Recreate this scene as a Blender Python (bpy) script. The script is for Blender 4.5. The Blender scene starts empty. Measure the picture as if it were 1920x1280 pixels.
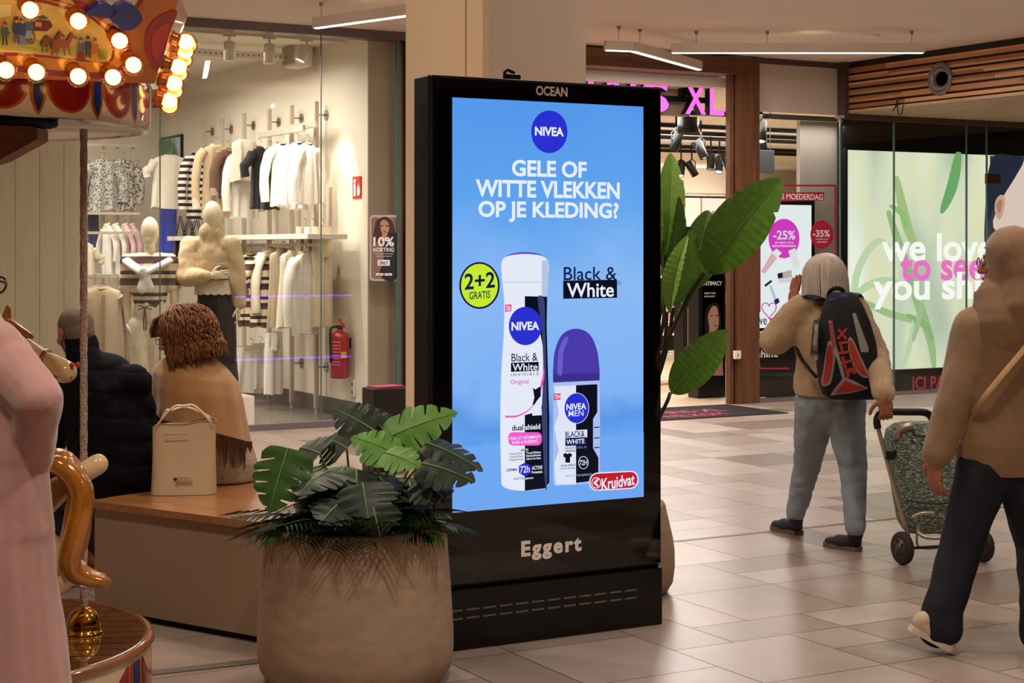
import bpy, bmesh, math, random
from mathutils import Vector, Matrix, noise
# ---------------------------------------------------------------- camera, world, lights, exposure
sc = bpy.context.scene
COL = sc.collection
PI = math.pi
F = 3150.0          # focal length in pixels of the 1920x1280 frame
HY = 465.0          # horizon row
H = 1.61            # eye height
YAW = math.radians(29.2)
CA, SA = math.cos(YAW), math.sin(YAW)
cam_d = bpy.data.cameras.new('camera')
cam = bpy.data.objects.new('camera', cam_d)
COL.objects.link(cam)
cam.location = (0, 0, H)
cam.rotation_euler = (PI / 2, 0, -YAW)
cam_d.sensor_width = 36.0
cam_d.lens = F / 1920 * 36
cam_d.shift_y = -(640 - HY) / 1920
cam_d.clip_end = 200
sc.camera = cam
sc.view_settings.view_transform = 'Standard'
sc.view_settings.look = 'None'
sc.view_settings.gamma = 1
sc.view_settings.exposure = 0.0
wd = bpy.data.worlds.new('world'); sc.world = wd
wd.use_nodes = True
wd.node_tree.nodes['Background'].inputs[0].default_value = (1.0, 0.72, 0.50, 1)
wd.node_tree.nodes['Background'].inputs[1].default_value = 0.22


def area(name, loc, size, power, col, rot=(0, 0, 0), spread=PI):
    l = bpy.data.lights.new(name, 'AREA'); l.shape = 'RECTANGLE'
    l.size, l.size_y = size; l.energy = power; l.color = col; l.spread = spread
    o = bpy.data.objects.new(name, l); COL.objects.link(o)
    o.location = loc; o.rotation_euler = rot
    return o


def spot(name, loc, target, power, col, ang=50, blend=.5, r=.03):
    l = bpy.data.lights.new(name, 'SPOT'); l.energy = power; l.color = col
    l.spot_size = math.radians(ang); l.spot_blend = blend; l.shadow_soft_size = r
    o = bpy.data.objects.new(name, l); COL.objects.link(o)
    o.location = loc
    o.rotation_euler = (Vector(target) - Vector(loc)).to_track_quat('-Z', 'Y').to_euler()
    return o


WARM = (1.0, 0.74, 0.50)
WARM2 = (1.0, 0.885, 0.77)
YS_ = 14.05
NEUT = (1.0, 0.94, 0.88)
# hall downlights in the ceiling, plus spots added for brightness
def downlight_and_fill(x, y, power, col=WARM2, ang=135):
    return spot('downlight_and_fill', (x, y, 3.56 if x < 12.3 else 3.0), (x, y, 0), power, col, ang, 1.0, .11)


for x, y, p in ((14.2, 12.6, 330), (14.4, 9.5, 130), (11.0, 11.2, 110), (5.5, 12.2, 150), (7.8, 12.4, 90), (10.0, 12.2, 100), (7.0, 10.0, 50), (9.2, 9.6, 50), (11.4, 9.6, 90),  # first pair added under the soffit to brighten the slats
                (6.2, 7.6, 50), (8.6, 7.4, 45), (7.2, 5.0, 60)):
    downlight_and_fill(x, y, p, NEUT)
for x, y, p in ((3.2, 11.6, 230), (2.0, 9.2, 230), (3.0, 7.6, 120), (1.2, 6.0, 150), (5.0, 4.6, 150), (2.4, 3.6, 220), (.2, 3.4, 220), (4.0, 1.5, 290), (1.0, -1.5, 850), (3.6, -2.5, 850)):  # last two added behind the camera to brighten pot and bench
    downlight_and_fill(x, y, p, WARM2)
for x, y, p in ((4.0, 6.6, 42), (2.7, 9.7, 60), (7.6, 8.4, 60)):      # unseen point lights added above the frame to brighten column and bulkhead
    l = bpy.data.lights.new('fill_point', 'POINT'); l.energy = p; l.color = WARM2; l.shadow_soft_size = .015
    o = bpy.data.objects.new('fill_point', l); COL.objects.link(o); o.location = (x, y, 3.38)
area('display_window_fill', (11.6, YS_ + .2, 2.96), (1.4, .12), 9, NEUT)  # added to brighten the dark display window, no lamp modelled
# fashion shop area lights under the ceiling
area('shop_area', (4.4, 15.0, 3.42), (2.4, .6), 75, NEUT)  # added to brighten the mannequins behind the glass
area('shop_area', (4.6, 16.4, 3.36), (2.6, 3.0), 118, NEUT)
area('shop_area', (3.0, 18.8, 3.36), (3.0, 2.5), 125, NEUT)
# perfumery ceiling panels
area('perfumery_panel', (11.2, 15.9, 3.16), (4.5, 1.2), 210, NEUT)
area('perfumery_panel', (13.4, 18.0, 3.16), (4.5, 1.0), 240, NEUT)
area('perfumery_panel', (16.0, 25.2, 3.15), (8.0, 4.5), 430, NEUT)
spot('mannequin_fill', (3.9, 14.3, 3.5), (4.35, 14.75, 1.2), 170, NEUT, 42, .6, .03)  # this spot and the next are added to light the mannequins
spot('mannequin_fill', (4.7, 14.3, 3.5), (4.85, 14.75, 1.3), 170, NEUT, 42, .6, .03)
# unseen area lights added to brighten the perfumery ceiling and back wall
area('shelf_up_fill', (15.0, 20.8, 2.45), (5.0, .2), 55, NEUT, (PI, 0, 0))
area('wall_up_fill', (18.5, 28.5, 2.3), (6.0, .2), 55, NEUT, (PI - .4, 0, 0))
# ---------------------------------------------------------------- pixel rays to world points
def P(px, py, d):
    X = (px - 960) / F * d
    return Vector((CA * X + SA * d, -SA * X + CA * d, H - (py - HY) / F * d))


def FL(px, py, z=0.0):
    return P(px, py, (H - z) * F / (py - HY))


def PY(px, py, y):
    u = (px - 960) / F
    return P(px, py, y / (-SA * u + CA))


def PX(px, py, x):
    u = (px - 960) / F
    return P(px, py, x / (CA * u + SA))


def cw(X, Y, z=0.0):            # camera-aligned plan position to world
    return Vector((CA * X + SA * Y, -SA * X + CA * Y, z))


# ---------------------------------------------------------------- materials
def lin(h):
    h = h.lstrip('#')
    out = []
    for i in (0, 2, 4):
        c = int(h[i:i + 2], 16) / 255
        out.append(c / 12.92 if c <= .04045 else ((c + .055) / 1.055) ** 2.4)
    return (out[0], out[1], out[2], 1)


MATS = {}


def mat(name, col, rough=.5, metal=0.0, noise_amt=0.0, noise_scale=20.0, bump=0.0, bump_scale=80.0, coat=0.0,
        emit=None, estr=0.0, sheen=0.0, stretch=None, trans=0.0, ior=1.45, spec=.5, alpha=1.0, col2=None):
    if name in MATS:
        return MATS[name]
    m = bpy.data.materials.new(name); m.use_nodes = True
    nt = m.node_tree; b = nt.nodes['Principled BSDF']
    c = lin(col) if isinstance(col, str) else col
    b.inputs['Base Color'].default_value = c
    b.inputs['Roughness'].default_value = rough
    b.inputs['Metallic'].default_value = metal
    b.inputs['Coat Weight'].default_value = coat
    b.inputs['Sheen Weight'].default_value = sheen
    b.inputs['Transmission Weight'].default_value = trans
    b.inputs['IOR'].default_value = ior
    b.inputs['Specular IOR Level'].default_value = spec
    b.inputs['Alpha'].default_value = alpha
    if emit:
        b.inputs['Emission Color'].default_value = lin(emit) if isinstance(emit, str) else emit
        b.inputs['Emission Strength'].default_value = estr
    if noise_amt or bump:
        tc = nt.nodes.new('ShaderNodeTexCoord')
        src = tc.outputs['Object']
        if stretch:
            mp = nt.nodes.new('ShaderNodeMapping'); mp.inputs['Scale'].default_value = stretch
            nt.links.new(src, mp.inputs['Vector']); src = mp.outputs['Vector']
    if noise_amt:
        n = nt.nodes.new('ShaderNodeTexNoise'); n.inputs['Scale'].default_value = noise_scale
        n.inputs['Detail'].default_value = 6
        nt.links.new(src, n.inputs['Vector'])
        r = nt.nodes.new('ShaderNodeValToRGB')
        k = noise_amt
        c2 = lin(col2) if col2 else tuple(min(1, v * (1 + k)) for v in c[:3]) + (1,)
        c1 = c if col2 else tuple(v * (1 - k) for v in c[:3]) + (1,)
        r.color_ramp.elements[0].color = c1; r.color_ramp.elements[0].position = .3
        r.color_ramp.elements[1].color = c2; r.color_ramp.elements[1].position = .7
        nt.links.new(n.outputs['Fac'], r.inputs['Fac'])
        nt.links.new(r.outputs['Color'], b.inputs['Base Color'])
    if bump:
        n = nt.nodes.new('ShaderNodeTexNoise'); n.inputs['Scale'].default_value = bump_scale
        n.inputs['Detail'].default_value = 4
        nt.links.new(src, n.inputs['Vector'])
        bp = nt.nodes.new('ShaderNodeBump'); bp.inputs['Strength'].default_value = bump
        bp.inputs['Distance'].default_value = .02
        nt.links.new(n.outputs['Fac'], bp.inputs['Height'])
        nt.links.new(bp.outputs['Normal'], b.inputs['Normal'])
    MATS[name] = m
    return m


def emis(name, col, s=1.0):
    """a lit surface: black body with emission and a thin gloss"""
    if name in MATS:
        return MATS[name]
    return mat(name, '#000000', .25, emit=col, estr=s, spec=.3)


def stripes(name, cols, axis='Z', freq=10.0, rough=.85, wobble=0.0, bump=0.0):
    """bands of colour along an object axis"""
    if name in MATS:
        return MATS[name]
    m = mat(name, cols[0], rough, bump=bump)
    nt = m.node_tree; b = nt.nodes['Principled BSDF']
    tc = nt.nodes.new('ShaderNodeTexCoord'); sp = nt.nodes.new('ShaderNodeSeparateXYZ')
    nt.links.new(tc.outputs['Object'], sp.inputs[0])
    mu = nt.nodes.new('ShaderNodeMath'); mu.operation = 'MULTIPLY'; mu.inputs[1].default_value = freq
    nt.links.new(sp.outputs[axis], mu.inputs[0])
    fr = nt.nodes.new('ShaderNodeMath'); fr.operation = 'FRACT'
    nt.links.new(mu.outputs[0], fr.inputs[0])
    r = nt.nodes.new('ShaderNodeValToRGB'); r.color_ramp.interpolation = 'CONSTANT'
    n = len(cols)
    while len(r.color_ramp.elements) < n:
        r.color_ramp.elements.new(.5)
    for i, c in enumerate(cols):
        r.color_ramp.elements[i].position = i / n
        r.color_ramp.elements[i].color = lin(c)
    nt.links.new(fr.outputs[0], r.inputs['Fac'])
    nt.links.new(r.outputs['Color'], b.inputs['Base Color'])
    return m


def spots_mat(name, c1, c2, scale=60, rough=.85, thr=.5, kind='VORONOI'):
    if name in MATS:
        return MATS[name]
    m = mat(name, c1, rough)
    nt = m.node_tree; b = nt.nodes['Principled BSDF']
    tc = nt.nodes.new('ShaderNodeTexCoord')
    if kind == 'VORONOI':
        t = nt.nodes.new('ShaderNodeTexVoronoi'); out = t.outputs['Distance']
    else:
        t = nt.nodes.new('ShaderNodeTexNoise'); out = t.outputs['Fac']
    t.inputs['Scale'].default_value = scale
    nt.links.new(tc.outputs['Object'], t.inputs['Vector'])
    r = nt.nodes.new('ShaderNodeValToRGB')
    r.color_ramp.elements[0].color = lin(c2); r.color_ramp.elements[0].position = thr - .06
    r.color_ramp.elements[1].color = lin(c1); r.color_ramp.elements[1].position = thr + .06
    nt.links.new(out, r.inputs['Fac'])
    nt.links.new(r.outputs['Color'], b.inputs['Base Color'])
    return m


def wood(name, c1, c2, axis=(1, 12, 12), rough=.4, coat=0.0, scale=3.0):
    return mat(name, c1, rough, noise_amt=.5, noise_scale=scale, stretch=axis, col2=c2, coat=coat)


# ---------------------------------------------------------------- mesh collector
ROOTM = {}
TMP = bpy.data.scenes.new('scratch')


def bake(o):
    """mesh of a temporary object with its modifiers"""
    TMP.collection.objects.link(o)
    vl = TMP.view_layers[0]; vl.update()
    me = bpy.data.meshes.new_from_object(o.evaluated_get(vl.depsgraph))
    d = o.data
    bpy.data.objects.remove(o)
    (bpy.data.curves if isinstance(d, bpy.types.Curve) else bpy.data.meshes).remove(d)
    return me


class MB:
    def __init__(s, mt=None):
        s.v, s.f, s.mi, s.sm, s.mats = [], [], [], [], []
        s.M = Matrix.Identity(4)
        s.cur = 0
        if mt:
            s.use(mt)

    def use(s, mt):
        if mt not in s.mats:
            s.mats.append(mt)
        s.cur = s.mats.index(mt)
        return s

    def add(s, vs, fs, smooth=False):
        n = len(s.v)
        s.v += [s.M @ Vector(v) for v in vs]
        for f in fs:
            s.f.append([n + i for i in f]); s.mi.append(s.cur); s.sm.append(smooth)
        return s

    def box(s, c, size, rz=0.0, bev=0.0, rot=None):
        bm = bmesh.new()
        bmesh.ops.create_cube(bm, size=1)
        for v in bm.verts:
            v.co = Vector((v.co.x * size[0], v.co.y * size[1], v.co.z * size[2]))
        if bev:
            bmesh.ops.bevel(bm, geom=bm.edges[:], offset=bev, segments=2, affect='EDGES', profile=.5)
        R = rot if rot is not None else Matrix.Rotation(rz, 4, 'Z')
        M = Matrix.Translation(c) @ R
        bm.verts.index_update()
        s.add([M @ v.co for v in bm.verts], [[v.index for v in f.verts] for f in bm.faces])
        bm.free()
        return s

    def box2(s, a, b, bev=0.0):
        c = [(a[i] + b[i]) / 2 for i in range(3)]
        return s.box(c, [abs(a[i] - b[i]) for i in range(3)], bev=bev)

    def loft(s, rings, cap=True, smooth=True, closed=True):
        n = len(rings[0]); vs = [p for r in rings for p in r]; fs = []
        for i in range(len(rings) - 1):
            for j in range(n if closed else n - 1):
                k = (j + 1) % n
                fs.append([i * n + j, i * n + k, (i + 1) * n + k, (i + 1) * n + j])
        s.add(vs, fs, smooth)
        if cap and closed:
            s.add(rings[0], [list(range(n))[::-1]]); s.add(rings[-1], [list(range(n))])
        return s

    def lathe(s, prof, c=(0, 0, 0), n=32, smooth=True, cap=True):
        rings = [[(c[0] + r * math.cos(2 * PI * k / n), c[1] + r * math.sin(2 * PI * k / n), c[2] + z) for k in range(n)]
                 for r, z in prof]
        return s.loft(rings, cap, smooth)

    def tube(s, path, r, n=10, cap=True, flat=1.0, smooth=True):
        path = [Vector(p) for p in path]
        rs = r if isinstance(r, (list, tuple)) else [r] * len(path)
        rings = []
        up = None
        for i, p in enumerate(path):
            t = (path[min(i + 1, len(path) - 1)] - path[max(i - 1, 0)])
            if t.length < 1e-9:
                t = Vector((0, 0, 1))
            t.normalize()
            if up is None:
                up = Vector((0, 0, 1)) if abs(t.z) < .9 else Vector((1, 0, 0))
            a = t.cross(up)
            if a.length < 1e-6:
                a = t.cross(Vector((0, 1, 0)))
            a.normalize(); b = a.cross(t).normalized(); up = b
            rings.append([p + a * (rs[i] * math.cos(2 * PI * k / n)) + b * (rs[i] * flat * math.sin(2 * PI * k / n))
                          for k in range(n)])
        return s.loft(rings, cap, smooth)

    def cap_(s, p0, r0, p1, r1, n=14, sq=1.0, side=None):
        """rounded cone from p0 to p1; sq flattens it across 'side'"""
        p0, p1 = Vector(p0), Vector(p1)
        t = (p1 - p0); L = t.length; t.normalize()
        sd = Vector(side) if side else (Vector((0, 1, 0)) if abs(t.y) < .9 else Vector((1, 0, 0)))
        b = (sd - t * sd.dot(t)).normalized(); a = b.cross(t)
        st = []
        for k in range(1, 6):
            an = PI / 2 * k / 5
            st.append((-r0 * math.cos(an), r0 * math.sin(an)))
        for k in range(5):
            an = PI / 2 * k / 5
            st.append((L + r1 * math.sin(an), r1 * math.cos(an)))
        rings = [[p0 + t * z + a * (r * math.cos(2 * PI * k / n)) + b * (r * sq * math.sin(2 * PI * k / n)) for k in range(n)]
                 for z, r in st]
        return s.loft(rings)

    def chain(s, pts, rs, sq=1.0, side=None):
        for i in range(len(pts) - 1):
            s.cap_(pts[i], rs[i], pts[i + 1], rs[i + 1], sq=sq, side=side)
        return s

    def ell(s, c, r, rot=None, n=20, m=14):
        R = rot if rot is not None else Matrix.Identity(4)
        M = Matrix.Translation(c) @ R
        rings = []
        for i in range(m + 1):
            a = -PI / 2 + PI * i / m
            a = max(-PI / 2 + .06, min(PI / 2 - .06, a))
            rings.append([M @ Vector((r[0] * math.cos(a) * math.cos(2 * PI * k / n), r[1] * math.cos(a) * math.sin(2 * PI * k / n),
                                      r[2] * math.sin(a))) for k in range(n)])
        return s.loft(rings)

    def prism(s, pts, depth, M=None):
        """pts: 3D polygon, extruded by vector depth"""
        pts = [Vector(p) for p in pts]; d = Vector(depth); n = len(pts)
        vs = pts + [p + d for p in pts]
        fs = [list(range(n)), list(range(n, 2 * n))[::-1]]
        for i in range(n):
            fs.append([i, (i + 1) % n, n + (i + 1) % n, n + i])
        return s.add(vs, fs)

    def poly(s, pts):
        return s.add(pts, [list(range(len(pts)))])

    def grid(s, fn, nu, nv, smooth=True):
        vs = [fn(i / nu, j / nv) for i in range(nu + 1) for j in range(nv + 1)]
        fs = [[i * (nv + 1) + j, (i + 1) * (nv + 1) + j, (i + 1) * (nv + 1) + j + 1, i * (nv + 1) + j + 1]
              for i in range(nu) for j in range(nv)]
        return s.add(vs, fs, smooth)

    def mesh(s, me, smooth=None):
        n0 = len(s.v)
        s.v += [s.M @ v.co for v in me.vertices]
        for p in me.polygons:
            s.f.append([n0 + i for i in p.vertices]); s.mi.append(s.cur)
            s.sm.append(p.use_smooth if smooth is None else smooth)
        return s

    def data(s, inv=None):
        me = bpy.data.meshes.new('m')
        me.from_pydata([inv @ v for v in s.v] if inv else s.v, [], s.f)
        for m in s.mats:
            me.materials.append(m)
        me.polygons.foreach_set('material_index', s.mi)
        me.polygons.foreach_set('use_smooth', s.sm)
        me.update()
        return me

    def remesh(s, voxel, smooth=4, mt=None):
        """melt the collected closed shells into one continuous skin"""
        me = s.data()
        o = bpy.data.objects.new('t', me)
        r = o.modifiers.new('r', 'REMESH'); r.mode = 'VOXEL'; r.voxel_size = voxel; r.use_smooth_shade = True
        if smooth:
            k = o.modifiers.new('s', 'SMOOTH'); k.iterations = smooth; k.factor = .5
        out = bake(o)
        q = MB(mt or (s.mats[0] if s.mats else None)); q.mesh(out, True)
        bpy.data.meshes.remove(out)
        return q

    def fixn(s, me):
        bm = bmesh.new(); bm.from_mesh(me)
        bmesh.ops.recalc_face_normals(bm, faces=bm.faces[:])
        bm.to_mesh(me); bm.free()

    def build(s, name, parent=None, base=None, label=None, cat=None, group=None, kind=None, fix=True, at=None):
        if at is not None:
            W = at
        elif parent is not None:
            W = ROOTM[parent.name]
        else:
            if base is None:
                xs = [v.x for v in s.v]; ys = [v.y for v in s.v]; zs = [v.z for v in s.v]
                base = ((min(xs) + max(xs)) / 2, (min(ys) + max(ys)) / 2, min(zs))
            W = Matrix.Translation(base) if not isinstance(base, Matrix) else base
        me = s.data(W.inverted())
        if fix:
            s.fixn(me)
        me.name = name
        o = bpy.data.objects.new(name, me); COL.objects.link(o)
        if parent is not None:
            o.parent = parent
            if at is not None:
                o.matrix_local = ROOTM[parent.name].inverted() @ at
        else:
            o.matrix_world = W
        ROOTM[o.name] = W
        tag(o, label, cat, group, kind)
        return o


def tag(o, label=None, cat=None, group=None, kind=None):
    for k, v in (('label', label), ('category', cat), ('group', group), ('kind', kind)):
        if v:
            o[k] = v
    return o


def thing(name, label, cat, loc=(0, 0, 0), rz=0.0, group=None, kind=None):
    o = bpy.data.objects.new(name, None); COL.objects.link(o)
    o.empty_display_size = .1
    o.location = loc; o.rotation_euler = (0, 0, rz)
    ROOTM[o.name] = Matrix.Translation(loc) @ Matrix.Rotation(rz, 4, 'Z')
    return tag(o, label, cat, group, kind)


KIDS = {}


def copy_tree(root, loc, rz=None, label=None, scale=None):
    """a copy of a thing together with copies of its parts and sub-parts"""
    def cp(o, par):
        c = o.copy(); COL.objects.link(c)
        if par is not None:
            c.parent = par
        for ch in [k for k in COL.objects if k.parent == o]:
            cp(ch, c)
        return c
    r = cp(root, None)
    r.location = loc
    if rz is not None:
        r.rotation_euler = (0, 0, rz)
    if scale is not None:
        r.scale = (scale,) * 3 if not isinstance(scale, tuple) else scale
    if label:
        r['label'] = label
    return r


# ---------------------------------------------------------------- lettering
def text_mesh(txt, bold=0.0, space=1.0, ext=0.0, shear=0.0):
    cu = bpy.data.curves.new('t', 'FONT'); cu.body = txt; cu.size = 1
    cu.offset = bold; cu.space_character = space; cu.extrude = ext; cu.shear = shear
    cu.resolution_u = 4
    o = bpy.data.objects.new('t', cu)
    return bake(o)


def put_text(mb, txt, x0, x1, z0, z1, y, bold=.02, space=1.0, depth=0.0, skew=0.0):
    """lettering in the plane y facing -y, fitted between x0..x1 and z0..z1 (the ink box); skew lifts z along x"""
    me = text_mesh(txt, bold, space)
    xs = [v.co.x for v in me.vertices]; ys = [v.co.y for v in me.vertices]
    ax, bx, ay, by = min(xs), max(xs), min(ys), max(ys)
    vs = []
    for v in me.vertices:
        u = (v.co.x - ax) / (bx - ax); w = (v.co.y - ay) / (by - ay)
        vs.append(Vector((x0 + (x1 - x0) * u, y, z0 + (z1 - z0) * w + skew * (u - .5))))
    fs = [list(p.vertices) for p in me.polygons]
    if depth:
        # solid letters: back copy and rim
        ed = {}
        for f in fs:
            for i in range(len(f)):
                a, b = f[i], f[(i + 1) % len(f)]
                if (b, a) in ed:
                    del ed[(b, a)]
                else:
                    ed[(a, b)] = 1
        n = len(vs)
        mb.add(vs, fs)
        c = mb.cur
        mb.use(depth[1])
        mb.add(vs + [v + Vector((0, depth[0], 0)) for v in vs], [[n + i for i in f][::-1] for f in fs] + [[b, a, n + a, n + b] for a, b in ed])
        mb.cur = c
    else:
        mb.add(vs, fs)
    bpy.data.meshes.remove(me)
    return mb


def px_text(mb, txt, pl, pr, ptop, pbot, y, **k):
    """lettering given by its picture box: left/right columns, ink top/bottom rows at its middle"""
    a = PY(pl, (ptop + pbot) / 2, y); b = PY(pr, (ptop + pbot) / 2, y)
    m = (pl + pr) / 2
    return put_text(mb, txt, a.x, b.x, PY(m, pbot, y).z, PY(m, ptop, y).z, y, **k)


def disc(c, rx, rz, n=32):
    """ellipse of points in a plane of constant y"""
    return [Vector((c[0] + rx * math.cos(2 * PI * k / n), c[1], c[2] + rz * math.sin(2 * PI * k / n))) for k in range(n)]


def smooth_line(pts, n=6, closed=False):
    """Catmull-Rom through points of any dimension"""
    out = []; m = len(pts)
    rng = range(m if closed else m - 1)
    for i in rng:
        g = lambda k: pts[k % m] if closed else pts[max(0, min(m - 1, k))]
        p0, p1, p2, p3 = g(i - 1), g(i), g(i + 1), g(i + 2)
        for j in range(n):
            t = j / n
            out.append(type(p1)([.5 * (2 * b + (c - a) * t + (2 * a - 5 * b + 4 * c - d) * t * t + (3 * b - a - 3 * c + d) * t ** 3)
                                 for a, b, c, d in zip(p0, p1, p2, p3)]))
    if not closed:
        out.append(pts[-1])
    return out
# ---------------------------------------------------------------- glass
def glass_mat(name, tint='#f7f8f4', refl=1.0):
    if name in MATS:
        return MATS[name]
    m = bpy.data.materials.new(name); m.use_nodes = True
    nt = m.node_tree; nt.nodes.clear()
    out = nt.nodes.new('ShaderNodeOutputMaterial'); mx = nt.nodes.new('ShaderNodeMixShader')
    tr = nt.nodes.new('ShaderNodeBsdfTransparent'); gl = nt.nodes.new('ShaderNodeBsdfGlossy')
    fr = nt.nodes.new('ShaderNodeLayerWeight'); fr.inputs['Blend'].default_value = .5
    pw = nt.nodes.new('ShaderNodeMath'); pw.operation = 'POWER'; pw.inputs[1].default_value = 5
    ml = nt.nodes.new('ShaderNodeMath'); ml.operation = 'MULTIPLY_ADD'; ml.inputs[1].default_value = .96 * refl; ml.inputs[2].default_value = .04 * refl
    tr.inputs['Color'].default_value = lin(tint); gl.inputs['Roughness'].default_value = 0.0
    nt.links.new(fr.outputs['Facing'], pw.inputs[0]); nt.links.new(pw.outputs[0], ml.inputs[0]); nt.links.new(ml.outputs[0], mx.inputs['Fac'])
    nt.links.new(tr.outputs[0], mx.inputs[1]); nt.links.new(gl.outputs[0], mx.inputs[2])
    nt.links.new(mx.outputs[0], out.inputs['Surface'])
    MATS[name] = m
    return m


GLASS = glass_mat('shop_glass')
GEDGE = mat('glass_edge', '#4f6a5e', .2)
CEIL = 3.6
YS = 14.05          # shopfront plane
rnd = random.Random(4)

# ---------------------------------------------------------------- floor
tilem = [mat('tile_' + n, c, .3, noise_amt=.09, noise_scale=3.5, bump=.015, bump_scale=6, spec=.3)
         for n, c in (('sand', '#a29186'), ('stone', '#928175'), ('clay', '#7d6c60'), ('pale', '#ad9c91'), ('beige', '#9b897c'))]
grout = mat('grout', '#4a3d33', .9)
fl = MB(grout)
fl.box2((-7, -7, -.12), (18, YS, -.003))
U = .292
nx, ny = int(25 / U), int((YS + 7) / U)
used = set()
ox, oy = 3.555 - 36 * U, 5.846 - 44 * U
for j in range(-1, ny + 1):
    for i in range(-1, nx + 1):
        if (i, j) in used:
            continue
        opts = [(2, 1), (2, 1), (2, 2), (1, 1), (1, 2), (3, 2), (2, 2)]
        rnd.shuffle(opts)
        for w, h in opts + [(1, 1)]:
            cells = [(i + a, j + b) for a in range(w) for b in range(h)]
            if not any(c in used for c in cells):
                used.update(cells)
                break
        x0, x1 = ox + i * U, ox + (i + w) * U
        y0, y1 = oy + j * U, oy + (j + h) * U
        g = .0022
        y1c = min(y1, YS)
        if y0 + .01 > YS:
            continue
        fl.use(rnd.choice(tilem + [tilem[0], tilem[4], tilem[3]]))
        fl.poly([(x0 + g, y0 + g, 0), (x1 - g, y0 + g, 0), (x1 - g, y1c - g, 0), (x0 + g, y1c - g, 0)])
floor = fl.build('floor', kind='structure', base=(0, 0, 0), fix=False)
# expansion joint across the hall and floor channel beside the bench
steel = mat('brushed_steel', '#8f8578', .35, .9)
j0 = FL(1260, 1009); j1 = FL(1920, 952)
tr = MB(steel)
yj = (j0.y + j1.y) / 2
tr.box2((2.0, yj - .018, -.001), (17, yj - .006, .002)); tr.box2((2.0, yj + .006, -.001), (17, yj + .018, .002))
tr.build('trim_1', kind='structure')
c0 = FL(285, 1262); c1 = FL(520, 1236)
d = (c1 - c0).normalized(); n_ = Vector((-d.y, d.x, 0)) * .035
ch = MB(mat('channel_metal', '#6f675d', .4, .6))
a, b = c0 - d * .5, c1 + d * .6
ch.prism([a - n_, b - n_, b + n_, a + n_], (0, 0, .004))
ch.build('trim_2', kind='structure')

# ---------------------------------------------------------------- ceiling
CE = mat('ceiling_paint', '#d8c6b6', .9, noise_amt=.03, noise_scale=1.5)
MB(CE).box2((-7, -7, CEIL), (18, YS + .3, CEIL + .1)).build('ceiling', kind='structure')
# fashion shop: floor, ceiling, walls
SW = mat('shop_wall_white', '#e4d8c6', .8)
SW2 = mat('shop_pier_taupe', '#b7a692', .8)
XW = 6.43
MB(mat('shop_floor_grey', '#6c6259', .25, noise_amt=.15, noise_scale=4)).box2((-4, YS, -.12), (7.2, 21, 0)).build('floor_shop', kind='structure')
MB(mat('shop_ceiling', '#d6c9b6', .9)).box2((-4, YS + .3, 3.6), (7.3, 21, 3.7)).build('ceiling_shop', kind='structure')
w = MB(SW); w.box2((XW, YS + .2, 0), (XW + .5, 20.6, 3.6))
w.use(SW2).box2((XW + .002, YS + .19, 0), (XW + .5, YS + .2, 3.6)); w.build('wall_shop_side', kind='structure')
MB(SW).box2((-4, 20.5, 0), (XW, 20.7, 3.6)).build('wall_shop_back', kind='structure')
bb = MB(mat('shop_skirting', '#4c443d', .5)); bb.box2((XW - .02, YS + .2, 0), (XW, 20.5, .16)); bb.build('baseboard_shop', kind='structure')
# taupe folding panel just inside the glass
pm = mat('taupe_screen', '#cbb9a2', .6, noise_amt=.06, noise_scale=5, stretch=(4, 4, .3))
pn = MB(pm)
px_ = 1.6
while px_ < 3.66:
    pn.box2((px_, YS + .3, .02), (px_ + .203, YS + .34, 3.5), bev=.003); px_ += .205
pn.use(mat('screen_line', '#bba993', .8))
for z in (.75, 1.5, 2.25):
    pn.box2((1.6, YS + .345, z), (3.65, YS + .35, z + .012))
pn.build('wall_screen', kind='structure')
# header, sill and glazing of the fashion shop
HD = mat('header_bronze', '#5c4c46', .35, .5)
MB(HD).box2((-4, YS - .05, 3.52), (7.0, YS + .12, CEIL)).build('trim_3', kind='structure')
MB(mat('sill_mauve', '#8d7f80', .3, .5)).box2((-4, YS - .05, 0), (6.7, YS + .06, .055)).build('trim_4', kind='structure')
xs_ = [1.0, 2.6, PY(300, 400, YS).x, PY(602, 400, YS).x, PY(745, 400, YS).x]
for i in range(4):
    g = MB(GLASS); g.box2((xs_[i] + .004, YS - .006, .055), (xs_[i + 1] - .004, YS + .006, 3.52))
    wo = g.build('window_%d' % (i + 1), kind='structure')
    e = MB(GEDGE); e.box2((xs_[i + 1] - .004, YS - .007, .055), (xs_[i + 1] + .004, YS + .007, 3.52))
    e.build('glass_joint', wo)
    if i == 3:
        e = MB(GEDGE); e.box2((xs_[4] - .012, YS - .02, .055), (xs_[4] + .012, YS + .02, 3.52)); e.build('corner_profile', wo)
g = MB(GLASS); g.box2((xs_[4] - .006, YS + .02, .055), (xs_[4] + .006, YS + 1.2, 3.52)); g.build('window_5', kind='structure')

# ---------------------------------------------------------------- hall column
CW = mat('column_lit_side', '#d9bf9c', .7)  # lighter warm tone puts the lit left side into the colour
CG = mat('column_paint', '#cdbba8', .75)
cl = MB(CG)
X0, X1, Y0, Y1 = 4.964, 5.72, 9.256, 10.37
cl.box2((X0 + .03, Y0, 0), (X1, Y1, CEIL))
cl.use(CW)
cl.box2((X0, Y0 + .24, 0), (X0 + .03, Y1, CEIL)); cl.box2((X0 + .004, Y0 + .03, 0), (X0 + .03, Y0 + .225, CEIL))
cl.box2((X0 - .006, Y0 - .006, 0), (X0 + .045, Y0 + .02, CEIL), bev=.004)
cl.build('column', kind='structure')

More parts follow.
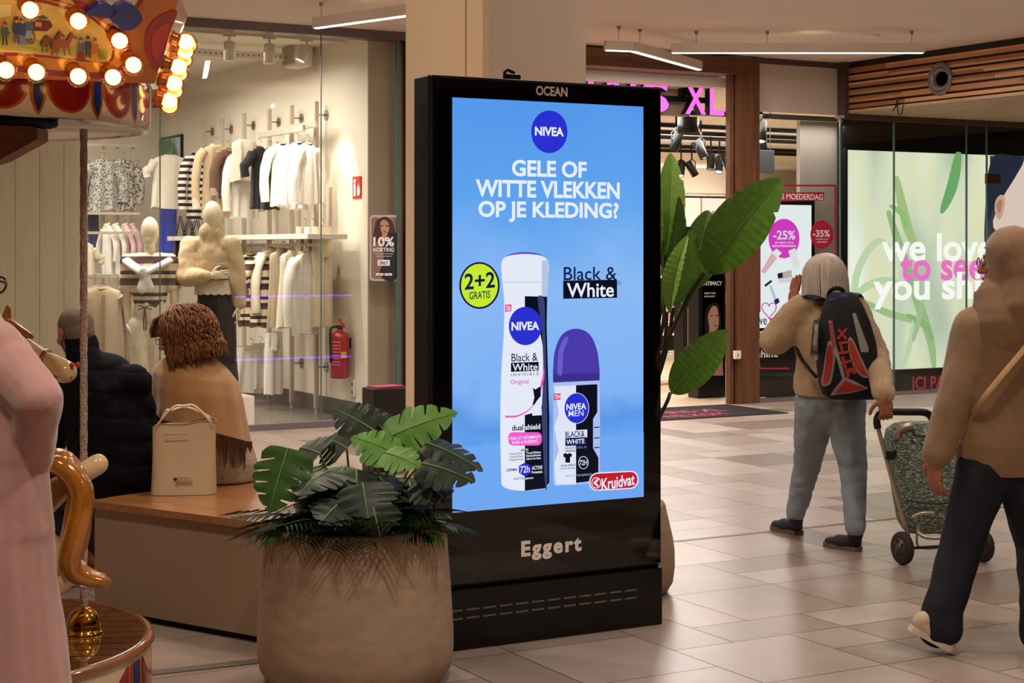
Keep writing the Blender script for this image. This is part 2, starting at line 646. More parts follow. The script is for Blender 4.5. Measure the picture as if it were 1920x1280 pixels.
# ---------------------------------------------------------------- perfumery front
WD = wood('portal_wood', '#563622', '#6f482e', axis=(9, 9, .6), rough=.45, scale=4)
WDh = wood('portal_wood_header', '#563622', '#6f482e', axis=(.6, 9, 9), rough=.45, scale=4)
BK = mat('satin_black', '#0c0b0b', .35)
pxl, pxr = PY(1366, 400, YS).x, PY(1418, 400, YS).x
po = MB(WD)
po.box2((pxl + .07, YS - .06, 0), (pxr, YS + .08, CEIL - .02), bev=.004)
po.box2((pxl, YS - .02, 0), (pxl + .052, YS + .05, 3.42), bev=.003)
po.use(BK).box2((pxl + .052, YS - .01, 0), (pxl + .07, YS + .05, 3.42))
po.build('trim_5', kind='structure')
MB(WDh).box2((7.6, YS - .06, 3.40), (pxl + .07, YS + .3, CEIL - .02), bev=.004).build('trim_6', kind='structure')
MB(WD).box2((7.6, YS - .06, 0), (7.95, YS + .3, 3.40), bev=.004).build('trim_7', kind='structure')
TP = mat('fascia_taupe', '#9c8878', .7)
MB(TP).box2((7.95, YS + .7, 3.02), (pxl, YS + .8, 3.6)).build('wall_fascia', kind='structure')
MB(BK).box2((7.95, YS + .66, 3.36), (pxl, YS + .7, 3.385)).build('trim_8', kind='structure')
# perfumery shell
MB(mat('perfumery_floor', '#c6ae92', .35, noise_amt=.2, noise_scale=2, stretch=(1, 9, 1))).box2((7.0, YS, -.12), (24, 30, 0)).build('floor_perfumery', kind='structure')
MB(mat('perfumery_ceiling', '#e4dac9', .9)).box2((7.0, YS + .3, 3.3), (24, 30, 3.4)).build('ceiling_perfumery', kind='structure')
pb = MB(mat('perfumery_wall', '#cdbda8', .8)); pb.box2((7, 29, 0), (24, 29.2, 3.3))
pb.use(spots_mat('lace_wallpaper', '#b5a79b', '#9d9088', 9, .8, .35)); pb.box2((7, 28.98, 1.9), (24, 29, 2.75))
pb.build('wall_perfumery_back', kind='structure')
MB(mat('party_wall', '#c7b8a4', .8)).box2((6.94, YS + .25, 0), (7.2, 29, 3.6)).build('wall_party', kind='structure')
# left display window of the perfumery: pink field over black
lw = MB(mat('window_pink', '#c23f63', .6)); lw.box2((6.78, YS + .06, 1.05), (7.6, YS + .09, 3.3))
lw.use(BK).box2((6.78, YS + .06, 0), (7.6, YS + .09, 1.05)); lw.box2((6.74, YS - .03, 0), (6.78, YS + .1, 3.6))
lw.use(TP).box2((6.78, YS + .05, 3.3), (7.6, YS + .09, 3.6))
lw.use(mat('decal_white', '#e9e4de', .5)); 
for tx_, zt in (('we', 1.05), ('to see', .86), ('you', .67), ('shine', .48)):
    put_text(lw, tx_, 6.95, 7.05 + .08 * len(tx_), zt - .1, zt + .03, YS + .05)
lw.build('wall_display', kind='structure')
# window to the right of the portal and along the glazed front
xg = [pxr, PY(1575, 400, YS).x, PY(1676, 400, YS).x, PY(1812, 400, YS).x, PY(1850, 400, YS).x, 16.5]
sl = MB(mat('sill_mauve', '#8d7f80', .3, .5)); sl.box2((pxr, YS - .05, 0), (16.5, YS + .05, .04)); sl.build('trim_9', kind='structure')
fh = MB(mat('head_rail', '#6b5c52', .35, .6)); fh.box2((xg[1], YS - .03, 3.0), (16.5, YS + .05, 3.06)); fh.build('trim_10', kind='structure')
fp = MB(mat('transom_panel', '#cabbab', .7)); fp.box2((pxr, YS + .02, 3.04), (xg[1], YS + .06, 3.54)); fp.use(HD).box2((pxr, YS, 3.54), (xg[1] + .1, YS + .08, 3.6))
fp.box2((xg[1] - .02, YS - .04, 3.0), (xg[1] + .07, YS + .06, 3.6)); fp.build('wall_transom', kind='structure')
for i in range(5):
    g = MB(GLASS); g.box2((xg[i] + .004, YS - .006, .04), (xg[i + 1] - .004, YS + .006, 3.0))
    wo = g.build('window_%d' % (6 + i), kind='structure')
    e = MB(GEDGE); e.box2((xg[i + 1] - .005, YS - .012, .04), (xg[i + 1] + .005, YS + .012, 3.0)); e.build('glass_joint', wo)
hp = PY(1862, 335, YS)
hi = MB(mat('hinge_bronze', '#6a4a33', .4, .6)); hi.box2((hp.x - .11, YS - .02, hp.z - .06), (hp.x + .1, YS + .02, hp.z + .055), bev=.004)
hi.build('door_hinge', wo)
# black backing behind the light box and plinth
bk = MB(BK); bk.box2((PY(1579, 400, YS + .32).x, YS + .32, 0), (16.5, YS + .4, 3.06)); bk.box2((xg[1] + .01, YS + .03, .04), (16.5, YS + .1, .27))
bk.box2((pxr, YS + .1, .04), (xg[1] - .05, YS + .2, .27))
bk.box2((pxr, YS + .012, .27), (pxr + .6, YS + .02, .62))
bk.build('wall_lightbox_backing', kind='structure')
MB(mat('perf_inner', '#a99f98', .7)).box2((PY(1500, 400, YS + .42).x, YS + .42, 0), (PY(1579, 400, YS + .42).x, YS + .48, 3.0)).build('wall_inner', kind='structure')

# ---------------------------------------------------------------- timber bulkhead and slatted soffit
XB = PY(1588, 150, YS - .09).x
bw = MB(BK); bw.box2((XB + .03, 6, 3.08), (XB + .3, YS - .02, CEIL)); 
tw = [wood('cedar_' + n, a_, b_, axis=(9, .5, 9), rough=.5, scale=3) for n, a_, b_ in
      (('light', '#d6a472', '#c48f60'), ('mid', '#bd8a5a', '#a97648'), ('dark', '#a06f44', '#8a5c36'))]
z0, z1 = 3.085, 3.555
nrow = 6
hh = (z1 - z0) / nrow
for r in range(nrow):
    y = 6.0
    while y < YS - .1:
        L = rnd.uniform(1.0, 2.2); y2 = min(y + L, YS - .09)
        # each board: a split of two tones along its height
        k = rnd.uniform(.3, .75); za, zb = z0 + r * hh, z0 + (r + 1) * hh - .024
        zm = za + (zb - za) * k
        m1, m2 = rnd.choice(tw), rnd.choice(tw)
        bw.use(m1).box2((XB, y + .002, za), (XB + .028, y2 - .002, zm)); bw.use(m2).box2((XB, y + .002, zm), (XB + .028, y2 - .002, zb))
        y = y2
bw.build('wall_bulkhead', kind='structure')
so = MB(mat('slat_backing', '#1d1815', .8)); so.box2((XB + .03, 6, 3.10), (17, YS - .03, 3.12))
so.use(wood('slat_wood', '#c7a680', '#a88a66', axis=(9, .5, 9), rough=.5))
x = XB + .0
while x < 15.5:
    so.box2((x, 6, 3.055), (x + .035, YS - .05, 3.098)); x += .062
so.build('ceiling_slats', kind='structure')
MB(HD).box2((XB - .06, YS - .12, 3.0), (XB + .02, YS - .05, CEIL)).build('trim_11', kind='structure')

# hall beyond the picture: far walls that the glass and gloss can see
fw = mat('far_wall', '#6b5848', .8)
MB(fw).box2((-7.2, -7, 0), (-7, 21, 3.6)).build('wall_far_left', kind='structure')
MB(fw).box2((24, YS, 0), (24.2, 29.2, 3.6)).build('wall_perfumery_right', kind='structure')
MB(fw).box2((18, -7, 0), (18.2, YS, 3.6)).build('wall_far_right', kind='structure')
MB(fw).box2((-7, -7.2, 0), (18, -7, 3.6)).build('wall_far_near', kind='structure')
# ---------------------------------------------------------------- advertising totem
TY = 5.965
TX0, TX1 = 2.97, 4.075
TZ = 2.30
tot = thing('advertising_totem', 'tall black freestanding screen column with a bright blue deodorant advert', 'advertising screen', (3.52, 6.05, 0))
SB = mat('totem_steel', '#191d20', .4, .3, bump=.02, bump_scale=300)
GB = mat('totem_black_glass', '#030303', .05, spec=.6, coat=.4)
h = MB(SB)
h.box2((TX0, TY + .03, .02), (TX1, TY + .165, TZ), bev=.006)
h.build('housing', tot)
h = MB(mat('totem_edge', '#0e1011', .35, .2))
h.box2((TX0 + .005, TY + .008, .26), (TX1 - .005, TY + .032, TZ - .002), bev=.004)
h.build('bezel', tot)
g = MB(GB); g.box2((TX0 + .012, TY, .265), (TX1 - .012, TY + .009, TZ - .01), bev=.003); g.build('front_glass', tot)
bp = MB(mat('totem_base_black', '#060606', .22, spec=.5)); bp.box2((TX0 + .005, TY, .0), (TX1 - .002, TY + .16, .245), bev=.006)
bp.build('base_panel', tot)
sl = MB(mat('slot_grey', '#6b5e54', .5))
k = TX0 + .08
while k < TX1 - .16:
    for z in (.125, .158):
        sl.box2((k, TY - .0008, z), (k + .058, TY + .001, z + .007))
    k += .0755
sl.build('base_vents', tot)
sv = MB(mat('vent_black', '#040404', .6))
va, vb = PX(790, 200, TX0), PX(790, 292, TX0)
for i in range(14):
    z = vb.z + (va.z - vb.z) * i / 13
    sv.box2((TX0 - .001, TY + .052, z), (TX0 + .002, TY + .118, z + .008))
sv.build('side_vents', tot)
cb = MB(SB); cb.box((3.37, 6.03, TZ + .012), (.06, .05, .024), bev=.006)
cb.tube([(3.335, 6.03, TZ), (3.335, 6.03, TZ + .03), (3.35, 6.03, TZ + .043), (3.38, 6.03, TZ + .03)], .008, 8)
cb.build('cable_gland', tot)
lt = MB(mat('brushed_lettering', '#efe6da', .5))
px_text(lt, 'OCEAN', 1005, 1064, 162, 180, TY - .0015, bold=.03)
lt.build('owner_lettering', tot)
lt = MB(mat('brushed_lettering2', '#f3eade', .5))
# the base wordmark: heavy slab letters of unequal height
A, B = PY(977, 1030, TY), PY(1090, 1020, TY)
put_text(lt, 'Eggert', A.x, B.x, PY(1030, 1047, TY).z, PY(1030, 1009, TY).z, TY - .0015, bold=.045, space=1.25)
lt.build('maker_lettering', tot)

# the screen and its picture
sx0, sx1 = 3.061, 3.973
sz0, sz1 = .555, 2.211
scm = emis('screen_blue', '#5a9cf0', 1.0)
nt = scm.node_tree; bs = nt.nodes['Principled BSDF']
tc = nt.nodes.new('ShaderNodeTexCoord'); sp = nt.nodes.new('ShaderNodeSeparateXYZ'); nt.links.new(tc.outputs['Object'], sp.inputs[0])
mr = nt.nodes.new('ShaderNodeMapRange'); mr.inputs[1].default_value = sz0; mr.inputs[2].default_value = sz1
nt.links.new(sp.outputs['Z'], mr.inputs[0])
nz = nt.nodes.new('ShaderNodeTexNoise'); nz.inputs['Scale'].default_value = 2.2; nz.inputs['Detail'].default_value = 3
nt.links.new(tc.outputs['Object'], nz.inputs['Vector'])
ad = nt.nodes.new('ShaderNodeMath'); ad.operation = 'MULTIPLY_ADD'; ad.inputs[1].default_value = .34; ad.inputs[2].default_value = -.17
nt.links.new(nz.outputs['Fac'], ad.inputs[0])
a2 = nt.nodes.new('ShaderNodeMath'); a2.operation = 'ADD'; nt.links.new(mr.outputs[0], a2.inputs[0]); nt.links.new(ad.outputs[0], a2.inputs[1])
rp = nt.nodes.new('ShaderNodeValToRGB')
for p_, c_ in ((0.0, '#8fbdf8'), (.14, '#6aa6f2'), (.22, '#5b97e6'), (.30, '#7fb2f4'), (.55, '#8ab9f4'), (.75, '#5fa3ee'), (1.0, '#5598ea')):
    if p_ in (0.0, 1.0):
        rp.color_ramp.elements[0 if p_ == 0 else -1].color = lin(c_)
    else:
        e = rp.color_ramp.elements.new(p_); e.color = lin(c_)
nt.links.new(a2.outputs[0], rp.inputs['Fac']); nt.links.new(rp.outputs['Color'], bs.inputs['Emission Color'])
bs.inputs['Roughness'].default_value = .08; bs.inputs['Specular IOR Level'].default_value = .5
s = MB(scm); s.box2((sx0, TY - .001, sz0), (sx1, TY + .004, sz1))
scr = s.build('screen', tot)
LY = [TY - .0012]


def ly():
    LY[0] -= .00022
    return LY[0]


E = lambda c, st=1.0: emis('scr_' + c.lstrip('#') + ('_%d' % int(st * 100)), c, st)
WH, NV, DB, BLK, PINK = E('#e6edfb'), E('#2a2fd0'), E('#101a4c'), E('#0b0d1e'), E('#f06ad0')


def spoly(mb, pts, mt, y=None):
    y = y or ly()
    mb.use(mt).poly([PY(px, py, y) for px, py in pts])


def sell(mb, cx, cy, rx, ry, mt, n=36):
    spoly(mb, [(cx + rx * math.cos(2 * PI * k / n), cy + ry * math.sin(2 * PI * k / n)) for k in range(n)], mt)


def stext(mb, t, l, r, top, bot, mt, **k):
    mb.use(mt); px_text(mb, t, l, r, top, bot, ly(), **k)


def rrect(l, t, r, b, rad, tilt=0.0):
    out = []
    for cx, cy, a0 in ((r - rad, t + rad, -90), (r - rad, b - rad, 0), (l + rad, b - rad, 90), (l + rad, t + rad, 180)):
        for k in range(6):
            a = math.radians(a0 + 18 * k)
            out.append((cx + rad * math.cos(a), cy + rad * math.sin(a) + tilt * (cx + rad * math.cos(a) - (l + r) / 2)))
    return out


m = MB(); spoly(m, [(849, 842), (940, 829), (1207, 811), (1207, 931), (849, 960)], E('#6ea6f0')); m.build('floor_band', scr)
m = MB(); sell(m, 1030, 247, 34, 40, NV); stext(m, 'NIVEA', 1003, 1057, 238, 255, WH, bold=.035); m.build('round_logo', scr)
m = MB()
stext(m, 'GELE OF', 960, 1100, 301, 332, WH, bold=.03)
stext(m, 'WITTE VLEKKEN', 892, 1162, 339, 371, WH, bold=.03)
stext(m, 'OP JE KLEDING?', 897, 1160, 378, 417, WH, bold=.03)
m.build('headline', scr)
m = MB(); sell(m, 899, 535, 38, 44, DB); sell(m, 899, 535, 34.5, 40.5, E('#c6ea2e'))
stext(m, '2+2', 871, 928, 511, 541, DB, bold=.02, skew=.008); stext(m, 'GRATIS', 880, 919, 546, 560, DB, bold=.012, skew=.005)
m.build('offer_badge', scr)
m = MB(); stext(m, 'Black &', 1057, 1156, 500, 525, DB, bold=.006); spoly(m, [(1056, 526), (1157, 524), (1157, 558), (1056, 560)], BLK)
stext(m, 'White', 1063, 1151, 530, 557, WH, bold=.015); sell(m, 1161, 530, 3.2, 3.6, DB); sell(m, 1161, 530, 2.4, 2.8, E('#7fb2f4'))
m.build('product_title', scr)
# spray can
m = MB()
can = smooth_line([(941, 515), (940, 498), (943, 486), (952, 480), (968, 477), (984, 476), (1001, 477), (1017, 480), (1026, 487), (1029, 498), (1028, 515)], 5)
right = [(1028, 520), (1026, 560), (1025, 610), (1027, 680), (1030, 780), (1030, 905)]
left = [(940, 906), (938, 800), (940, 700), (945, 620), (945, 560), (941, 520)]
out = can + smooth_line(right, 4) + smooth_line([(1030, 905), (1026, 912), (1012, 917), (985, 920), (960, 918), (945, 913), (940, 906)], 4) + smooth_line(left, 4)
spoly(m, smooth_line([(948, 483), (958, 476), (984, 472), (1011, 476), (1021, 483), (1004, 488), (965, 488)], 4, True), E('#5a52c8'))
spoly(m, out, E('#e4e9f6'))
spoly(m, [(1016, 488), (1028, 488)] + smooth_line(right, 4) + [(1022, 915), (1018, 917), (1018, 700), (1016, 600)], E('#b9c3e2'))
spoly(m, [(942, 528), (1027, 528), (1027, 529.5), (942, 529.5)], E('#bcc6e4'))
spoly(m, [(984, 555), (1026, 556), (1025, 610), (1027, 680), (1030, 780), (1030, 905), (1022, 915), (984, 920), (984, 778),
          (1006, 772), (1016, 760), (1018, 715), (1020, 660), (1012, 620), (998, 610), (984, 590)], BLK)
spoly(m, smooth_line([(1008, 560), (1016, 620), (1019, 700), (1016, 780), (1022, 905), (1026, 905), (1026, 780), (1024, 690), (1022, 610), (1020, 560)], 3, True), E('#39406e'))
pk = smooth_line([(948, 779), (970, 778), (990, 768), (1008, 748), (1019, 715), (1021, 690)], 6)
pk2 = [(x - 1.5, y + 3.5) for x, y in pk[::-1]]
spoly(m, pk + pk2, E('#e35ac4'))
spoly(m, [(947, 571), (959, 570), (959, 583), (947, 585)], E('#f0589f')); stext(m, '72h', 949, 957, 574, 582, WH)
sell(m, 985, 611, 31, 36, NV); stext(m, 'NIVEA', 959, 1011, 603, 619, WH, bold=.035)
stext(m, 'Black &', 959, 1008, 662, 677, DB, bold=.006); spoly(m, [(958, 680), (1010, 678), (1010, 695), (958, 697)], BLK)
stext(m, 'White', 961, 1008, 681, 695, WH, bold=.012); stext(m, 'INVISIBLE', 958, 1010, 699, 704, E('#6a6f94'), space=1.5)
stext(m, 'Original', 957, 991, 711, 722, E('#e07ad0'))
# little dress
spoly(m, [(999, 727), (1004, 730), (1008, 727), (1014, 724), (1014, 742), (1008, 752), (1004, 756), (998, 760), (1002, 745)], BLK)
spoly(m, [(1006, 752), (1014, 742), (1016, 778), (998, 779), (999, 765)], E('#e4e9f6'))
stext(m, 'dual', 960, 981, 796, 807, DB); stext(m, 'shield', 985, 1013, 795, 805, WH)
spoly(m, rrect(953, 810, 1016, 835, 9), E('#f05ccf')); stext(m, 'PEAU ET VÊTEMENTS', 956, 1013, 816, 823, WH, bold=.01); stext(m, 'HUID & KLEDING', 960, 1008, 825, 831, WH, bold=.01)
stext(m, 'AN', 976, 983, 841, 846, DB); stext(m, 'TI', 985, 990, 841, 846, WH)
for i, (a_, b_) in enumerate((('Odeurs/Geur', 'Traces/Vlekken'), ('Humidité/Zweet', 'Résidus/Residu'), ('Irritations/Irritatie', 'Usure du tissu'))):
    stext(m, a_, 955, 981, 848 + 5.5 * i, 852 + 5.5 * i, E('#6a6f94')); stext(m, b_, 987, 1014, 846 + 5.5 * i, 850 + 5.5 * i, WH)
spoly(m, [(984, 867), (995, 873), (995, 886), (984, 893), (973, 886), (973, 873)], NV); stext(m, '72h', 975, 993, 873, 886, WH, bold=.01)
stext(m, 'DERMA', 950, 970, 878, 883, DB); stext(m, 'ACTIVE', 997, 1017, 873, 880, WH); stext(m, 'Protection', 997, 1017, 882, 887, WH)
stext(m, 'Anti-Tran', 963, 983, 894, 899, E('#6a6f94')); stext(m, 'spirant', 985, 1000, 894, 899, WH)
m.build('spray_can_picture', scr)
# roll-on bottle
m = MB()
spoly(m, [(1037, 716), (1125, 713), (1125, 890), (1120, 905), (1040, 911), (1037, 900)], E('#a9bfee'))
dome = smooth_line([(1037, 716), (1037, 690), (1041, 655), (1055, 626), (1080, 616), (1105, 626), (1119, 655), (1124, 690), (1124, 713)], 5)
spoly(m, dome, E('#4a3aa8')); spoly(m, [(1037, 702), (1124, 698), (1124, 713), (1037, 717)], E('#3c2d8e'))
spoly(m, smooth_line([(1046, 700), (1047, 660), (1058, 634), (1066, 634), (1056, 662), (1054, 700)], 4, True), E('#6a5cc6'))
lab = [(1037, 724), (1070, 721)]
spoly(m, [(1039, 724), (1080, 722), (1080, 908), (1042, 908), (1039, 870), (1048, 845), (1039, 800), (1048, 775)], E('#dfe5f5'))
spoly(m, [(1080, 722), (1120, 720), (1120, 772), (1112, 785), (1112, 840), (1122, 858), (1122, 900), (1080, 905)], BLK)
for yy in (800, 820, 838):
    spoly(m, [(1114, yy), (1124, yy - .5), (1124, yy + 1.5), (1114, yy + 2)], DB)
spoly(m, [(1038, 738), (1051, 737), (1051, 749), (1038, 750)], E('#e0406a')); stext(m, '72H', 1040, 1050, 740, 747, WH)
sell(m, 1081, 765, 23.5, 29, E('#dfe5f5')); sell(m, 1081, 765, 22.5, 28, NV); stext(m, 'NIVEA', 1062, 1099, 756, 768, WH, bold=.03); stext(m, 'MEN', 1066, 1094, 769, 780, WH, bold=.002)
spoly(m, [(1058, 807), (1101, 805), (1101, 820), (1058, 821)], E('#dfe5f5')); stext(m, 'BLACK&', 1060, 1096, 808, 819, DB, bold=.015); spoly(m, [(1060, 821), (1100, 819), (1100, 834), (1060, 836)], DB); stext(m, 'WHITE', 1062, 1096, 823, 832, WH, bold=.015)
stext(m, 'INVISIBLE', 1060, 1100, 837, 841, E('#6a6f94')); stext(m, 'ORIGINAL', 1060, 1080, 843, 847, DB)
spoly(m, [(1056, 851), (1061, 849), (1064, 851), (1068, 849), (1073, 852), (1071, 857), (1069, 856), (1069, 867), (1060, 867), (1060, 857), (1057, 857)], BLK)
sell(m, 1094, 867, 9.5, 12, WH); sell(m, 1094, 867, 8.5, 11, BLK); stext(m, '72H', 1087, 1101, 862, 872, WH, bold=.01)
stext(m, 'DUAL SHIELD', 1052, 1079, 870, 874, DB); stext(m, 'Huid & Kleding', 1050, 1078, 876, 880, E('#6a6f94')); stext(m, 'ANTI', 1060, 1078, 890, 894, E('#9aa3c8')); stext(m, 'TRANSPIRANT', 1081, 1110, 888, 892, E('#8f95b5'))
stext(m, '50ml', 1114, 1122, 882, 888, DB)
m.build('roll_on_picture', scr)
m = MB(); spoly(m, rrect(1105, 884, 1197, 918, 15, -.055), WH); spoly(m, rrect(1107, 886, 1195, 916, 13.5, -.055), E('#c21a2c'))
sell(m, 1118, 905, 9, 10.5, WH); sell(m, 1118, 905, 7.6, 9, E('#c21a2c'))
spoly(m, [(1113, 904), (1120, 897), (1123, 898), (1118, 905), (1123, 911), (1120, 912), (1113, 906)], WH)
stext(m, 'Kruidvat', 1128, 1190, 892, 914, WH, bold=.02, skew=.012)
m.build('shop_badge', scr)

# ---------------------------------------------------------------- planters
CON = mat('concrete_pot', '#a0866d', .85, noise_amt=.13, noise_scale=9, stretch=(1, 1, 3), bump=.08, bump_scale=60)
SOIL = mat('dark_soil', '#15110d', .95, bump=.4, bump_scale=60)
LEAFS = [mat('leaf_deep', '#18260f', .5, spec=.3, noise_amt=.3, noise_scale=14), mat('leaf_green', '#30501c', .48, spec=.35, noise_amt=.25, noise_scale=14),
         mat('leaf_bright', '#52802a', .48, spec=.35, noise_amt=.2, noise_scale=14), mat('leaf_bluish', '#1f2b1c', .42, spec=.35, noise_amt=.25, noise_scale=14)]
VEIN = mat('leaf_vein', '#6f8f45', .5)
STEM = mat('plant_stem', '#5c6b34', .5)


def pot(root, hgt, rb, rt):
    p = MB(CON)
    p.lathe([(rb * .80, 0), (rb * .90, .012), (rb * .97, .05), (rb, .12), (rb * .995, .2), (rb * .97, hgt * .6), (rt, hgt - .012), (rt - .006, hgt),
             (rt - .035, hgt), (rt - .04, hgt - .02), (rt - .04, hgt - .09), (.02, hgt - .09)], root.location[:2] + (0,), 56)
    p.build('pot', root)
    q = MB(SOIL); q.lathe([(rt - .041, hgt - .13), (rt - .041, hgt - .075), (.02, hgt - .06)], root.location[:2] + (0,), 40); q.build('soil', root)


def frame_from(base, tip, nrm):
    t = (tip - base); L = t.length; t.normalize()
    n = (nrm - t * nrm.dot(t)).normalized(); s_ = t.cross(n)
    return t, s_, n, L


def monstera(mb, base, tip, nrm, width, rng, droop=.25, mt=None):
    """split leaf: a half blade either side of the rib, deep cuts between lobes"""
    t, s_, n, L = frame_from(Vector(base), Vector(tip), Vector(nrm))
    base = Vector(base)
    mb.use(mt); width *= 1.22

    def pt(u, w, side):      # u along, w outwards
        z = -droop * L * u * u - .5 * abs(w) ** 1.5 / max(width, .01) ** .5 * .6 + .018 * L * math.sin(u * 21) * abs(w) / (width / 2)
        return base + t * (u * L) + s_ * (side * w) + n * z
    for side in (-1, 1):
        N = 84
        prof = []
        for i in range(N + 1):
            u = i / N
            wd = width / 2 * (math.sin(PI * min(1, (u * .9 + .1)) ** .72) ** .75 if u < 1 else 0)
            ph = (u * 5.2 + .1 * side) % 1
            if .12 < u < .93 and ph > .86:
                wd *= .36 + .1 * u
            elif .12 < u < .93:
                wd *= .93 + .1 * math.sin(ph / .86 * PI)
            prof.append((u, wd))
        vs = []; K = 4
        for u, wd in prof:
            for k in range(K + 1):
                w = wd * k / K
                uu = u + .13 * (w / (width / 2)) ** 1.4 * (1 - u) - (.10 * (w / (width / 2)) if u < .12 else 0)
                vs.append(pt(uu, w, side))
        fs = [[i * (K + 1) + k, (i + 1) * (K + 1) + k, (i + 1) * (K + 1) + k + 1, i * (K + 1) + k + 1] for i in range(N) for k in range(K)]
        mb.add(vs, fs, True)
    mb.use(VEIN)
    mb.tube([pt(k / 8, 0, 1) + n * .001 for k in range(9)], [.0035 - .0003 * k for k in range(9)], 5)


def palm(mb, base, tip, nrm, rng, mt, n=11, wl=.16):
    t, s_, nn, L = frame_from(Vector(base), Vector(tip), Vector(nrm)); base = Vector(base)
    mb.use(mt)
    rib = lambda u: base + t * (u * L) - nn * (.25 * L * u * u)
    mb.tube([rib(k / 6) for k in range(7)], .003, 5)
    for i in range(n):
        u = .25 + .75 * i / (n - 1)
        for sd in (-1, 1):
            a = rib(u); ln = wl * (1.1 - .55 * abs(u - .5)) * rng.uniform(.85, 1.1)
            dr = (t * (.45 + .4 * u) + s_ * sd).normalized()
            p1 = a + dr * ln * .5 - nn * ln * .06; p2 = a + dr * ln - nn * ln * .3
            side = t * .008
            mb.add([a - side * .4, a + side * .4, p1 + side, p1 - side, p2], [[0, 1, 2, 3], [3, 2, 4]], True)


CAMD = Vector((-SA, -CA, 0))       # from the scene back to the lens side
RGT = Vector((CA, -SA, 0))
FWD = Vector((SA, CA, 0))
UP = Vector((0, 0, 1))
pc = cw(-.585, 6.29)
pl = thing('planter', 'large round concrete pot of artificial split-leaf plants before the advertising screen', 'planter', pc)
pot(pl, .585, .367, .338)
rng = random.Random(11)


def stemmed(i, base, tip, nrm, width, mt, droop=.25):
    """one leaf with its stalk from the soil"""
    m = MB()
    monstera(m, base, tip, nrm, width, rng, droop, mt)
    b = Vector(base); s0 = Vector((pc.x, pc.y, .53)) + Vector((b.x - pc.x, b.y - pc.y, 0)) * .35
    mid = (s0 + b) / 2 + Vector((0, 0, .04))
    m.use(STEM).tube(smooth_line([s0, mid, b], 5), .0045, 6)
    m.build('leaf', pl, fix=False)


D0 = 6.25
# leaves that the photo shows singly: (base px, tip px, depth, normal, width, material)
def lf(bx, by, tx, ty, d, dt, nrm, w, mi, droop=.2):
    stemmed(0, P(bx, by, d), P(tx, ty, d + dt), nrm, w, LEAFS[mi], droop)


up_c = (UP * .6 + CAMD * .8).normalized()
lf(540, 840, 500, 958, 6.15, -.08, CAMD * .9 - RGT * .3 + UP * .2, .20, 1, .1)
lf(700, 806, 626, 757, 6.35, .05, UP * .5 + CAMD * .7, .15, 0)
lf(725, 812, 668, 752, 6.4, .1, UP * .4 + CAMD * .8 + RGT * .3, .13, 3)
lf(722, 822, 846, 762, 6.30, -.05, CAMD * .8 + UP * .55 - RGT * .2, .16, 2)
lf(742, 850, 662, 808, 6.2, .02, UP * .7 + CAMD * .6, .15, 2)
lf(800, 830, 905, 862, 6.25, -.12, UP * .9 + CAMD * .4, .13, 3)
lf(790, 868, 888, 885, 6.15, -.1, UP * .9 + CAMD * .5, .17, 0)
lf(722, 848, 784, 862, 6.1, -.1, UP * .8 + CAMD * .6, .12, 2)
lf(680, 905, 690, 968, 6.0, -.08, CAMD * .9 + UP * .3, .19, 3, .1)
lf(700, 950, 712, 1004, 5.95, -.04, CAMD * .9 + UP * .3, .15, 0, .15)
lf(640, 940, 600, 972, 6.0, -.1, UP * .8 + CAMD * .6, .15, 3)
lf(600, 850, 560, 832, 6.25, .05, UP * .7 + CAMD * .7, .17, 0)
lf(650, 840, 610, 815, 6.3, .05, UP * .7 + CAMD * .7 - RGT * .2, .17, 0)
lf(610, 880, 560, 905, 6.2, -.1, UP * .8 + CAMD * .5 - RGT * .2, .17, 0)
lf(770, 830, 800, 790, 6.35, .05, UP * .5 + CAMD * .7, .15, 1)
lf(790, 900, 840, 930, 6.15, -.08, UP * .7 + CAMD * .6 + RGT * .4, .17, 3)
for i in range(46):
    a = rng.uniform(0, 2 * PI) if i < 26 else rng.uniform(-2.6, -.3) - YAW; r = rng.uniform(.12, .30); hgt = rng.uniform(.62, .82) - .25 * max(0, r - .2)
    b = Vector((pc.x + r * .55 * math.cos(a), pc.y + r * .55 * math.sin(a), hgt))
    L = rng.uniform(.13, .2)
    if math.cos(a) > -.2 and math.sin(a) > -.3:
        a -= 2.2
        b = Vector((pc.x + r * .55 * math.cos(a), pc.y + r * .55 * math.sin(a), hgt))
    t = b + Vector((math.cos(a) * L, math.sin(a) * L, rng.uniform(-.09, .04)))
    stemmed(i, b, t, UP * .9 + Vector((math.cos(a), math.sin(a), 0)) * .5, rng.uniform(.13, .19), LEAFS[rng.choice([0, 0, 3, 1, 0])])
pal = MB()
for i in range(26):
    a = rng.uniform(-3.6, -.15)
    b = Vector((pc.x + .13 * math.cos(a), pc.y + .13 * math.sin(a), .60))
    e = Vector((pc.x + rng.uniform(.30, .40) * math.cos(a), pc.y + rng.uniform(.30, .40) * math.sin(a), rng.uniform(.60, .70)))
    palm(pal, b, e, UP, rng, LEAFS[rng.choice([0, 0, 1])])
pal.build('palm_fronds', pl, fix=False)

p2c = cw(.455, 7.9)
p2 = thing('planter', 'concrete pot with a tall broad-leaved plant half hidden behind the black screen', 'planter', p2c)
pot(p2, .42, .31, .265)


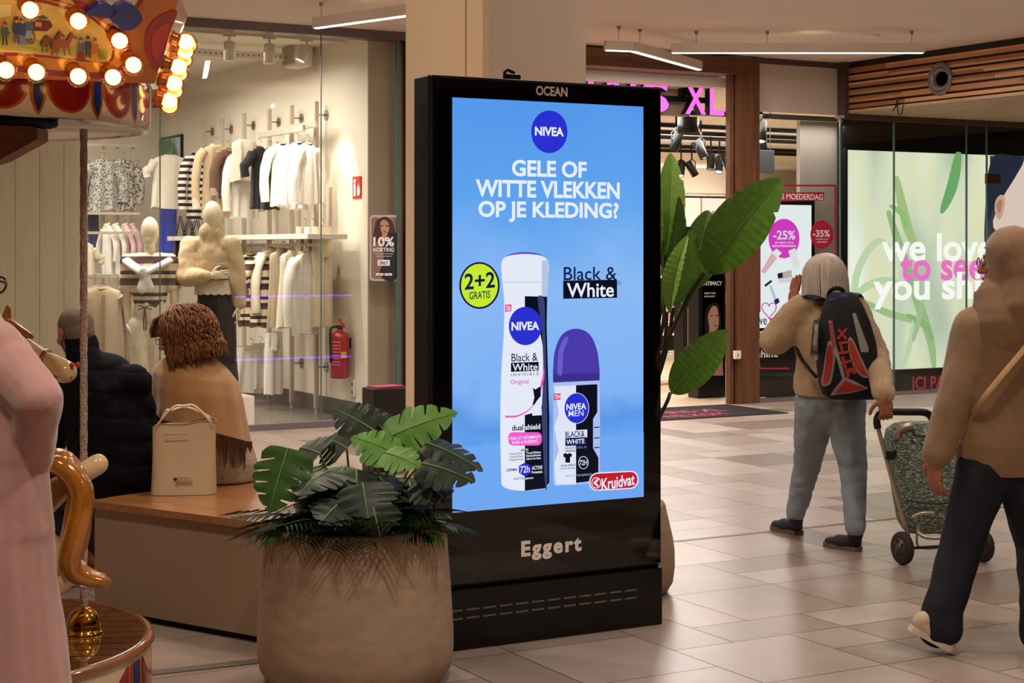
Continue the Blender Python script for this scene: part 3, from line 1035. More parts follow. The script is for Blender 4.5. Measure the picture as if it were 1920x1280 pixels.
def paddle(mb, base, tip, nrm, width, cup=.25, bend=.12, mt=None, tears=2, seed=0):
    """bird-of-paradise blade with a pale midrib and a few tears"""
    t, s_, n, L = frame_from(Vector(base), Vector(tip), Vector(nrm)); base = Vector(base)
    r = random.Random(seed)
    tear = [(r.choice((-1, 1)), r.uniform(.45, .93)) for _ in range(tears)]

    def pt(u, w):
        return base + t * (u * L) + s_ * w + n * (cup * abs(w) * (1 - .3 * u) - bend * L * (u - .5) ** 2 * 2 + .006 * math.sin(u * 90) * abs(w) / width)
    mb.use(mt)
    N, K = 40, 5
    for sd in (-1, 1):
        vs = []
        for i in range(N + 1):
            u = i / N
            wd = width / 2 * max(0.0, math.sin(PI * u ** .85)) ** .62
            for ts, tu in tear:
                if ts == sd and abs(u - tu) < .013:
                    wd *= .78
            for k in range(K + 1):
                w = wd * k / K
                vs.append(pt(min(1, u + .10 * (w / width) * (1 - u)), sd * w))
        mb.add(vs, [[i * (K + 1) + k, (i + 1) * (K + 1) + k, (i + 1) * (K + 1) + k + 1, i * (K + 1) + k + 1] for i in range(N) for k in range(K)], True)
    mb.use(VEIN).tube([pt(k / 10, 0) + n * .001 for k in range(11)], [.007 - .0006 * k for k in range(11)], 6)


PL1 = mat('paddle_green', '#5b8a2c', .4, noise_amt=.18, noise_scale=30, stretch=(1, 1, 1))
PL2 = mat('paddle_light', '#82b045', .4, noise_amt=.15, noise_scale=30)
PL3 = mat('paddle_dark', '#4a7026', .4, noise_amt=.2, noise_scale=30)
DST = mat('paddle_stalk', '#2b2a18', .5)


def pad(bx, by, tx, ty, d, dt, nrm, wpx, mt, stalk, seed, cup=.25, bend=.12, tears=2):
    m = MB(); b = P(bx, by, d)
    paddle(m, b, P(tx, ty, d + dt), nrm, wpx / F * d, cup, bend, mt, tears, seed)
    m.use(DST).tube(smooth_line([Vector((p2c.x, p2c.y, .36))] + [P(x, y, dd) for x, y, dd in stalk] + [b], 6), .009, 8)
    m.build('leaf', p2, fix=False)


pad(1320, 512, 1461, 334, 7.75, -.15, CAMD + UP * .3 - RGT * .15, 108, PL1, [(1242, 665, 7.82), (1285, 570, 7.78)], 3, cup=.22, tears=3)
pad(1262, 577, 1300, 432, 7.8, -.05, CAMD + RGT * .5, 62, PL1, [(1240, 690, 7.85)], 5, cup=.5)
pad(1292, 548, 1332, 392, 7.95, .1, CAMD + RGT * .2, 78, PL3, [(1246, 655, 7.9)], 6, cup=.3)
pad(1246, 480, 1262, 284, 8.1, .1, CAMD + RGT * .3, 60, PL2, [(1232, 620, 8.0)], 7, cup=.35)
pad(1243, 560, 1282, 368, 8.0, .05, CAMD * .7 + RGT * .8, 55, PL3, [(1236, 640, 7.95)], 8, cup=.4)
pad(1250, 585, 1284, 440, 7.7, -.05, CAMD * .6 - RGT * .7, 46, PL2, [(1236, 690, 7.8)], 9, cup=.5)
pad(1256, 738, 1363, 620, 7.7, -.1, CAMD + UP * .35, 74, PL1, [(1240, 775, 7.8)], 10, cup=.25)
pad(1215, 500, 1180, 320, 8.0, .1, CAMD, 90, PL1, [(1222, 620, 7.95)], 12)
pad(1200, 640, 1120, 520, 8.1, .1, CAMD + UP * .4, 90, PL1, [(1215, 720, 7.95)], 13)
# ---------------------------------------------------------------- figures: shared builders
A_ = Vector((-1.865, 7.39)); B_ = Vector((-.82, 6.66))
ea = (B_ - A_).normalized(); eb = Vector((-ea.y, ea.x))
LB = (B_ - A_).length
SKIN = mat('skin', '#b98767', .55, noise_amt=.06, noise_scale=30)
SKIN2 = mat('skin_ruddy', '#a8694e', .55, noise_amt=.08, noise_scale=30)
EYEW = mat('eye_white', '#e6ded4', .2)
IRIS = mat('eye_iris', '#3a2a1c', .2)
LIP = mat('lips', '#9a5648', .5)


def head_shape(mb, c, f, up, s=1.0):
    """closed shells of a head whose middle is c, face towards f"""
    f = Vector(f).normalized(); up = Vector(up); x = f.cross(up).normalized(); up = x.cross(f).normalized()
    M0 = mb.M
    R = Matrix((x, f, up)).transposed().to_4x4()
    mb.M = Matrix.Translation(c) @ R @ Matrix.Scale(s, 4)
    mb.ell((0, -.014, .028), (.074, .094, .084)); mb.ell((0, .018, -.035), (.06, .072, .074))
    mb.ell((0, .058, -.088), (.028, .026, .022)); mb.cap_((0, .088, .004), .008, (0, .106, -.034), .014)
    mb.ell((.012, .094, -.038), (.01, .012, .008)); mb.ell((-.012, .094, -.038), (.01, .012, .008))
    mb.ell((0, .078, .026), (.048, .016, .011))
    for sx in (-1, 1):
        mb.ell((sx * .036, .058, -.03), (.026, .026, .024)); mb.ell((sx * .076, -.008, -.012), (.009, .02, .032)); mb.ell((sx * .031, .074, .004), (.017, .012, .012))
    mb.ell((0, .086, -.063), (.022, .011, .006)); mb.ell((0, .084, -.073), (.019, .011, .007))
    mb.cap_((0, -.02, -.05), .053, (0, -.038, -.17), .058)
    H_ = mb.M; mb.M = M0
    return H_


def face_bits(mb, HM):
    mb2 = mb.M; mb.M = HM
    for sx in (-1, 1):
        mb.use(EYEW).ell((sx * .031, .080, .004), (.0125, .009, .0085), n=12, m=8)
        mb.use(IRIS).ell((sx * .031, .0878, .004), (.005, .003, .005), n=10, m=6)
    mb.use(LIP).ell((0, .0935, -.066), (.019, .006, .0065), n=12, m=8)
    mb.M = mb2


def hand_shape(mb, wrist, d, n, s, curl=.5, k=1.0, spread=.06, thumb=.35):
    """palm, four jointed fingers and a thumb on side s; palm faces n"""
    w = Vector(wrist); d = Vector(d).normalized(); n = Vector(n); n = (n - d * n.dot(d)).normalized()
    s = Vector(s); s = (s - d * s.dot(d) - n * s.dot(n)).normalized()
    R = Matrix((s, d, n)).transposed().to_4x4()
    mb.ell(w + d * .048 * k, (.039 * k, .052 * k, .0155 * k), rot=R)
    mb.cap_(w - d * .03 * k, .026 * k, w + d * .02 * k, .03 * k, sq=.72, side=n)
    for off, L in ((.029, .07), (.010, .079), (-.0095, .073), (-.0275, .057)):
        p = w + d * .088 * k + s * off * k
        dr = (d + s * off * spread * 30).normalized(); a = 0
        r = .0088 * k
        for q, fr in enumerate((.44, .31, .25)):
            a += curl * (.75, 1.0, .8)[q]
            dv = dr * math.cos(a) + n * math.sin(a)
            p2_ = p + dv * L * fr * k
            mb.cap_(p, r, p2_, r * .93, n=10); p = p2_; r *= .93
    p = w + d * .022 * k + s * .026 * k
    for q, L in enumerate((.04, .032, .026)):
        dv = (d * (.55 + .25 * q) + s * (.8 - .35 * q) + n * (thumb + .25 * q * curl)).normalized()
        p2_ = p + dv * L * k
        mb.cap_(p, (.0125 - .0012 * q) * k, p2_, (.0113 - .0012 * q) * k, n=10); p = p2_


def leg(mb, hip, knee, ank, toe, g=0.0, foot=True, r=(.085, .058, .04), side=None):
    mb.chain([hip, knee, ank], [r[0] + g, r[1] + g, r[2] + g])
    k, a = Vector(knee), Vector(ank)
    mb.ell(k.lerp(a, .3), (r[1] * .95 + g,) * 2 + (.12,), rot=(a - k).to_track_quat('Z', 'Y').to_matrix().to_4x4())
    if foot:
        a = Vector(ank); t = Vector(toe)
        mb.cap_(a, .036, t, .03)


def arm(mb, sh, el, wr, g=0.0, r=(.05, .041, .028)):
    mb.chain([sh, el, wr], [r[0] + g, r[1] + g, r[2] + g])


def puff(q, step, amp, M=None):
    """quilting: seams every 'step' up the shell"""
    me = q.data(); 
    for i, v in enumerate(me.vertices):
        z = v.co.z + .012 * math.sin(v.co.x * 9) + .01 * math.sin(v.co.y * 13 + 1)
        a = abs(math.sin(PI * z / step))
        k = amp * (a ** .45 - .75) + .004 * noise.noise(v.co * 22)
        q.v[i] = q.v[i] + v.normal * k
    bpy.data.meshes.remove(me)
    return q


def rumple(q, amp, scale, stretch=(1, 1, .35)):
    """soft cloth folds running mostly up and down"""
    me = q.data(); me.update()
    for i, v in enumerate(me.vertices):
        p = Vector((v.co.x * stretch[0], v.co.y * stretch[1], v.co.z * stretch[2])) * scale
        q.v[i] = q.v[i] + v.normal * (amp * (noise.noise(p) + .4 * noise.noise(p * 2.3)))
    bpy.data.meshes.remove(me)
    return q


def sit(q):
    """press flat whatever would sink into the bench seat"""
    for i, v in enumerate(q.v):
        X, Y = CA * v.x - SA * v.y - A_.x, SA * v.x + CA * v.y - A_.y
        if v.z < .504 and -.01 < X * ea.x + Y * ea.y < LB + .01 and -.01 < X * eb.x + Y * eb.y < 1.01:
            if v.z > .36:
                q.v[i] = Vector((v.x, v.y, .504))
    return q


def person(name_label, cat, base, body, voxel=.009, skin=None, hands=None, head=None, seated=False):
    """body = collected shells; one continuous skin mesh placed at base"""
    q = body.remesh(voxel, 3, skin)
    if seated:
        sit(q)
    for hfun in hands or []:
        hb = MB(skin); hfun(hb); hq = hb.remesh(.0034, 2, skin)
        me = hq.data(); q.use(skin).mesh(me, True); bpy.data.meshes.remove(me)
    if head:
        hb = MB(skin); HM = head_shape(hb, *head); hq = hb.remesh(.0045, 3, skin)
        me = hq.data(); q.use(skin).mesh(me, True); bpy.data.meshes.remove(me)
        face_bits(q, HM)
        o = q.build('person', base=base, label=name_label, cat=cat, fix=False)
        return o, HM
    return q.build('person', base=base, label=name_label, cat=cat, fix=False)


def strands(mb, HM, n, rng, length, r=.006, curl=.0, lift=.0, back=True, dens=None, start=.2, spread=1.0, out=.02):
    """locks that fall from the crown over the skull; canonical head space, y = face"""
    M0 = mb.M; mb.M = HM
    for i in range(n):
        a = rng.uniform(-2.5, 2.5) if curl < 1 else rng.uniform(-1.95, 1.95)           # 0 = back of the head
        top = Vector((.03 * math.sin(a) * rng.random(), -.01 - .03 * math.cos(a) * rng.random(), .112 + lift))
        pts = []
        L = length * rng.uniform(.85, 1.08)
        ph = rng.uniform(0, 6.3); fr = rng.uniform(.8, 1.4)
        NK = 26 if curl > 1 else 11
        for k in range(NK):
            u = k / (NK - 1)
            e = min(1, u * 1.9) * PI / 2
            rr = math.sin(e)
            rx, ry = (.081 + out) * spread, (.1 + out) * spread
            z = (.115 + lift) * math.cos(e) if u < .53 else -(u - .53) / .47 * L
            w = 1 + curl * .12 * math.sin(u * 9 * fr + ph)
            flare = 1 + (.12 * max(0, u - .5) if curl else -.05 * max(0, u - .7))
            tw_ = curl * .011 * math.sin(u * 24 * fr + ph); x = rx * math.sin(a) * rr * w * flare + tw_ * math.cos(a); y = -ry * math.cos(a) * rr * w * flare - .012
            z += curl * .012 * math.sin(u * 13 * fr + ph * 2)
            pts.append(Vector((x, y, z + .0)))
        pts[0] = top
        mb.tube(pts, [r * .7] + [r * rng.uniform(.9, 1.3) for _ in range(NK - 2)] + [r * .3], 6)
    mb.M = M0


# ---------------------------------------------------------------- bench


def bpt(u, v, z=0.0):
    q = A_ + ea * u + eb * v
    return cw(q.x, q.y, z)


LB = (B_ - A_).length
bench = thing('bench', 'low wide bench with a varnished plank top and plain taupe sides', 'bench', bpt(LB / 2, .5))
BT = wood('bench_oak', '#8c5a33', '#a87344', axis=(1.5, 10, 10), rough=.28, coat=.3, scale=4)
BF = mat('bench_taupe', '#957b62', .6, noise_amt=.05, noise_scale=60)


def bslab(mb, u0, u1, v0, v1, z0, z1):
    mb.prism([bpt(u0, v0, z0), bpt(u1, v0, z0), bpt(u1, v1, z0), bpt(u0, v1, z0)], (0, 0, z1 - z0))


m = MB(BF); bslab(m, .02, LB - .02, .02, .98, .03, .47); m.build('body', bench)
m = MB(mat('plinth_dark', '#1b1714', .8)); bslab(m, .05, LB - .05, .05, .95, 0, .03); m.build('plinth', bench)
m = MB(BT)
for i in range(7):
    bslab(m, 0, LB, i / 7 + .001, (i + 1) / 7 - .001, .47, .5)
m.build('seat', bench)

rng = random.Random(5)
# ---------------------------------------------------------------- seated man
d0 = 7.66
V = lambda px, py, dy=0.0: P(px, py, d0 + dy)
bd = MB()
pel, chest = V(212, 893, .05), V(192, 750, .06)
bd.cap_(pel, .165, V(203, 830, .04), .15, sq=.75, side=FWD); bd.cap_(V(203, 830, .04), .15, chest, .165, sq=.72, side=FWD)
bd.cap_(chest, .13, V(160, 690, .06), .07)
shL, shR = V(122, 712, .12), V(252, 715, .02)
bd.cap_(shL, .055, shR, .055)
elL, elR = V(95, 820, .25), V(272, 830, .1)
wrL, wrR = V(100, 900, .5), V(190, 890, .42)
arm(bd, shL, elL, wrL); arm(bd, shR, elR, wrR)
kL, kR = V(118, 930, .42), V(150, 930, .55)
aL, aR = P(134, 1080, 7.98), P(172, 1070, 8.5)
hipL, hipR = V(185, 905, .12), V(235, 905, .12)
leg(bd, hipL, kL, aL, None, foot=False); leg(bd, hipR, kR, aR, None, foot=False)
fdir = (FWD * .75 - RGT * .65 - UP * .22)
hc = V(140, 622, .1)
man, HM = person('person in a black quilted jacket sitting hunched on the bench with short grey hair', 'person', (bpt(.3, .35).x, bpt(.3, .35).y, .5), bd, skin=SKIN2, seated=True,
                 hands=[lambda hb: hand_shape(hb, wrL, FWD * .6 - UP * .6, -RGT, FWD, .5), lambda hb: hand_shape(hb, wrR, -RGT * .6 + FWD * .4 - UP * .3, FWD, UP, .5)],
                 head=(hc, fdir, UP * .95 + fdir * .2))
jb = MB(mat('jacket_black', '#0c0d12', .9, spec=.2, bump=.1, bump_scale=300))
g = .03
jb.cap_(V(228, 925, .06), .15, V(215, 880, .05), .195, sq=.75, side=FWD)
jb.cap_(V(215, 880, .05), .205, V(205, 800, .04), .20, sq=.75, side=FWD); jb.cap_(V(205, 800, .04), .20, V(190, 735, .06), .185, sq=.75, side=FWD)
jb.cap_(V(190, 735, .06), .165, V(163, 672, .06), .075); jb.cap_(V(160, 672, .06), .083, V(152, 648, .07), .078)
arm(jb, shL, elL, wrL, 0, (.085, .075, .05)); arm(jb, shR, elR, wrR, 0, (.076, .074, .055)); jb.cap_(shL, .07, shR, .08)
q = jb.remesh(.009, 4); puff(q, .105, .012); sit(q); q.build('jacket', man, fix=False)
tb = MB(mat('trousers_charcoal', '#1c1b1e', .85)); leg(tb, hipL, kL, aL + UP * .05, 0, .02, False); leg(tb, hipR, kR, aR + UP * .05, 0, .02, False)
tb.cap_(hipL, .11, hipR, .11); sit(tb.remesh(.01, 3)).build('trousers', man, fix=False)
for a, t in ((aL, P(118, 1104, 8.12)), (aR, P(165, 1080, 8.65))):
    sb = MB(mat('shoe_offwhite', '#cfc8c0', .6)); b_ = Vector((a.x, a.y, .045)); t_ = Vector((t.x, t.y, .035)); sb.cap_(b_, .045, t_, .038); sb.cap_(a + UP * .02, .042, b_, .04)
    sb.remesh(.006, 3).build('shoe', man, fix=False)
hb = MB(mat('hair_grey_short', '#7d6a5c', .8, noise_amt=.25, noise_scale=60, bump=.6, bump_scale=260)); hb.M = HM
hb.ell((0, -.02, .035), (.079, .097, .083)); hb.ell((0, -.05, -.005), (.07, .066, .075)); hb.M = Matrix.Identity(4)
hb.remesh(.005, 2).build('hair', man, fix=False)

# ---------------------------------------------------------------- seated woman with shawl
d0 = 7.98
bd = MB()
pel, chest = V(400, 872, .02), V(376, 745, .0)
bd.cap_(pel, .16, V(388, 810, 0), .135, sq=.75, side=FWD); bd.cap_(V(388, 810, 0), .135, chest, .145, sq=.72, side=FWD); bd.cap_(chest, .12, V(355, 690, 0), .06)
shL, shR = V(322, 730, .06), V(410, 733, -.02)
elL, elR = V(318, 820, .15), V(415, 820, .02); wrL, wrR = V(300, 870, .35), V(350, 850, .32)
bd.cap_(shL, .05, shR, .05); arm(bd, shL, elL, wrL); arm(bd, shR, elR, wrR)
kn = [pel + FWD * .52 - RGT * .12 + UP * .05 + RGT * s_ - UP * .01 for s_ in (-.1, .1)]
an = [Vector((k.x, k.y, .09)) + FWD * .05 for k in kn]
for s_, k, a in zip((-.08, .08), kn, an):
    leg(bd, pel + RGT * s_, k, a, a + FWD * .14 - UP * .05)
fdir = (-RGT * .96 + FWD * .10 - UP * .28)
hc = V(338, 628, .0)
wom, HM = person('person with curly auburn hair and a camel shawl sitting on the bench', 'person', (pel.x, pel.y, .5), bd, skin=SKIN, seated=True,
                 hands=[lambda hb: hand_shape(hb, wrL, FWD, UP, RGT, .6), lambda hb: hand_shape(hb, wrR, -RGT + FWD * .5, FWD, UP, .6)],
                 head=(hc, fdir, UP))
HR = mat('hair_auburn', '#7d4a24', .5, noise_amt=.4, noise_scale=50)
hb = MB(HR); hb.M = HM
hb.ell((0, -.045, .04), (.098, .105, .095)); hb.ell((0, -.1, -.03), (.095, .07, .085)); hb.ell((0, -.15, -.09), (.07, .05, .05)); hb.ell((0, .02, .08), (.07, .06, .035))
hb.M = Matrix.Identity(4)
q = hb.remesh(.006, 3); rumple(q, .016, 26, (1, 1, 1))
strands(q, HM, 900, rng, .13, .0026, 1.3, .02, out=.035, spread=1.12)
q.M = HM
for i in range(110):
    a = rng.uniform(-1.1, 1.1); z0 = rng.uniform(-.02, .05)
    pts = [Vector((.09 * math.sin(a) + .01 * math.sin(k * 1.3 + i), -.1 - .013 * k - .016 * math.cos(k * 1.4 + i), z0 - .024 * k)) for k in range(6)]
    q.tube(pts, [.004, .005, .005, .005, .004, .002], 6)
for i in range(14):     # fringe at the brow
    x = -.06 + .12 * i / 13
    q.tube([Vector((x * .6, .02, .118)), Vector((x, .085, .1)), Vector((x * 1.15, .112, .055)), Vector((x * 1.2, .116, .022))], [.007, .009, .008, .003], 6)
q.M = Matrix.Identity(4)
q.build('hair', wom, fix=False)
gb = MB(mat('spectacle_metal', '#3a2c24', .3, .8)); gb.M = HM
for sx in (-1, 1):
    gb.tube([Vector((sx * .034 + .024 * math.cos(t * PI / 8), .105, .0 + .018 * math.sin(t * PI / 8))) for t in range(17)], .0016, 6)
    gb.tube([Vector((sx * .058, .103, .006)), Vector((sx * .08, .0, .01))], .0016, 6)
gb.M = Matrix.Identity(4); gb.build('spectacles', wom)
# coat under the shawl
cb = MB(mat('coat_fleece', '#c9b59b', .95, noise_amt=.1, noise_scale=60, bump=.8, bump_scale=140, sheen=.3))
cb.cap_(V(412, 878, .02), .185, V(395, 800, .0), .165, sq=.8, side=FWD); cb.cap_(V(395, 800, 0), .165, chest, .16, sq=.75, side=FWD)
for s_, k in zip((-.08, .08), kn):
    cb.cap_(pel + RGT * s_, .12, k, .1)
arm(cb, shL, elL, wrL, 0, (.065, .06, .05)); arm(cb, shR, elR, wrR, 0, (.065, .06, .05))
q = cb.remesh(.009, 3)
sit(q)
q.build('coat', wom, fix=False)
# shawl
SH = mat('shawl_camel', '#b88a5a', .9, sheen=.4, noise_amt=.06, noise_scale=40, bump=.15, bump_scale=400)
nk = V(358, 652, .0); hemc = V(378, 800, .0)
prof = [(0, .075, .07), (.10, .10, .09), (.22, .16, .13), (.36, .20, .165), (.55, .215, .18), (.78, .222, .185), (1.0, .232, .19)]


def hem_z(a):          # a = 0 to the right, pi/2 away, pi left, 3pi/2 towards the lens
    return 1.61 - (790 - 465) / F * d0 + (-.085 * math.cos(a) + .02 * math.sin(a)) - .018 * math.cos(a * 2 - 1)


def shp(u, v):
    a = 2 * PI * u; i = 0
    while i < len(prof) - 2 and v > prof[i + 1][0]:
        i += 1
    t = (v - prof[i][0]) / (prof[i + 1][0] - prof[i][0]); t = max(0, min(1, t))
    rx = prof[i][1] * (1 - t) + prof[i + 1][1] * t; ry = prof[i][2] * (1 - t) + prof[i + 1][2] * t
    c = nk.lerp(hemc, v)
    fold = 1 + .05 * v * noise.noise(Vector((math.cos(a) * 2.4, math.sin(a) * 2.4, v * .8))) + .025 * v * math.sin(a * 11 + v * 2)
    z = nk.z + .0 + (hem_z(a) - nk.z) * v
    pnt = c + RGT * (rx * fold * math.cos(a)) + FWD * (ry * fold * math.sin(a))
    return Vector((pnt.x, pnt.y, z))


m = MB(SH); m.grid(shp, 90, 30)
m.grid(lambda u, v: shp(u, v) + (Vector((hemc.x, hemc.y, 0)) - Vector((shp(u, v).x, shp(u, v).y, 0))).normalized() * .006, 90, 30)
sh = m.build('shawl', wom, fix=False)
fr = MB(mat('fringe_brown', '#5a3a20', .9, noise_amt=.3, noise_scale=60))
for i in range(170):
    u = i / 170; p = shp(u, 1.0)
    L = rng.uniform(.10, .15)
    off = Vector((rng.uniform(-.012, .012), rng.uniform(-.012, .012), 0))
    fr.tube([p, p + off * .5 - UP * L * .5, p + off - UP * L], [.0032, .003, .0018], 5)
fr.build('fringe', sh)
# tote bag
tc0 = P(345, 925, 7.62)
bag = thing('tote_bag', 'cream leather tote bag on the bench behind the person in the shawl', 'bag', (tc0.x, tc0.y, .5))
LE = mat('bag_leather', '#cdb591', .5, bump=.06, bump_scale=220, noise_amt=.04, noise_scale=20)
ex = (RGT * .97 + FWD * .12).normalized(); ey = Vector((-ex.y, ex.x, 0))
tc0.z = .502
hw = .142


def tote(u, v):
    a = 2 * PI * u
    sx = math.copysign(abs(math.cos(a)) ** .35, math.cos(a)); sy = math.copysign(abs(math.sin(a)) ** .6, math.sin(a))
    dep = .075 * (1 - .75 * v) + .012
    w = hw * (1 + .03 * (1 - v)) * (1 - .02 * math.sin(v * PI))
    z = .30 * v - .012 * v * math.cos(a * 2 + .6) + .03 * v * (sx > 0) * abs(sx)
    return tc0 + ex * (w * sx) + ey * (dep * sy + .02 * v) + UP * z


m = MB(LE); m.grid(tote, 64, 16); m.poly([tote(k / 64, 0) for k in range(64)])
m.build('body', bag)
m = MB(mat('bag_seam', '#a8906c', .5)); m.tube([tote(k / 64, 1.0) for k in range(65)], .004, 6)
zz = tc0 - ey * .078
m.tube([tc0 + ex * -.09 - ey * .05 + UP * .27, tc0 + ex * .02 - ey * .048 + UP * .27], .003, 6)
m.build('piping', bag)
for sgn in (0, 1):
    m = MB(LE); q0 = tote(.36 if not sgn else .64, .98); q1 = tote(.14 if not sgn else .86, .98)
    top = (q0 + q1) / 2 + UP * (.085 if sgn else .06) - ex * .06 * (1 - sgn)
    pts = smooth_line([q0 - UP * .05, q0, q0.lerp(top, .6) + UP * .03, top, q1.lerp(top, .6) + UP * .03, q1, q1 - UP * .05], 5)
    m.tube(pts, .0085, 8, flat=.45); m.build('handle', bag)
m = MB(LE); c_ = tc0 - ey * .0895 + UP * .075
m.box(c_ - ex * .0, (.075, .004, .022), rot=Matrix((ex, ey, UP)).transposed().to_4x4(), bev=.0015); m.build('strap_tab', bag)
m = MB(mat('stud_metal', '#5a4a38', .3, .9)); m.ell(c_ - ex * .032 - ey * .003, (.008, .008, .008), n=14, m=8); m.build('stud', bag)
# ---------------------------------------------------------------- carousel
CC = cw(-1.88, 5.40)
CR = .70
car = thing('carousel', 'small painted fairground carousel with glowing bulbs, gold panels and a plank deck', 'carousel', CC)
GOLD = mat('gold_paint', '#b4621a', .25, .35, noise_amt=.2, noise_scale=6, coat=.5)
ORNG = mat('orange_paint', '#b5541a', .25, .1, noise_amt=.2, noise_scale=5, coat=.6)
REDP = mat('red_paint', '#8d1a12', .22, noise_amt=.25, noise_scale=7, coat=.6)
BLUP = mat('blue_paint', '#142a6a', .22, noise_amt=.2, noise_scale=8, coat=.6)
CREM = mat('cream_paint', '#d9c19a', .25, coat=.5)
CHRO = mat('chrome', '#b9aa98', .12, 1.0)
BRAS = mat('brass', '#b98a2e', .12, 1.0)
BULB = mat('bulb_glow', '#fff3d8', .2, emit='#ffd796', estr=4.5)
BULBC = mat('bulb_core', '#fff3d8', .2, emit='#ffe8bd', estr=4.2)
BGL = glass_mat('bulb_glass', '#ffe2ad', 1.0)


def cyl_patch(mb, pts, r, mt, zoff=0.0, n=1):
    """painted shape on the drum: (angle, z) points on a cylinder of radius r round the carousel axis"""
    mb.use(mt)
    c = (sum(p[0] for p in pts) / len(pts), sum(p[1] for p in pts) / len(pts))
    K = 5
    f = lambda a, z: Vector((CC.x + r * math.cos(a), CC.y + r * math.sin(a), z))
    vs = [f(*c)]
    for k in range(1, K + 1):
        vs += [f(c[0] + (a - c[0]) * k / K, c[1] + (z - c[1]) * k / K) for a, z in pts]
    N = len(pts)
    fs = [[0, 1 + i, 1 + (i + 1) % N] for i in range(N)]
    for k in range(K - 1):
        fs += [[1 + k * N + i, 1 + (k + 1) * N + i, 1 + (k + 1) * N + (i + 1) % N, 1 + k * N + (i + 1) % N] for i in range(N)]
    mb.add(vs, fs, True)


def swag(a0, w, zt, zb):
    return [(a0 - w, zt)] + [(a0 - w * math.cos(PI * k / 14), zt - (zt - zb) * math.sin(PI * k / 14) ** .7) for k in range(1, 14)] + [(a0 + w, zt)]


def drop(a0, w, zt, zb):
    return [(a0 - w, zt), (a0 - w, zb + (zt - zb) * .35), (a0 - w * .5, zb + (zt - zb) * .12), (a0, zb), (a0 + w * .5, zb + (zt - zb) * .12), (a0 + w, zb + (zt - zb) * .35), (a0 + w, zt)]


def decor(mb, r, zt, zb, n):
    for k in range(n):
        a = 2 * PI * k / n + .12
        cyl_patch(mb, swag(a, PI / n * .80, zt, zb + .025), r + .001, ORNG)
        cyl_patch(mb, swag(a, PI / n * .70, zt, zb + .032), r + .002, REDP)
        b = a + PI / n
        cyl_patch(mb, drop(b, PI / n * .22, zt, zb + .012), r + .0025, GOLD)
        cyl_patch(mb, drop(b, PI / n * .14, zt, zb + .024), r + .0035, BLUP)


# canopy drum
m = MB(CREM); m.lathe([(CR - .02, 2.0), (CR, 1.995), (CR, 2.13), (CR - .02, 2.135)], (CC.x, CC.y, 0), 96, cap=False)
decor(m, CR, 2.132, 1.985, 20)
m.build('canopy_drum', car, fix=False)
m = MB(CHRO); m.lathe([(.05, 2.02), (CR - .03, 2.003), (CR - .018, 1.993), (CR - .008, 1.996)], (CC.x, CC.y, 0), 96, cap=False)
m.build('canopy_ceiling', car)
m = MB(mat('speaker_black', '#0d0b0a', .7)); sp_ = P(45, 218, 5.25); m.lathe([(.10, 1.99), (.105, 2.0), (.10, 2.012), (.01, 2.012)], (sp_.x, sp_.y, 0), 40); m.lathe([(.085, 1.985), (.09, 1.992), (.01, 1.996)], (sp_.x, sp_.y, 0), 40)
m.build('speaker', car)
m = MB(ORNG); m.lathe([(CR - .01, 2.135), (CR - .03, 2.2), (CR * .6, 2.75), (.06, 3.0)], (CC.x, CC.y, 0), 64); m.build('canopy_roof', car)
# centre column with timber corbel
m = MB(CREM); m.lathe([(.2, .35), (.22, .4), (.18, .5), (.17, 1.8), (.22, 1.95), (.24, 2.0)], (CC.x, CC.y, 0), 40); m.build('centre_column', car)
m = MB(wood('corbel_wood', '#6b3d22', '#8a5230', axis=(3, 3, 9), rough=.5))
cpts = [P(-140, 232, 5.15), P(60, 236, 5.15), P(70, 240, 5.15), P(70, 261, 5.15), P(0, 299, 5.15), P(-140, 345, 5.15)]
m.prism(cpts, FWD * .12); m.build('corbel', car)
# deck
m = MB(mat('deck_planks', '#7a4c2a', .08, noise_amt=.3, noise_scale=5, stretch=(1, 14, 1), coat=1.0))
DZ = .35
pd = (FWD * .98 - RGT * .0).normalized()
nb = 17
for i in range(nb):
    v0, v1 = -CR + .015 + (2 * CR - .03) * i / nb, -CR + .015 + (2 * CR - .03) * (i + 1) / nb - .007
    pts = []
    tilt = Matrix.Rotation(math.radians(8), 4, 'Z')
    R0 = CR - .015
    h0, h1 = math.sqrt(max(0, R0 ** 2 - v0 ** 2)), math.sqrt(max(0, R0 ** 2 - v1 ** 2))
    N = 8
    for k in range(N + 1):
        v = v0 + (v1 - v0) * k / N; pts.append((math.sqrt(max(0, R0 ** 2 - v * v)), v))
    for k in range(N + 1):
        v = v1 + (v0 - v1) * k / N; pts.append((-math.sqrt(max(0, R0 ** 2 - v * v)), v))
    w_ = [CC + tilt @ (RGT * a + FWD * b) + UP * (DZ - .02) for a, b in pts]
    if (w_[0] - w_[N]).length < .002:
        continue
    m.prism(w_, UP * .02)
m.build('deck', car)
m = MB(mat('plank_joint', '#b98350', .3)); m.lathe([(CR - .02, DZ - .0008), (.02, DZ - .0008)], (CC.x, CC.y, 0), 64); m.build('joint_fill', car)
m = MB(CREM); m.lathe([(CR - .05, .0), (CR - .03, .02), (CR - .03, .06), (CR - .005, .1), (CR + .004, .2), (CR + .004, DZ - .035)], (CC.x, CC.y, 0), 96, cap=False)
decor(m, CR + .004, DZ - .04, .09, 12); m.build('deck_apron', car, fix=False)
m = MB(mat('deck_rim', '#8a5a38', .12, coat=1.0)); m.lathe([(CR - .018, DZ - .03), (CR + .006, DZ - .034), (CR + .016, DZ - .02), (CR + .012, DZ - .002), (CR, DZ + .003), (CR - .018, DZ + .001)], (CC.x, CC.y, 0), 96, cap=False)
m.build('deck_rim', car)
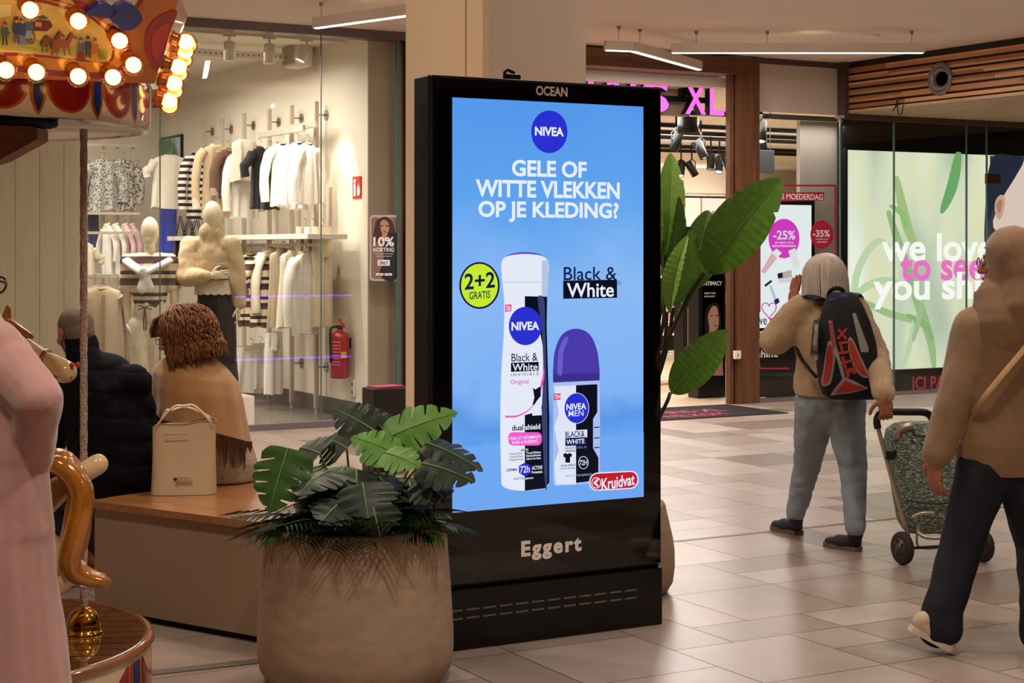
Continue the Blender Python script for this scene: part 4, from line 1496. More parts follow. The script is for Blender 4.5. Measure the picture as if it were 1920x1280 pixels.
# twisted poles with brass cups
pb_ = FL(157, 1186, DZ)
for k in range(3):
    off = Matrix.Rotation(2 * PI * k / 3, 4, 'Z') @ (pb_ - Vector((CC.x, CC.y, pb_.z)))
    b = Vector((CC.x + off.x, CC.y + off.y, DZ))
    m = MB(mat('glitter_pole', '#c9a898', .35, .15, bump=1.0, bump_scale=160, noise_amt=.4, noise_scale=150))
    rr = .0118
    rings = []
    for i in range(150):
        z = DZ + .02 + (2.0 - DZ - .02) * i / 149
        rings.append([(b.x + rr * (1 + .10 * math.cos(4 * a + i * .9)) * math.cos(a), b.y + rr * (1 + .10 * math.cos(4 * a + i * .9)) * math.sin(a), z) for a in [2 * PI * q / 16 for q in range(16)]])
    m.loft(rings); po_ = m.build('pole', car)
    m = MB(BRAS); m.lathe([(.064, DZ + .001), (.066, DZ + .005), (.057, DZ + .008), (.054, DZ + .02), (.0545, DZ + .026), (.052, DZ + .045), (.04, DZ + .07), (.02, DZ + .083), (.012, DZ + .086)], (b.x, b.y, 0), 40)
    for a in range(6):
        m.ell((b.x + .060 * math.cos(a), b.y + .060 * math.sin(a), DZ + .007), (.004, .004, .003), n=8, m=6)
    m.build('pole_cup', po_)

# rounding boards with bulbs
def board_frame(p0, p1, pt):
    ex = (p1 - p0).normalized(); up = (pt - p1); n = ex.cross(up).normalized(); 
    return ex, n


Q0, Q1, Q2 = P(-120, 140, 4.63), P(290, 157, 5.02), P(341, -20, 4.90)
exb, nb_ = board_frame(Q0, Q1, Q2)
if nb_.dot(CAMD) < 0:
    nb_ = -nb_


def BP(px, py, off=0.0):
    """picture ray onto the board plane, lifted by off"""
    o = Vector((0, 0, H)); dr = P(px, py, 1.0) - o
    t = (Q0 - o).dot(nb_) / dr.dot(nb_)
    return o + dr * t + nb_ * off


def board(px_pts, name, mt, off, th):
    m = MB(mt); m.prism([BP(x, y, off) for x, y in px_pts], -nb_ * th); return m.build(name, car)


board([(-420, 135), (-200, 138), (290, 157), (300, 120), (318, 60), (341, -20), (352, -70), (270, 0), (250, 30), (-10, -80), (-420, -120)], 'rounding_board', GOLD, 0, .025)
m = MB(REDP)
med = smooth_line([(290, 130), (276, 108), (271, 80), (278, 50), (298, 30), (331, 20), (317, 62), (302, 118)], 5, True)
m.prism([BP(x, y, .004) for x, y in med], -nb_ * .004)
m.use(mat('red_bright', '#b02a1c', .22, coat=.6)).prism([BP(x, y, .006) for x, y in smooth_line([(294, 112), (284, 95), (283, 70), (296, 50), (318, 42), (308, 80)], 5, True)], -nb_ * .004)
m.build('medallion', car)
m = MB(BLUP)
for pts in ([(156, 22), (172, 8), (192, 0), (208, 8), (214, 18), (200, 28), (186, 26)], [(204, 30), (210, 10), (228, 0), (250, 8), (262, 30), (248, 48), (228, 52), (212, 44)]):
    m.prism([BP(x, y, .02) for x, y in smooth_line(pts, 5, True)], -nb_ * .02)
m.build('scroll_crest', car)
# red border round the painted picture, then the picture itself
BPIC = [(-60, 2), (60, 2), (110, 12), (160, 28), (196, 58), (208, 88), (200, 112), (160, 110), (60, 98), (-60, 84)]
m = MB(REDP)
bo = smooth_line([(-80, -30), (50, -22), (130, -4), (190, 22), (232, 58), (246, 98), (236, 132), (200, 146), (110, 142), (0, 130), (-80, 124)], 5, True)
m.prism([BP(x, y, .003) for x, y in bo], -nb_ * .003)
m.use(mat('amber_band', '#c8841e', .25, .3, coat=.6)).prism([BP(x, y, .005) for x, y in smooth_line([(-80, -14), (50, -8), (126, 8), (180, 32), (220, 66), (232, 100), (222, 124), (190, 134), (100, 130), (0, 118), (-80, 112)], 5, True)], -nb_ * .003)
m.use(REDP).prism([BP(x, y, .006) for x, y in smooth_line([(-80, -4), (56, -3), (116, 8), (166, 26), (204, 60), (214, 92), (204, 116), (160, 114), (60, 104), (-80, 92)], 5, True)], -nb_ * .003)
m.build('border', car)
m = MB(mat('picture_field', '#d9b35a', .35, noise_amt=.2, noise_scale=9, coat=.4))
m.prism([BP(x, y, .008) for x, y in smooth_line(BPIC, 5, True)], -nb_ * .003)
lay = [.0085]


def art(pts, c, sm=False):
    lay[0] += .00012
    m.use(mat('art_' + c.lstrip('#'), c, .4, coat=.3)).poly([BP(x, y, lay[0]) for x, y in (smooth_line(pts, 4, True) if sm else pts)])


def el(cx, cy, rx, ry, c, n=18):
    art([(cx + rx * math.cos(2 * PI * k / n), cy + ry * math.sin(2 * PI * k / n)) for k in range(n)], c)


art([(-60, 70), (40, 66), (120, 84), (203, 92), (198, 110), (150, 108), (60, 96), (-60, 82)], '#b9b04e')
art([(28, 82), (90, 92), (120, 98), (60, 92)], '#8fa84a')
art([(-60, 4), (20, 6), (18, 28), (-60, 40)], '#e0c884')
# coach: body, roof, trunk, wheels with spokes
art([(56, 34), (92, 36), (97, 47), (86, 56), (60, 55), (52, 46)], '#6e2413'); art([(62, 28), (80, 26), (90, 33), (60, 34)], '#4c5a2a'); art([(52, 40), (58, 34), (58, 54)], '#3c1710')
art([(64, 38), (76, 39), (76, 48), (64, 47)], '#c79a58')
for cx, cy, r in ((56, 67, 13), (84, 74, 11)):
    el(cx, cy, r * .62, r, '#2e1710'); el(cx, cy, r * .5, r * .84, '#d2ae5a')
    for k in range(6):
        a = PI * k / 6
        art([(cx + r * .55 * math.cos(a) - .6, cy + r * .9 * math.sin(a)), (cx + r * .55 * math.cos(a) + .6, cy + r * .9 * math.sin(a)), (cx - r * .55 * math.cos(a) + .6, cy - r * .9 * math.sin(a)), (cx - r * .55 * math.cos(a) - .6, cy - r * .9 * math.sin(a))], '#5a2a16')
    el(cx, cy, 2, 3, '#2e1710')


def art_horse(x, y, k, c):
    q = lambda pts: [(x + a * k, y + b * k) for a, b in pts]
    for lx, dx in ((-15, -4), (-11, 2), (9, -2), (13, 4)):
        art(q([(lx - 2, 4), (lx + 3, 4), (lx + dx + 2, 14), (lx + dx + 3, 25), (lx + dx - 1, 25), (lx + dx - 1, 14)]), c)
    art(q([(-19, -4), (-8, -8), (6, -6), (15, -9), (18, 0), (14, 7), (0, 8), (-14, 8), (-20, 3)]), c, True)
    art(q([(8, -4), (14, -14), (20, -22), (23, -25), (24, -20), (33, -13), (31, -9), (24, -12), (20, -3), (14, 3)]), c, True)
    art(q([(-19, -3), (-23, 2), (-24, 12), (-21, 8), (-18, 2)]), '#3b1d10', True)
    art(q([(9, -8), (14, -18), (20, -25), (20, -21), (15, -12), (11, -5)]), '#3b1d10')


art_horse(92, 74, .82, '#8a4a22'); art_horse(112, 78, .9, '#9a4f22')


def art_man(x, y, k, coat, leg_, hat, skirt=False):
    q = lambda pts: [(x + a * k, y + b * k) for a, b in pts]
    if skirt:
        art(q([(-5, -2), (5, -2), (10, 22), (-10, 22)]), leg_)
    else:
        art(q([(-5, 0), (-1, 0), (-2, 22), (-6, 22)]), leg_); art(q([(1, 0), (5, 0), (6, 22), (2, 22)]), leg_)
    art(q([(-6, -18), (6, -18), (8, 2), (-7, 2)]), coat, True)
    art(q([(5, -17), (9, -8), (14, -4), (12, -1), (6, -5)]), coat)
    el(x, y - 22 * k, 3.4 * k, 4.4 * k, '#c99262'); art(q([(-7, -24), (7, -24), (4, -26), (3, -31), (-3, -31), (-4, -26)]), hat)


art_man(40, 58, 1.0, '#3d4a6e', '#6f7fa0', '#2b1a14', True); art_man(28, 56, .95, '#2e3c63', '#564a6a', '#3a2418'); art_man(6, 62, .85, '#3e6a34', '#35344e', '#8a2c1a')
art_man(51, 50, .8, '#51648c', '#9aa3b0', '#4c2a1a', True)
art_man(148, 90, .8, '#56606e', '#7a1c1c', '#54606a', True); art_man(161, 86, .75, '#3a4250', '#2b2f38', '#222'+'222', False); art_man(174, 92, .85, '#b4602a', '#c28a2e', '#8a4a22', True)
for k in range(7):
    art([(182 + 2 * k, 110), (183 + 2 * k, 84 + (k % 3) * 5), (185 + 2 * k, 109)], '#7b7a22')
m.build('painted_picture', car, fix=False)


def bulb(pos, n, k=1.0):
    R = n.to_track_quat('Z', 'Y').to_matrix().to_4x4()
    m = MB(GOLD); m.M = Matrix.Translation(pos) @ R @ Matrix.Scale(k, 4)
    m.lathe([(.021, 0), (.023, .004), (.018, .012), (.0175, .03)], n=18)
    sock = m.build('bulb', car)
    m = MB(BULBC); m.M = Matrix.Translation(pos) @ R @ Matrix.Scale(k, 4)
    m.ell((0, 0, .048), (.023, .023, .025), n=14, m=8); m.build('filament_glow', sock)
    m = MB(BGL); m.M = Matrix.Translation(pos) @ R @ Matrix.Scale(k, 4)
    rings = []
    for i in range(13):
        a = -PI / 2 + .35 + (PI - .42) * i / 12
        rings.append([((.031 + .0018 * ((j + i) % 2)) * math.cos(a) * math.cos(2 * PI * j / 20), (.031 + .0018 * ((j + i) % 2)) * math.cos(a) * math.sin(2 * PI * j / 20), .049 + .031 * math.sin(a)) for j in range(20)])
    m.loft(rings, smooth=False); m.build('globe', sock)


for x, y in ((135, 25), (212, 62), (238, 107), (200, 130), (135, 128), (57, 120), (0, 116), (45, 4), (-60, 112), (-40, -12)):
    c = BP(x, y, .053) - nb_ * .049
    bulb(c, nb_, 1.0)
# the next board, seen along its face
r1, r2 = P(292, 150, 5.10), P(300, 168, 5.75)
r3, r4 = P(338, -10, 5.04), P(352, 30, 5.78)
m = MB(GOLD); m.prism([r1, r2, r4, r3], -RGT * .025)
m.build('rounding_board', car)
n2 = (r2 - r1).cross(r3 - r1).normalized()
if n2.dot(RGT) < 0:
    n2 = -n2
for x, y, d in ((340, 72, 5.25), (333, 88, 5.42), (325, 102, 5.55), (330, 120, 5.2), (316, 128, 5.5), (312, 148, 5.25), (300, 158, 5.55), (300, 180, 5.3), (284, 184, 5.5), (345, 78, 5.65)):
    p_ = P(x - 12, y, d); p_ = p_ - n2 * (p_ - r1).dot(n2)
    bulb(p_ + n2 * .0, n2, 1.05)

# ---------------------------------------------------------------- carousel horses
HC = mat('horse_cream', '#d8b888', .16, noise_amt=.12, noise_scale=6, coat=.9)
HG = mat('horse_gold_hair', '#a8661c', .15, .25, noise_amt=.3, noise_scale=9, coat=.9)
HP = mat('horse_pink_tack', '#b8325e', .25, coat=.7)
HB = mat('horse_blue_tack', '#1d3f9a', .25, coat=.7)


def make_horse(base, rz):
    """galloping fairground horse about 0.9 m long, facing +x, at body height"""
    W = Matrix.Translation(base) @ Matrix.Rotation(rz, 4, 'Z')
    b = MB(HC); b.M = W
    b.cap_((-.20, 0, .52), .125, (.02, 0, .50), .115); b.cap_((.02, 0, .50), .115, (.20, 0, .54), .12)
    b.cap_((.22, 0, .58), .095, (.33, 0, .78), .062); b.cap_((.33, 0, .78), .062, (.36, 0, .86), .06)
    b.cap_((.36, 0, .885), .055, (.47, 0, .845), .036); b.cap_((.47, 0, .845), .036, (.53, 0, .825), .033)
    b.ell((.38, 0, .865), (.05, .05, .055))
    for s_ in (-1, 1):
        b.cap_((.325, s_ * .03, .925), .014, (.32, s_ * .036, .97), .005)
        b.ell((.545, s_ * .017, .835), (.012, .01, .012))
    b.chain([(.22, .07, .50), (.36, .07, .40), (.27, .07, .26), (.23, .07, .22)], [.062, .038, .028, .03])
    b.chain([(.22, -.07, .52), (.40, -.07, .50), (.46, -.07, .34), (.50, -.07, .31)], [.062, .038, .026, .03])
    b.chain([(-.24, .07, .49), (-.33, .07, .42), (-.435, .07, .345), (-.36, .07, .285), (-.29, .07, .27)], [.095, .06, .036, .028, .032])
    b.chain([(-.24, -.07, .50), (-.34, -.07, .54), (-.42, -.07, .60), (-.50, -.07, .645)], [.09, .05, .032, .034])
    q = b.remesh(.007, 4, HC); h = q.build('carousel_horse', car, fix=False, at=W)
    b = MB(HG); b.M = W
    for k in range(9):
        t = k / 8
        b.cap_((.30 - .10 * t, .0, .955 - .36 * t), .03, (.22 - .12 * t, .035 * (-1) ** k, .90 - .36 * t), .012)
    b.cap_((.37, 0, .945), .02, (.43, .0, .92), .008); b.cap_((.35, 0, .95), .02, (.36, .0, 1.0), .008)
    b.remesh(.005, 2, HG).build('mane', h, fix=False)
    b = MB(HG); b.M = W
    tl = smooth_line([Vector(p) for p in ((-.30, .02, .60), (-.345, .03, .665), (-.40, .04, .665), (-.445, .05, .58), (-.435, .06, .46), (-.42, .06, .37), (-.46, .06, .325), (-.53, .06, .30))], 5)
    n = len(tl)
    for off in (-.034, -.012, .012, .034):
        b.tube([p + Vector((.006 * math.sin(i * .5 + off * 90), off * (1 + .6 * math.sin(PI * i / n)), .008 * math.cos(i * .35 + off * 200))) for i, p in enumerate(tl)],
               [.012 + .026 * math.sin(PI * (i + 1) / (n + 2)) for i in range(n)], 10)
    b.remesh(.006, 2, HG).build('tail', h, fix=False)
    b = MB(HP); b.M = W
    b.tube([Vector((-.02 + .02 * math.cos(t), .128 * math.cos(t), .50 + .128 * math.sin(t))) for t in [2 * PI * k / 24 for k in range(25)]], .011, 8)
    b.tube([Vector((-.02, .12, .53)), Vector((-.2, .135, .56)), Vector((-.33, .05, .58)), Vector((-.335, -.05, .58)), Vector((-.2, -.135, .56)), Vector((-.02, -.12, .53))], .010, 8)
    b.tube([Vector((.05, .11, .55)), Vector((.2, .125, .56)), Vector((.325, .04, .55)), Vector((.325, -.04, .55)), Vector((.2, -.125, .56)), Vector((.05, -.11, .55))], .012, 8)
    b.use(mat('tack_stud', '#b9b2b4', .2, .8)).ell((.2, -.133, .56), (.02, .008, .02)); b.ell((-.2, -.137, .56), (.02, .008, .02)); b.ell((-.2, .137, .56), (.02, .008, .02))
    b.build('harness', h)
    b = MB(HB); b.M = W
    b.cap_((-.10, 0, .635), .05, (.08, 0, .625), .045, sq=.7); b.cap_((-.13, 0, .66), .035, (-.14, 0, .70), .02)
    for s_ in (-1, 1):
        b.ell((.0, s_ * .115, .56), (.10, .015, .06))
    b.remesh(.006, 2, HB).build('saddle', h, fix=False)
    b = MB(mat('bridle_red', '#8a2414', .25, coat=.6)); b.M = W
    b.tube([Vector((.475, .038 * math.cos(t), .842 + .04 * math.sin(t))) for t in [2 * PI * k / 16 for k in range(17)]], .006, 6)
    for s_ in (-1, 1):
        b.tube([Vector((.475, s_ * .038, .842)), Vector((.40, s_ * .054, .87)), Vector((.34, s_ * .05, .92))], .006, 6)
        b.use(mat('horse_eye', '#1a0d08', .1)).ell((.415, s_ * .046, .885), (.012, .006, .011)); b.use(mat('horse_mouth', '#a8362a', .3)).tube([Vector((.555, s_ * .012, .812)), Vector((.50, s_ * .034, .815))], .004, 6)
        b.ell((.558, s_ * .016, .842), (.007, .005, .009)); b.use(MATS['bridle_red'])
    b.build('bridle', h)
    return h


hz = DZ + .0
# horse on the far side, facing along the deck to the right
pA = P(132, 690, 5.62)         # muzzle
k_ = RGT * .98 + CAMD * .2
rzA = math.atan2(k_.y, k_.x)
kd = Vector((math.cos(rzA), math.sin(rzA), 0))
baseA = pA - kd * .545 * 1.22; baseA.z = pA.z - .835 * 1.22
hA = make_horse(baseA, rzA)
# horse on the near side, facing left: its tail trails towards the pole
pT = P(95, 872, 5.12)
k_ = -RGT * .97 + CAMD * .25
rzB = math.atan2(k_.y, k_.x); kd = Vector((math.cos(rzB), math.sin(rzB), 0))
baseB = pT + kd * .36; baseB.z = pT.z - .655
hB_ = copy_tree(hA, baseB - CC, rzB)
hA.scale = (1.22, 1.22, 1.22)
for o, bz in ((hA, baseA), (hB_, baseB)):
    # hanger rod through the saddle up to the canopy
    m = MB(BRAS); m.tube([(bz.x, bz.y, bz.z + .42), (bz.x, bz.y, 2.0)], .011, 10)
    ROOTM[o.name] = ROOTM[car.name] @ Matrix.Translation(o.location) @ Matrix.Rotation(o.rotation_euler.z, 4, 'Z') @ Matrix.Scale(o.scale[0], 4)
    m.build('hanger_rod', o)
# ---------------------------------------------------------------- fashion shop: garments
rng = random.Random(21)
HW = mat('hanger_wood', '#b5824c', .5)
HS = mat('hanger_steel', '#9c948a', .25, .9)
CL = {}


def cloth(c, b=.25):
    return mat('cloth_' + c.lstrip('#'), c, .9, noise_amt=.05, noise_scale=25, bump=b, bump_scale=120, sheen=.15)


WHT, CRM, BEI, TAU, BRN, BLK2, PNK = (cloth(c) for c in ('#e9e2d8', '#ded0b8', '#c9ae8a', '#ab9880', '#6a4c38', '#1a1718', '#dfb9b5'))
STR = stripes('knit_stripes', ['#d8c8a4', '#33222a', '#d8c8a4', '#d8c8a4', '#5a2c36', '#33222a'], 'Z', 5.2, bump=.3)
STRH = stripes('cardigan_stripes', ['#e6dfd2', '#2c2222'], 'Z', 14, bump=.3)
FLO = spots_mat('floral_grey', '#c9c3b6', '#5b6270', 42, thr=.42)
FLO2 = spots_mat('floral_blue', '#d3cbb8', '#56627c', 30, thr=.45)
EMB = mat('embroidery_black', '#15141a', .7)
GRN, DEN, YEL, VIO = cloth('#8d9a7c'), cloth('#4a5c7c'), cloth('#d9c79c'), cloth('#1f46d8')
LACE = spots_mat('lace_cream', '#ddd0b8', '#9c8a70', 90, thr=.3)


def hang(name, label, top, w, L, phi, mt, kind='top', sl=.0, flare=1.1, group=None, sleeve=.45, trim=None, hanger=True, depth=.055, open_=None, lean=0.0):
    """a garment hanging from top (the hook point); w shoulder width, L length, phi the direction of its width"""
    ex = Vector((math.cos(phi), math.sin(phi), 0)); ey = Vector((-ex.y, ex.x, 0))
    t = thing(name, label, 'garment', top, 0, group)
    s0 = Vector(top) - UP * (.09 if hanger else 0)
    ph = rng.uniform(0, 6)
    if hanger:
        m = MB(HW)
        if kind in ('trousers', 'skirt'):
            m.use(HS); m.tube([s0 + ex * -w * .5, s0 + ex * w * .5], .006, 6)
        else:
            m.tube([s0 - ex * w * .47 - UP * .075, s0 - ex * w * .2 - UP * .015, s0, s0 + ex * w * .2 - UP * .015, s0 + ex * w * .47 - UP * .075], [.010, .014, .013, .014, .010], 8)
        ho = m.build('hanger', t)
        m = MB(HS); m.tube([s0, s0 + UP * .03] + [s0 + UP * (.055 + .024 * math.sin(a)) - ex * (.024 * math.cos(a)) for a in [PI + .6 - k * .55 for k in range(7)]], .0032, 6)
        m.build('hook', ho)
    m = MB(mt)
    N = 40

    def ring(z, hw, dp, fold):
        out = []
        for k in range(N):
            a = 2 * PI * k / N
            c, s_ = math.cos(a), math.sin(a)
            x = hw * math.copysign(abs(c) ** .8, c); y = dp * s_
            f = fold * math.sin(a * 7 + ph + z * 2) + fold * .6 * math.sin(a * 12 + 2 * ph)
            out.append(s0 + ex * (x * (1 + f * .4)) + ey * (y * (1 + f * 6) + lean * z) - UP * (z + .012 * math.sin(3 * a + ph) * (z > L * .9)))
        return out
    if kind == 'trousers':
        m.loft([ring(L * v, w * (.5 + .06 * v), depth * (.9 if v < .1 else 1), .03 + .02 * v) for v in (0, .05, .12, .22, .3)], cap=False)
        for sx in (-1, 1):
            rg = []
            for v in (.25, .4, .55, .7, .85, 1.0):
                rg.append([s0 + ex * (sx * w * .26 + w * (.27 + .05 * flare * v) * math.cos(a)) + ey * (depth * (1 + .12 * math.sin(3 * a + ph)) * math.sin(a)) - UP * (L * v + .008 * math.sin(a * 3)) for a in [2 * PI * k / 24 for k in range(24)]])
            m.loft(rg)
        m.build('trouser_legs', t)
        m = MB(trim or mt); m.loft([ring(z, w * .505, depth * .93, .02) for z in (-.004, .035)], cap=False); m.build('waistband', t)
        return t
    if kind == 'skirt':
        m.loft([ring(L * v, w * (.5 + (flare - 1) * v * .6), depth * (.8 + .5 * v), .02 + .05 * v) for v in (0, .08, .2, .4, .6, .8, 1.0)], cap=False)
        m.build('skirt_panel', t)
        m = MB(trim or mt); m.loft([ring(z, w * .51, depth * .85, .01) for z in (-.004, .03)], cap=False); m.build('waistband', t)
        return t
    prof = [(.0, .17, .5), (.02, .24, .62), (.05, .40, .78), (.085, .475, .85), (.16, .47, .98), (.32, .46, 1.05), (.55, .47 * (1 + (flare - 1) * .4), 1.08), (.8, .48 * (1 + (flare - 1) * .75), 1.1), (1.0, .485 * flare, 1.12)]
    m.loft([ring(L * a if a > .1 else a * min(L, .75) + .0, w * b, depth * c, .012 + .045 * a) for a, b, c in prof], cap=True)
    m.build('bodice', t)
    if sl:
        for sx in (-1, 1):
            mm = MB(mt)
            sh = s0 + ex * (sx * w * .44) - UP * .075
            pts = [sh, sh + ex * (sx * .06) - UP * .09, sh + ex * (sx * (.075 + .05 * sleeve)) - UP * (sl * .55), sh + ex * (sx * .085) - UP * sl]
            pts = smooth_line(pts, 4); n = len(pts)
            mm.tube(pts, [depth * (1.15 - .25 * i / n) * (1 + .06 * math.sin(i * 1.7 + ph)) for i in range(n)], 14, flat=.8)
            so_ = mm.build('sleeve', t)
            if trim and trim is not EMB:
                mm = MB(trim); mm.tube([pts[-3] + (pts[-1] - pts[-3]) * .1, pts[-1] - UP * .003], depth * .97, 14, flat=.82); mm.build('cuff', so_)
    # collar ring
    m = MB(trim or mt); m.tube([s0 + ex * (w * .19 * math.cos(a)) + ey * (depth * .62 * math.sin(a)) - UP * (.012 - .012 * math.sin(a)) for a in [2 * PI * k / 20 for k in range(21)]], .012, 8)
    m.build('collar', t)
    if open_:
        m = MB(open_); m.box(s0 - ey * (depth * 1.08) - UP * (L * .52), (.03, .012, L * .86), rot=Matrix((ex, ey, UP)).transposed().to_4x4(), bev=.004); m.build('placket', t)
    return t


def hang_px(name, label, l, r, top, bot, plane, mt, kind='top', sl=0, phi=None, **k):
    """place by picture box on the plane ('x', value) or ('y', value); top = hook row"""
    fn = PX if plane[0] == 'x' else PY
    c = fn((l + r) / 2, top, plane[1]); b = fn((l + r) / 2, bot, plane[1])
    d = c.x * SA + c.y * CA
    phi = math.radians(14) if phi is None else math.radians(phi)
    vis = abs(math.cos(phi + YAW))
    full = (r - l) / F * d / max(.3, vis)
    w = full / (1.28 if sl else 1.02) if kind not in ('trousers', 'skirt') else full / 1.15
    L = c.z - b.z - (.09 if k.get('hanger', True) else 0)
    return hang(name, label, c, w, L, phi, mt, kind, sl * L if sl else 0, **k)


g1 = 'clothes on the upper wall rail of the fashion shop'
XH = 6.12
hang_px('blouse', 'white blouse with black embroidered yoke, nearest the bare wall on the upper rail', 560, 592, 250, 382, ('x', XH), WHT, sl=.85, trim=EMB, group=g1, flare=1.15, phi=25)
hang_px('blouse', 'white embroidered blouse squeezed between two others on the upper rail', 540, 574, 248, 392, ('x', XH - .02), WHT, sl=.8, trim=EMB, group=g1, flare=1.2, phi=20, open_=EMB)
hang_px('blouse', 'white blouse with black dotted front band beside the black top', 507, 547, 250, 386, ('x', XH - .05), WHT, sl=.82, trim=EMB, group=g1, flare=1.2, phi=8, open_=EMB)
hang_px('dress', 'thin black top seen almost edge on between the blouse and the black dress', 499, 516, 262, 392, ('x', XH - .02), BLK2, group=g1, phi=38, open_=None)
hang_px('dress', 'black short-sleeved dress on a wooden hanger on the upper rail', 470, 503, 258, 390, ('x', XH - .05), BLK2, sl=.38, group=g1, phi=10)
hang_px('blouse', 'white lace-edged blouse under a knitted vest on a bust form', 434, 482, 282, 408, ('x', XH - .02), WHT, sl=.8, group=g1, hanger=False, flare=1.2)
hang_px('knit_vest', 'cream cable-knit vest over a white blouse on the upper rail', 438, 478, 262, 340, ('x', XH - .09), cloth('#e3d6c2', .8), group=g1, hanger=False, depth=.09)
hang_px('jacket', 'brown zip jacket half hidden behind the open beige jacket', 412, 441, 262, 372, ('x', XH), BRN, sl=.8, group=g1, trim=TAU)
hang_px('jacket', 'open beige cotton jacket with pockets on the upper rail', 376, 433, 255, 408, ('x', XH - .08), BEI, sl=.78, group=g1, trim=CRM, open_=CRM, phi=6)
hang_px('cardigan', 'black and white striped cardigan beside the beige jacket', 352, 384, 286, 412, ('x', XH), STRH, sl=.75, group=g1, hanger=False)
hang_px('t_shirt', 'plain white short-sleeved t-shirt on a wooden hanger', 281, 358, 276, 390, ('x', 6.0), cloth('#e6dccb', .1), sl=.3, group=g1, phi=0)
g2 = 'clothes on the lower wall rails of the fashion shop'
for i, (l, r, t_, b_, c, sl, lab) in enumerate((
        (488, 534, 448, 612, CRM, .72, 'cream zip jacket at the mannequin end of the lower jacket row'),
        (508, 556, 450, 612, TAU, .0, 'taupe sleeveless jacket second in the lower jacket row'),
        (528, 578, 452, 613, CRM, .0, 'pale canvas overshirt in the middle of the lower jacket row'),
        (550, 592, 455, 626, WHT, .8, 'off-white sweatshirt at the trouser end of the lower jacket row'))):
    hang_px('jacket', lab, l, r, t_, b_, ('x', 6.08 - .02 * i), c, sl=sl, group=g2, phi=22, flare=1.15)
for i, (l, r, b_, c, lab) in enumerate(((560, 584, 608, CRM, 'cream wide trousers clipped up behind the jackets'), (575, 600, 610, WHT, 'white straight trousers clipped in the middle of three'),
                                         (590, 618, 612, CRM, 'cream trousers clipped nearest the bare wall'))):
    hang_px('trousers', lab, l, r, 408, b_, ('x', 6.15 + .03 * i), c, 'trousers', group=g2, phi=35)
for i, (l, r, lab) in enumerate(((446, 490, 'striped knit polo behind the beige-jacketed mannequin'), (468, 516, 'striped knit polo beside the cream zip jacket'))):
    hang_px('polo_shirt', lab, l, r, 458, 612, ('x', 6.02 - .06 * i), STR, sl=.45, group=g2, phi=5, trim=BRN)
hang_px('skirt', 'white frilled skirt low on the wall beside the white plinth', 444, 498, 632, 735, ('x', 6.1), WHT, 'skirt', group=g2, flare=1.5)
hang_px('skirt', 'second white frilled skirt just behind the low one', 470, 506, 628, 728, ('x', 6.2), cloth('#e2dacd'), 'skirt', group=g2, flare=1.4)
hang_px('trousers', 'white straight trousers hanging low beneath the jacket row', 498, 528, 606, 738, ('x', 6.05), WHT, 'trousers', group=g2, phi=10)
g3 = 'clothes on the rear racks of the fashion shop'
hang_px('jacket', 'grey patterned quilted jacket on the rear rack', 163, 222, 284, 396, ('y', 19.3), FLO, sl=.7, group=g3, phi=0, depth=.09)
hang_px('jacket', 'blue and white floral jacket on the rear rack', 214, 250, 284, 394, ('y', 19.4), FLO2, sl=.75, group=g3, phi=20, depth=.08)
hang_px('trousers', 'blue jeans behind the quilted jacket on the rear rack', 156, 182, 305, 470, ('y', 19.8), DEN, 'trousers', group=g3)
hang_px('jacket', 'taupe cropped jacket at the screen edge of the rear rack', 122, 146, 300, 420, ('y', 19.6), TAU, sl=.7, group=g3, phi=10)
for i, (l, r, c, lab) in enumerate(((188, 214, WHT, 'white shirt first from the pole on the rear middle rail'), (203, 230, WHT, 'white shirt second from the pole on the rear middle rail'),
                                    (222, 246, PNK, 'pale pink shirt on the rear middle rail'), (236, 258, cloth('#c9a0a8'), 'dusky pink shirt last on the rear middle rail'))):
    hang_px('shirt', lab, l, r, 404, 516, ('y', 18.7), c, sl=.6, group=g3, phi=-72, depth=.03)
for i, (l, r, c, lab) in enumerate(((128, 150, YEL, 'pale yellow top beside the carousel pole in the shop'), (148, 176, CRM, 'cream top just past the carousel pole in the shop'))):
    hang_px('top', lab, l, r, 440, 522, ('y', 18.4), c, sl=.4, group=g3, phi=10)
hang_px('jacket', 'long grey-beige jacket with a black tag behind the seated man', 140, 236, 518, 700, ('y', 15.0), TAU, sl=.85, phi=4, flare=1.1, depth=.08, trim=cloth('#a08d76'), open_=cloth('#8f7e69'))
hang_px('jacket', 'pinkish cropped jacket at the edge of the taupe screen', 126, 160, 530, 650, ('y', 15.6), PNK, sl=.7, phi=8)
for i, (l, r, lab) in enumerate(((200, 220, 'sage green trousers behind the grey-beige jacket'), (216, 238, 'sage green trousers beside the striped mannequin'))):
    hang_px('trousers', lab, l, r, 520, 665, ('y', 16.4 + .1 * i), GRN, 'trousers', phi=15)
hang_px('dress', 'bright blue long dress under the wall picture', 302, 330, 372, 480, ('x', 6.15), VIO, flare=1.1, phi=8)
for i, (l, r, lab) in enumerate(((330, 346, 'black tote with long straps at the blue dress'), (346, 362, 'black tote in the middle of three under the shelf'), (360, 376, 'black tote against the beige-jacketed mannequin'))):
    c = PX((l + r) / 2, 405, 6.0); b = PX((l + r) / 2, 452, 6.0)
    t = thing('tote_bag', lab, 'bag', c)
    m = MB(BLK2); m.box((c.x, c.y, b.z - .06), (.16, .05, .24), rz=.25, bev=.01); m.build('body', t)
    for s_ in (-.03, .03):
        m = MB(BLK2); m.tube([(c.x - .06, c.y + s_, b.z + .05), (c.x, c.y + s_, c.z), (c.x + .06, c.y + s_, b.z + .05)], .008, 6); m.build('strap', t)

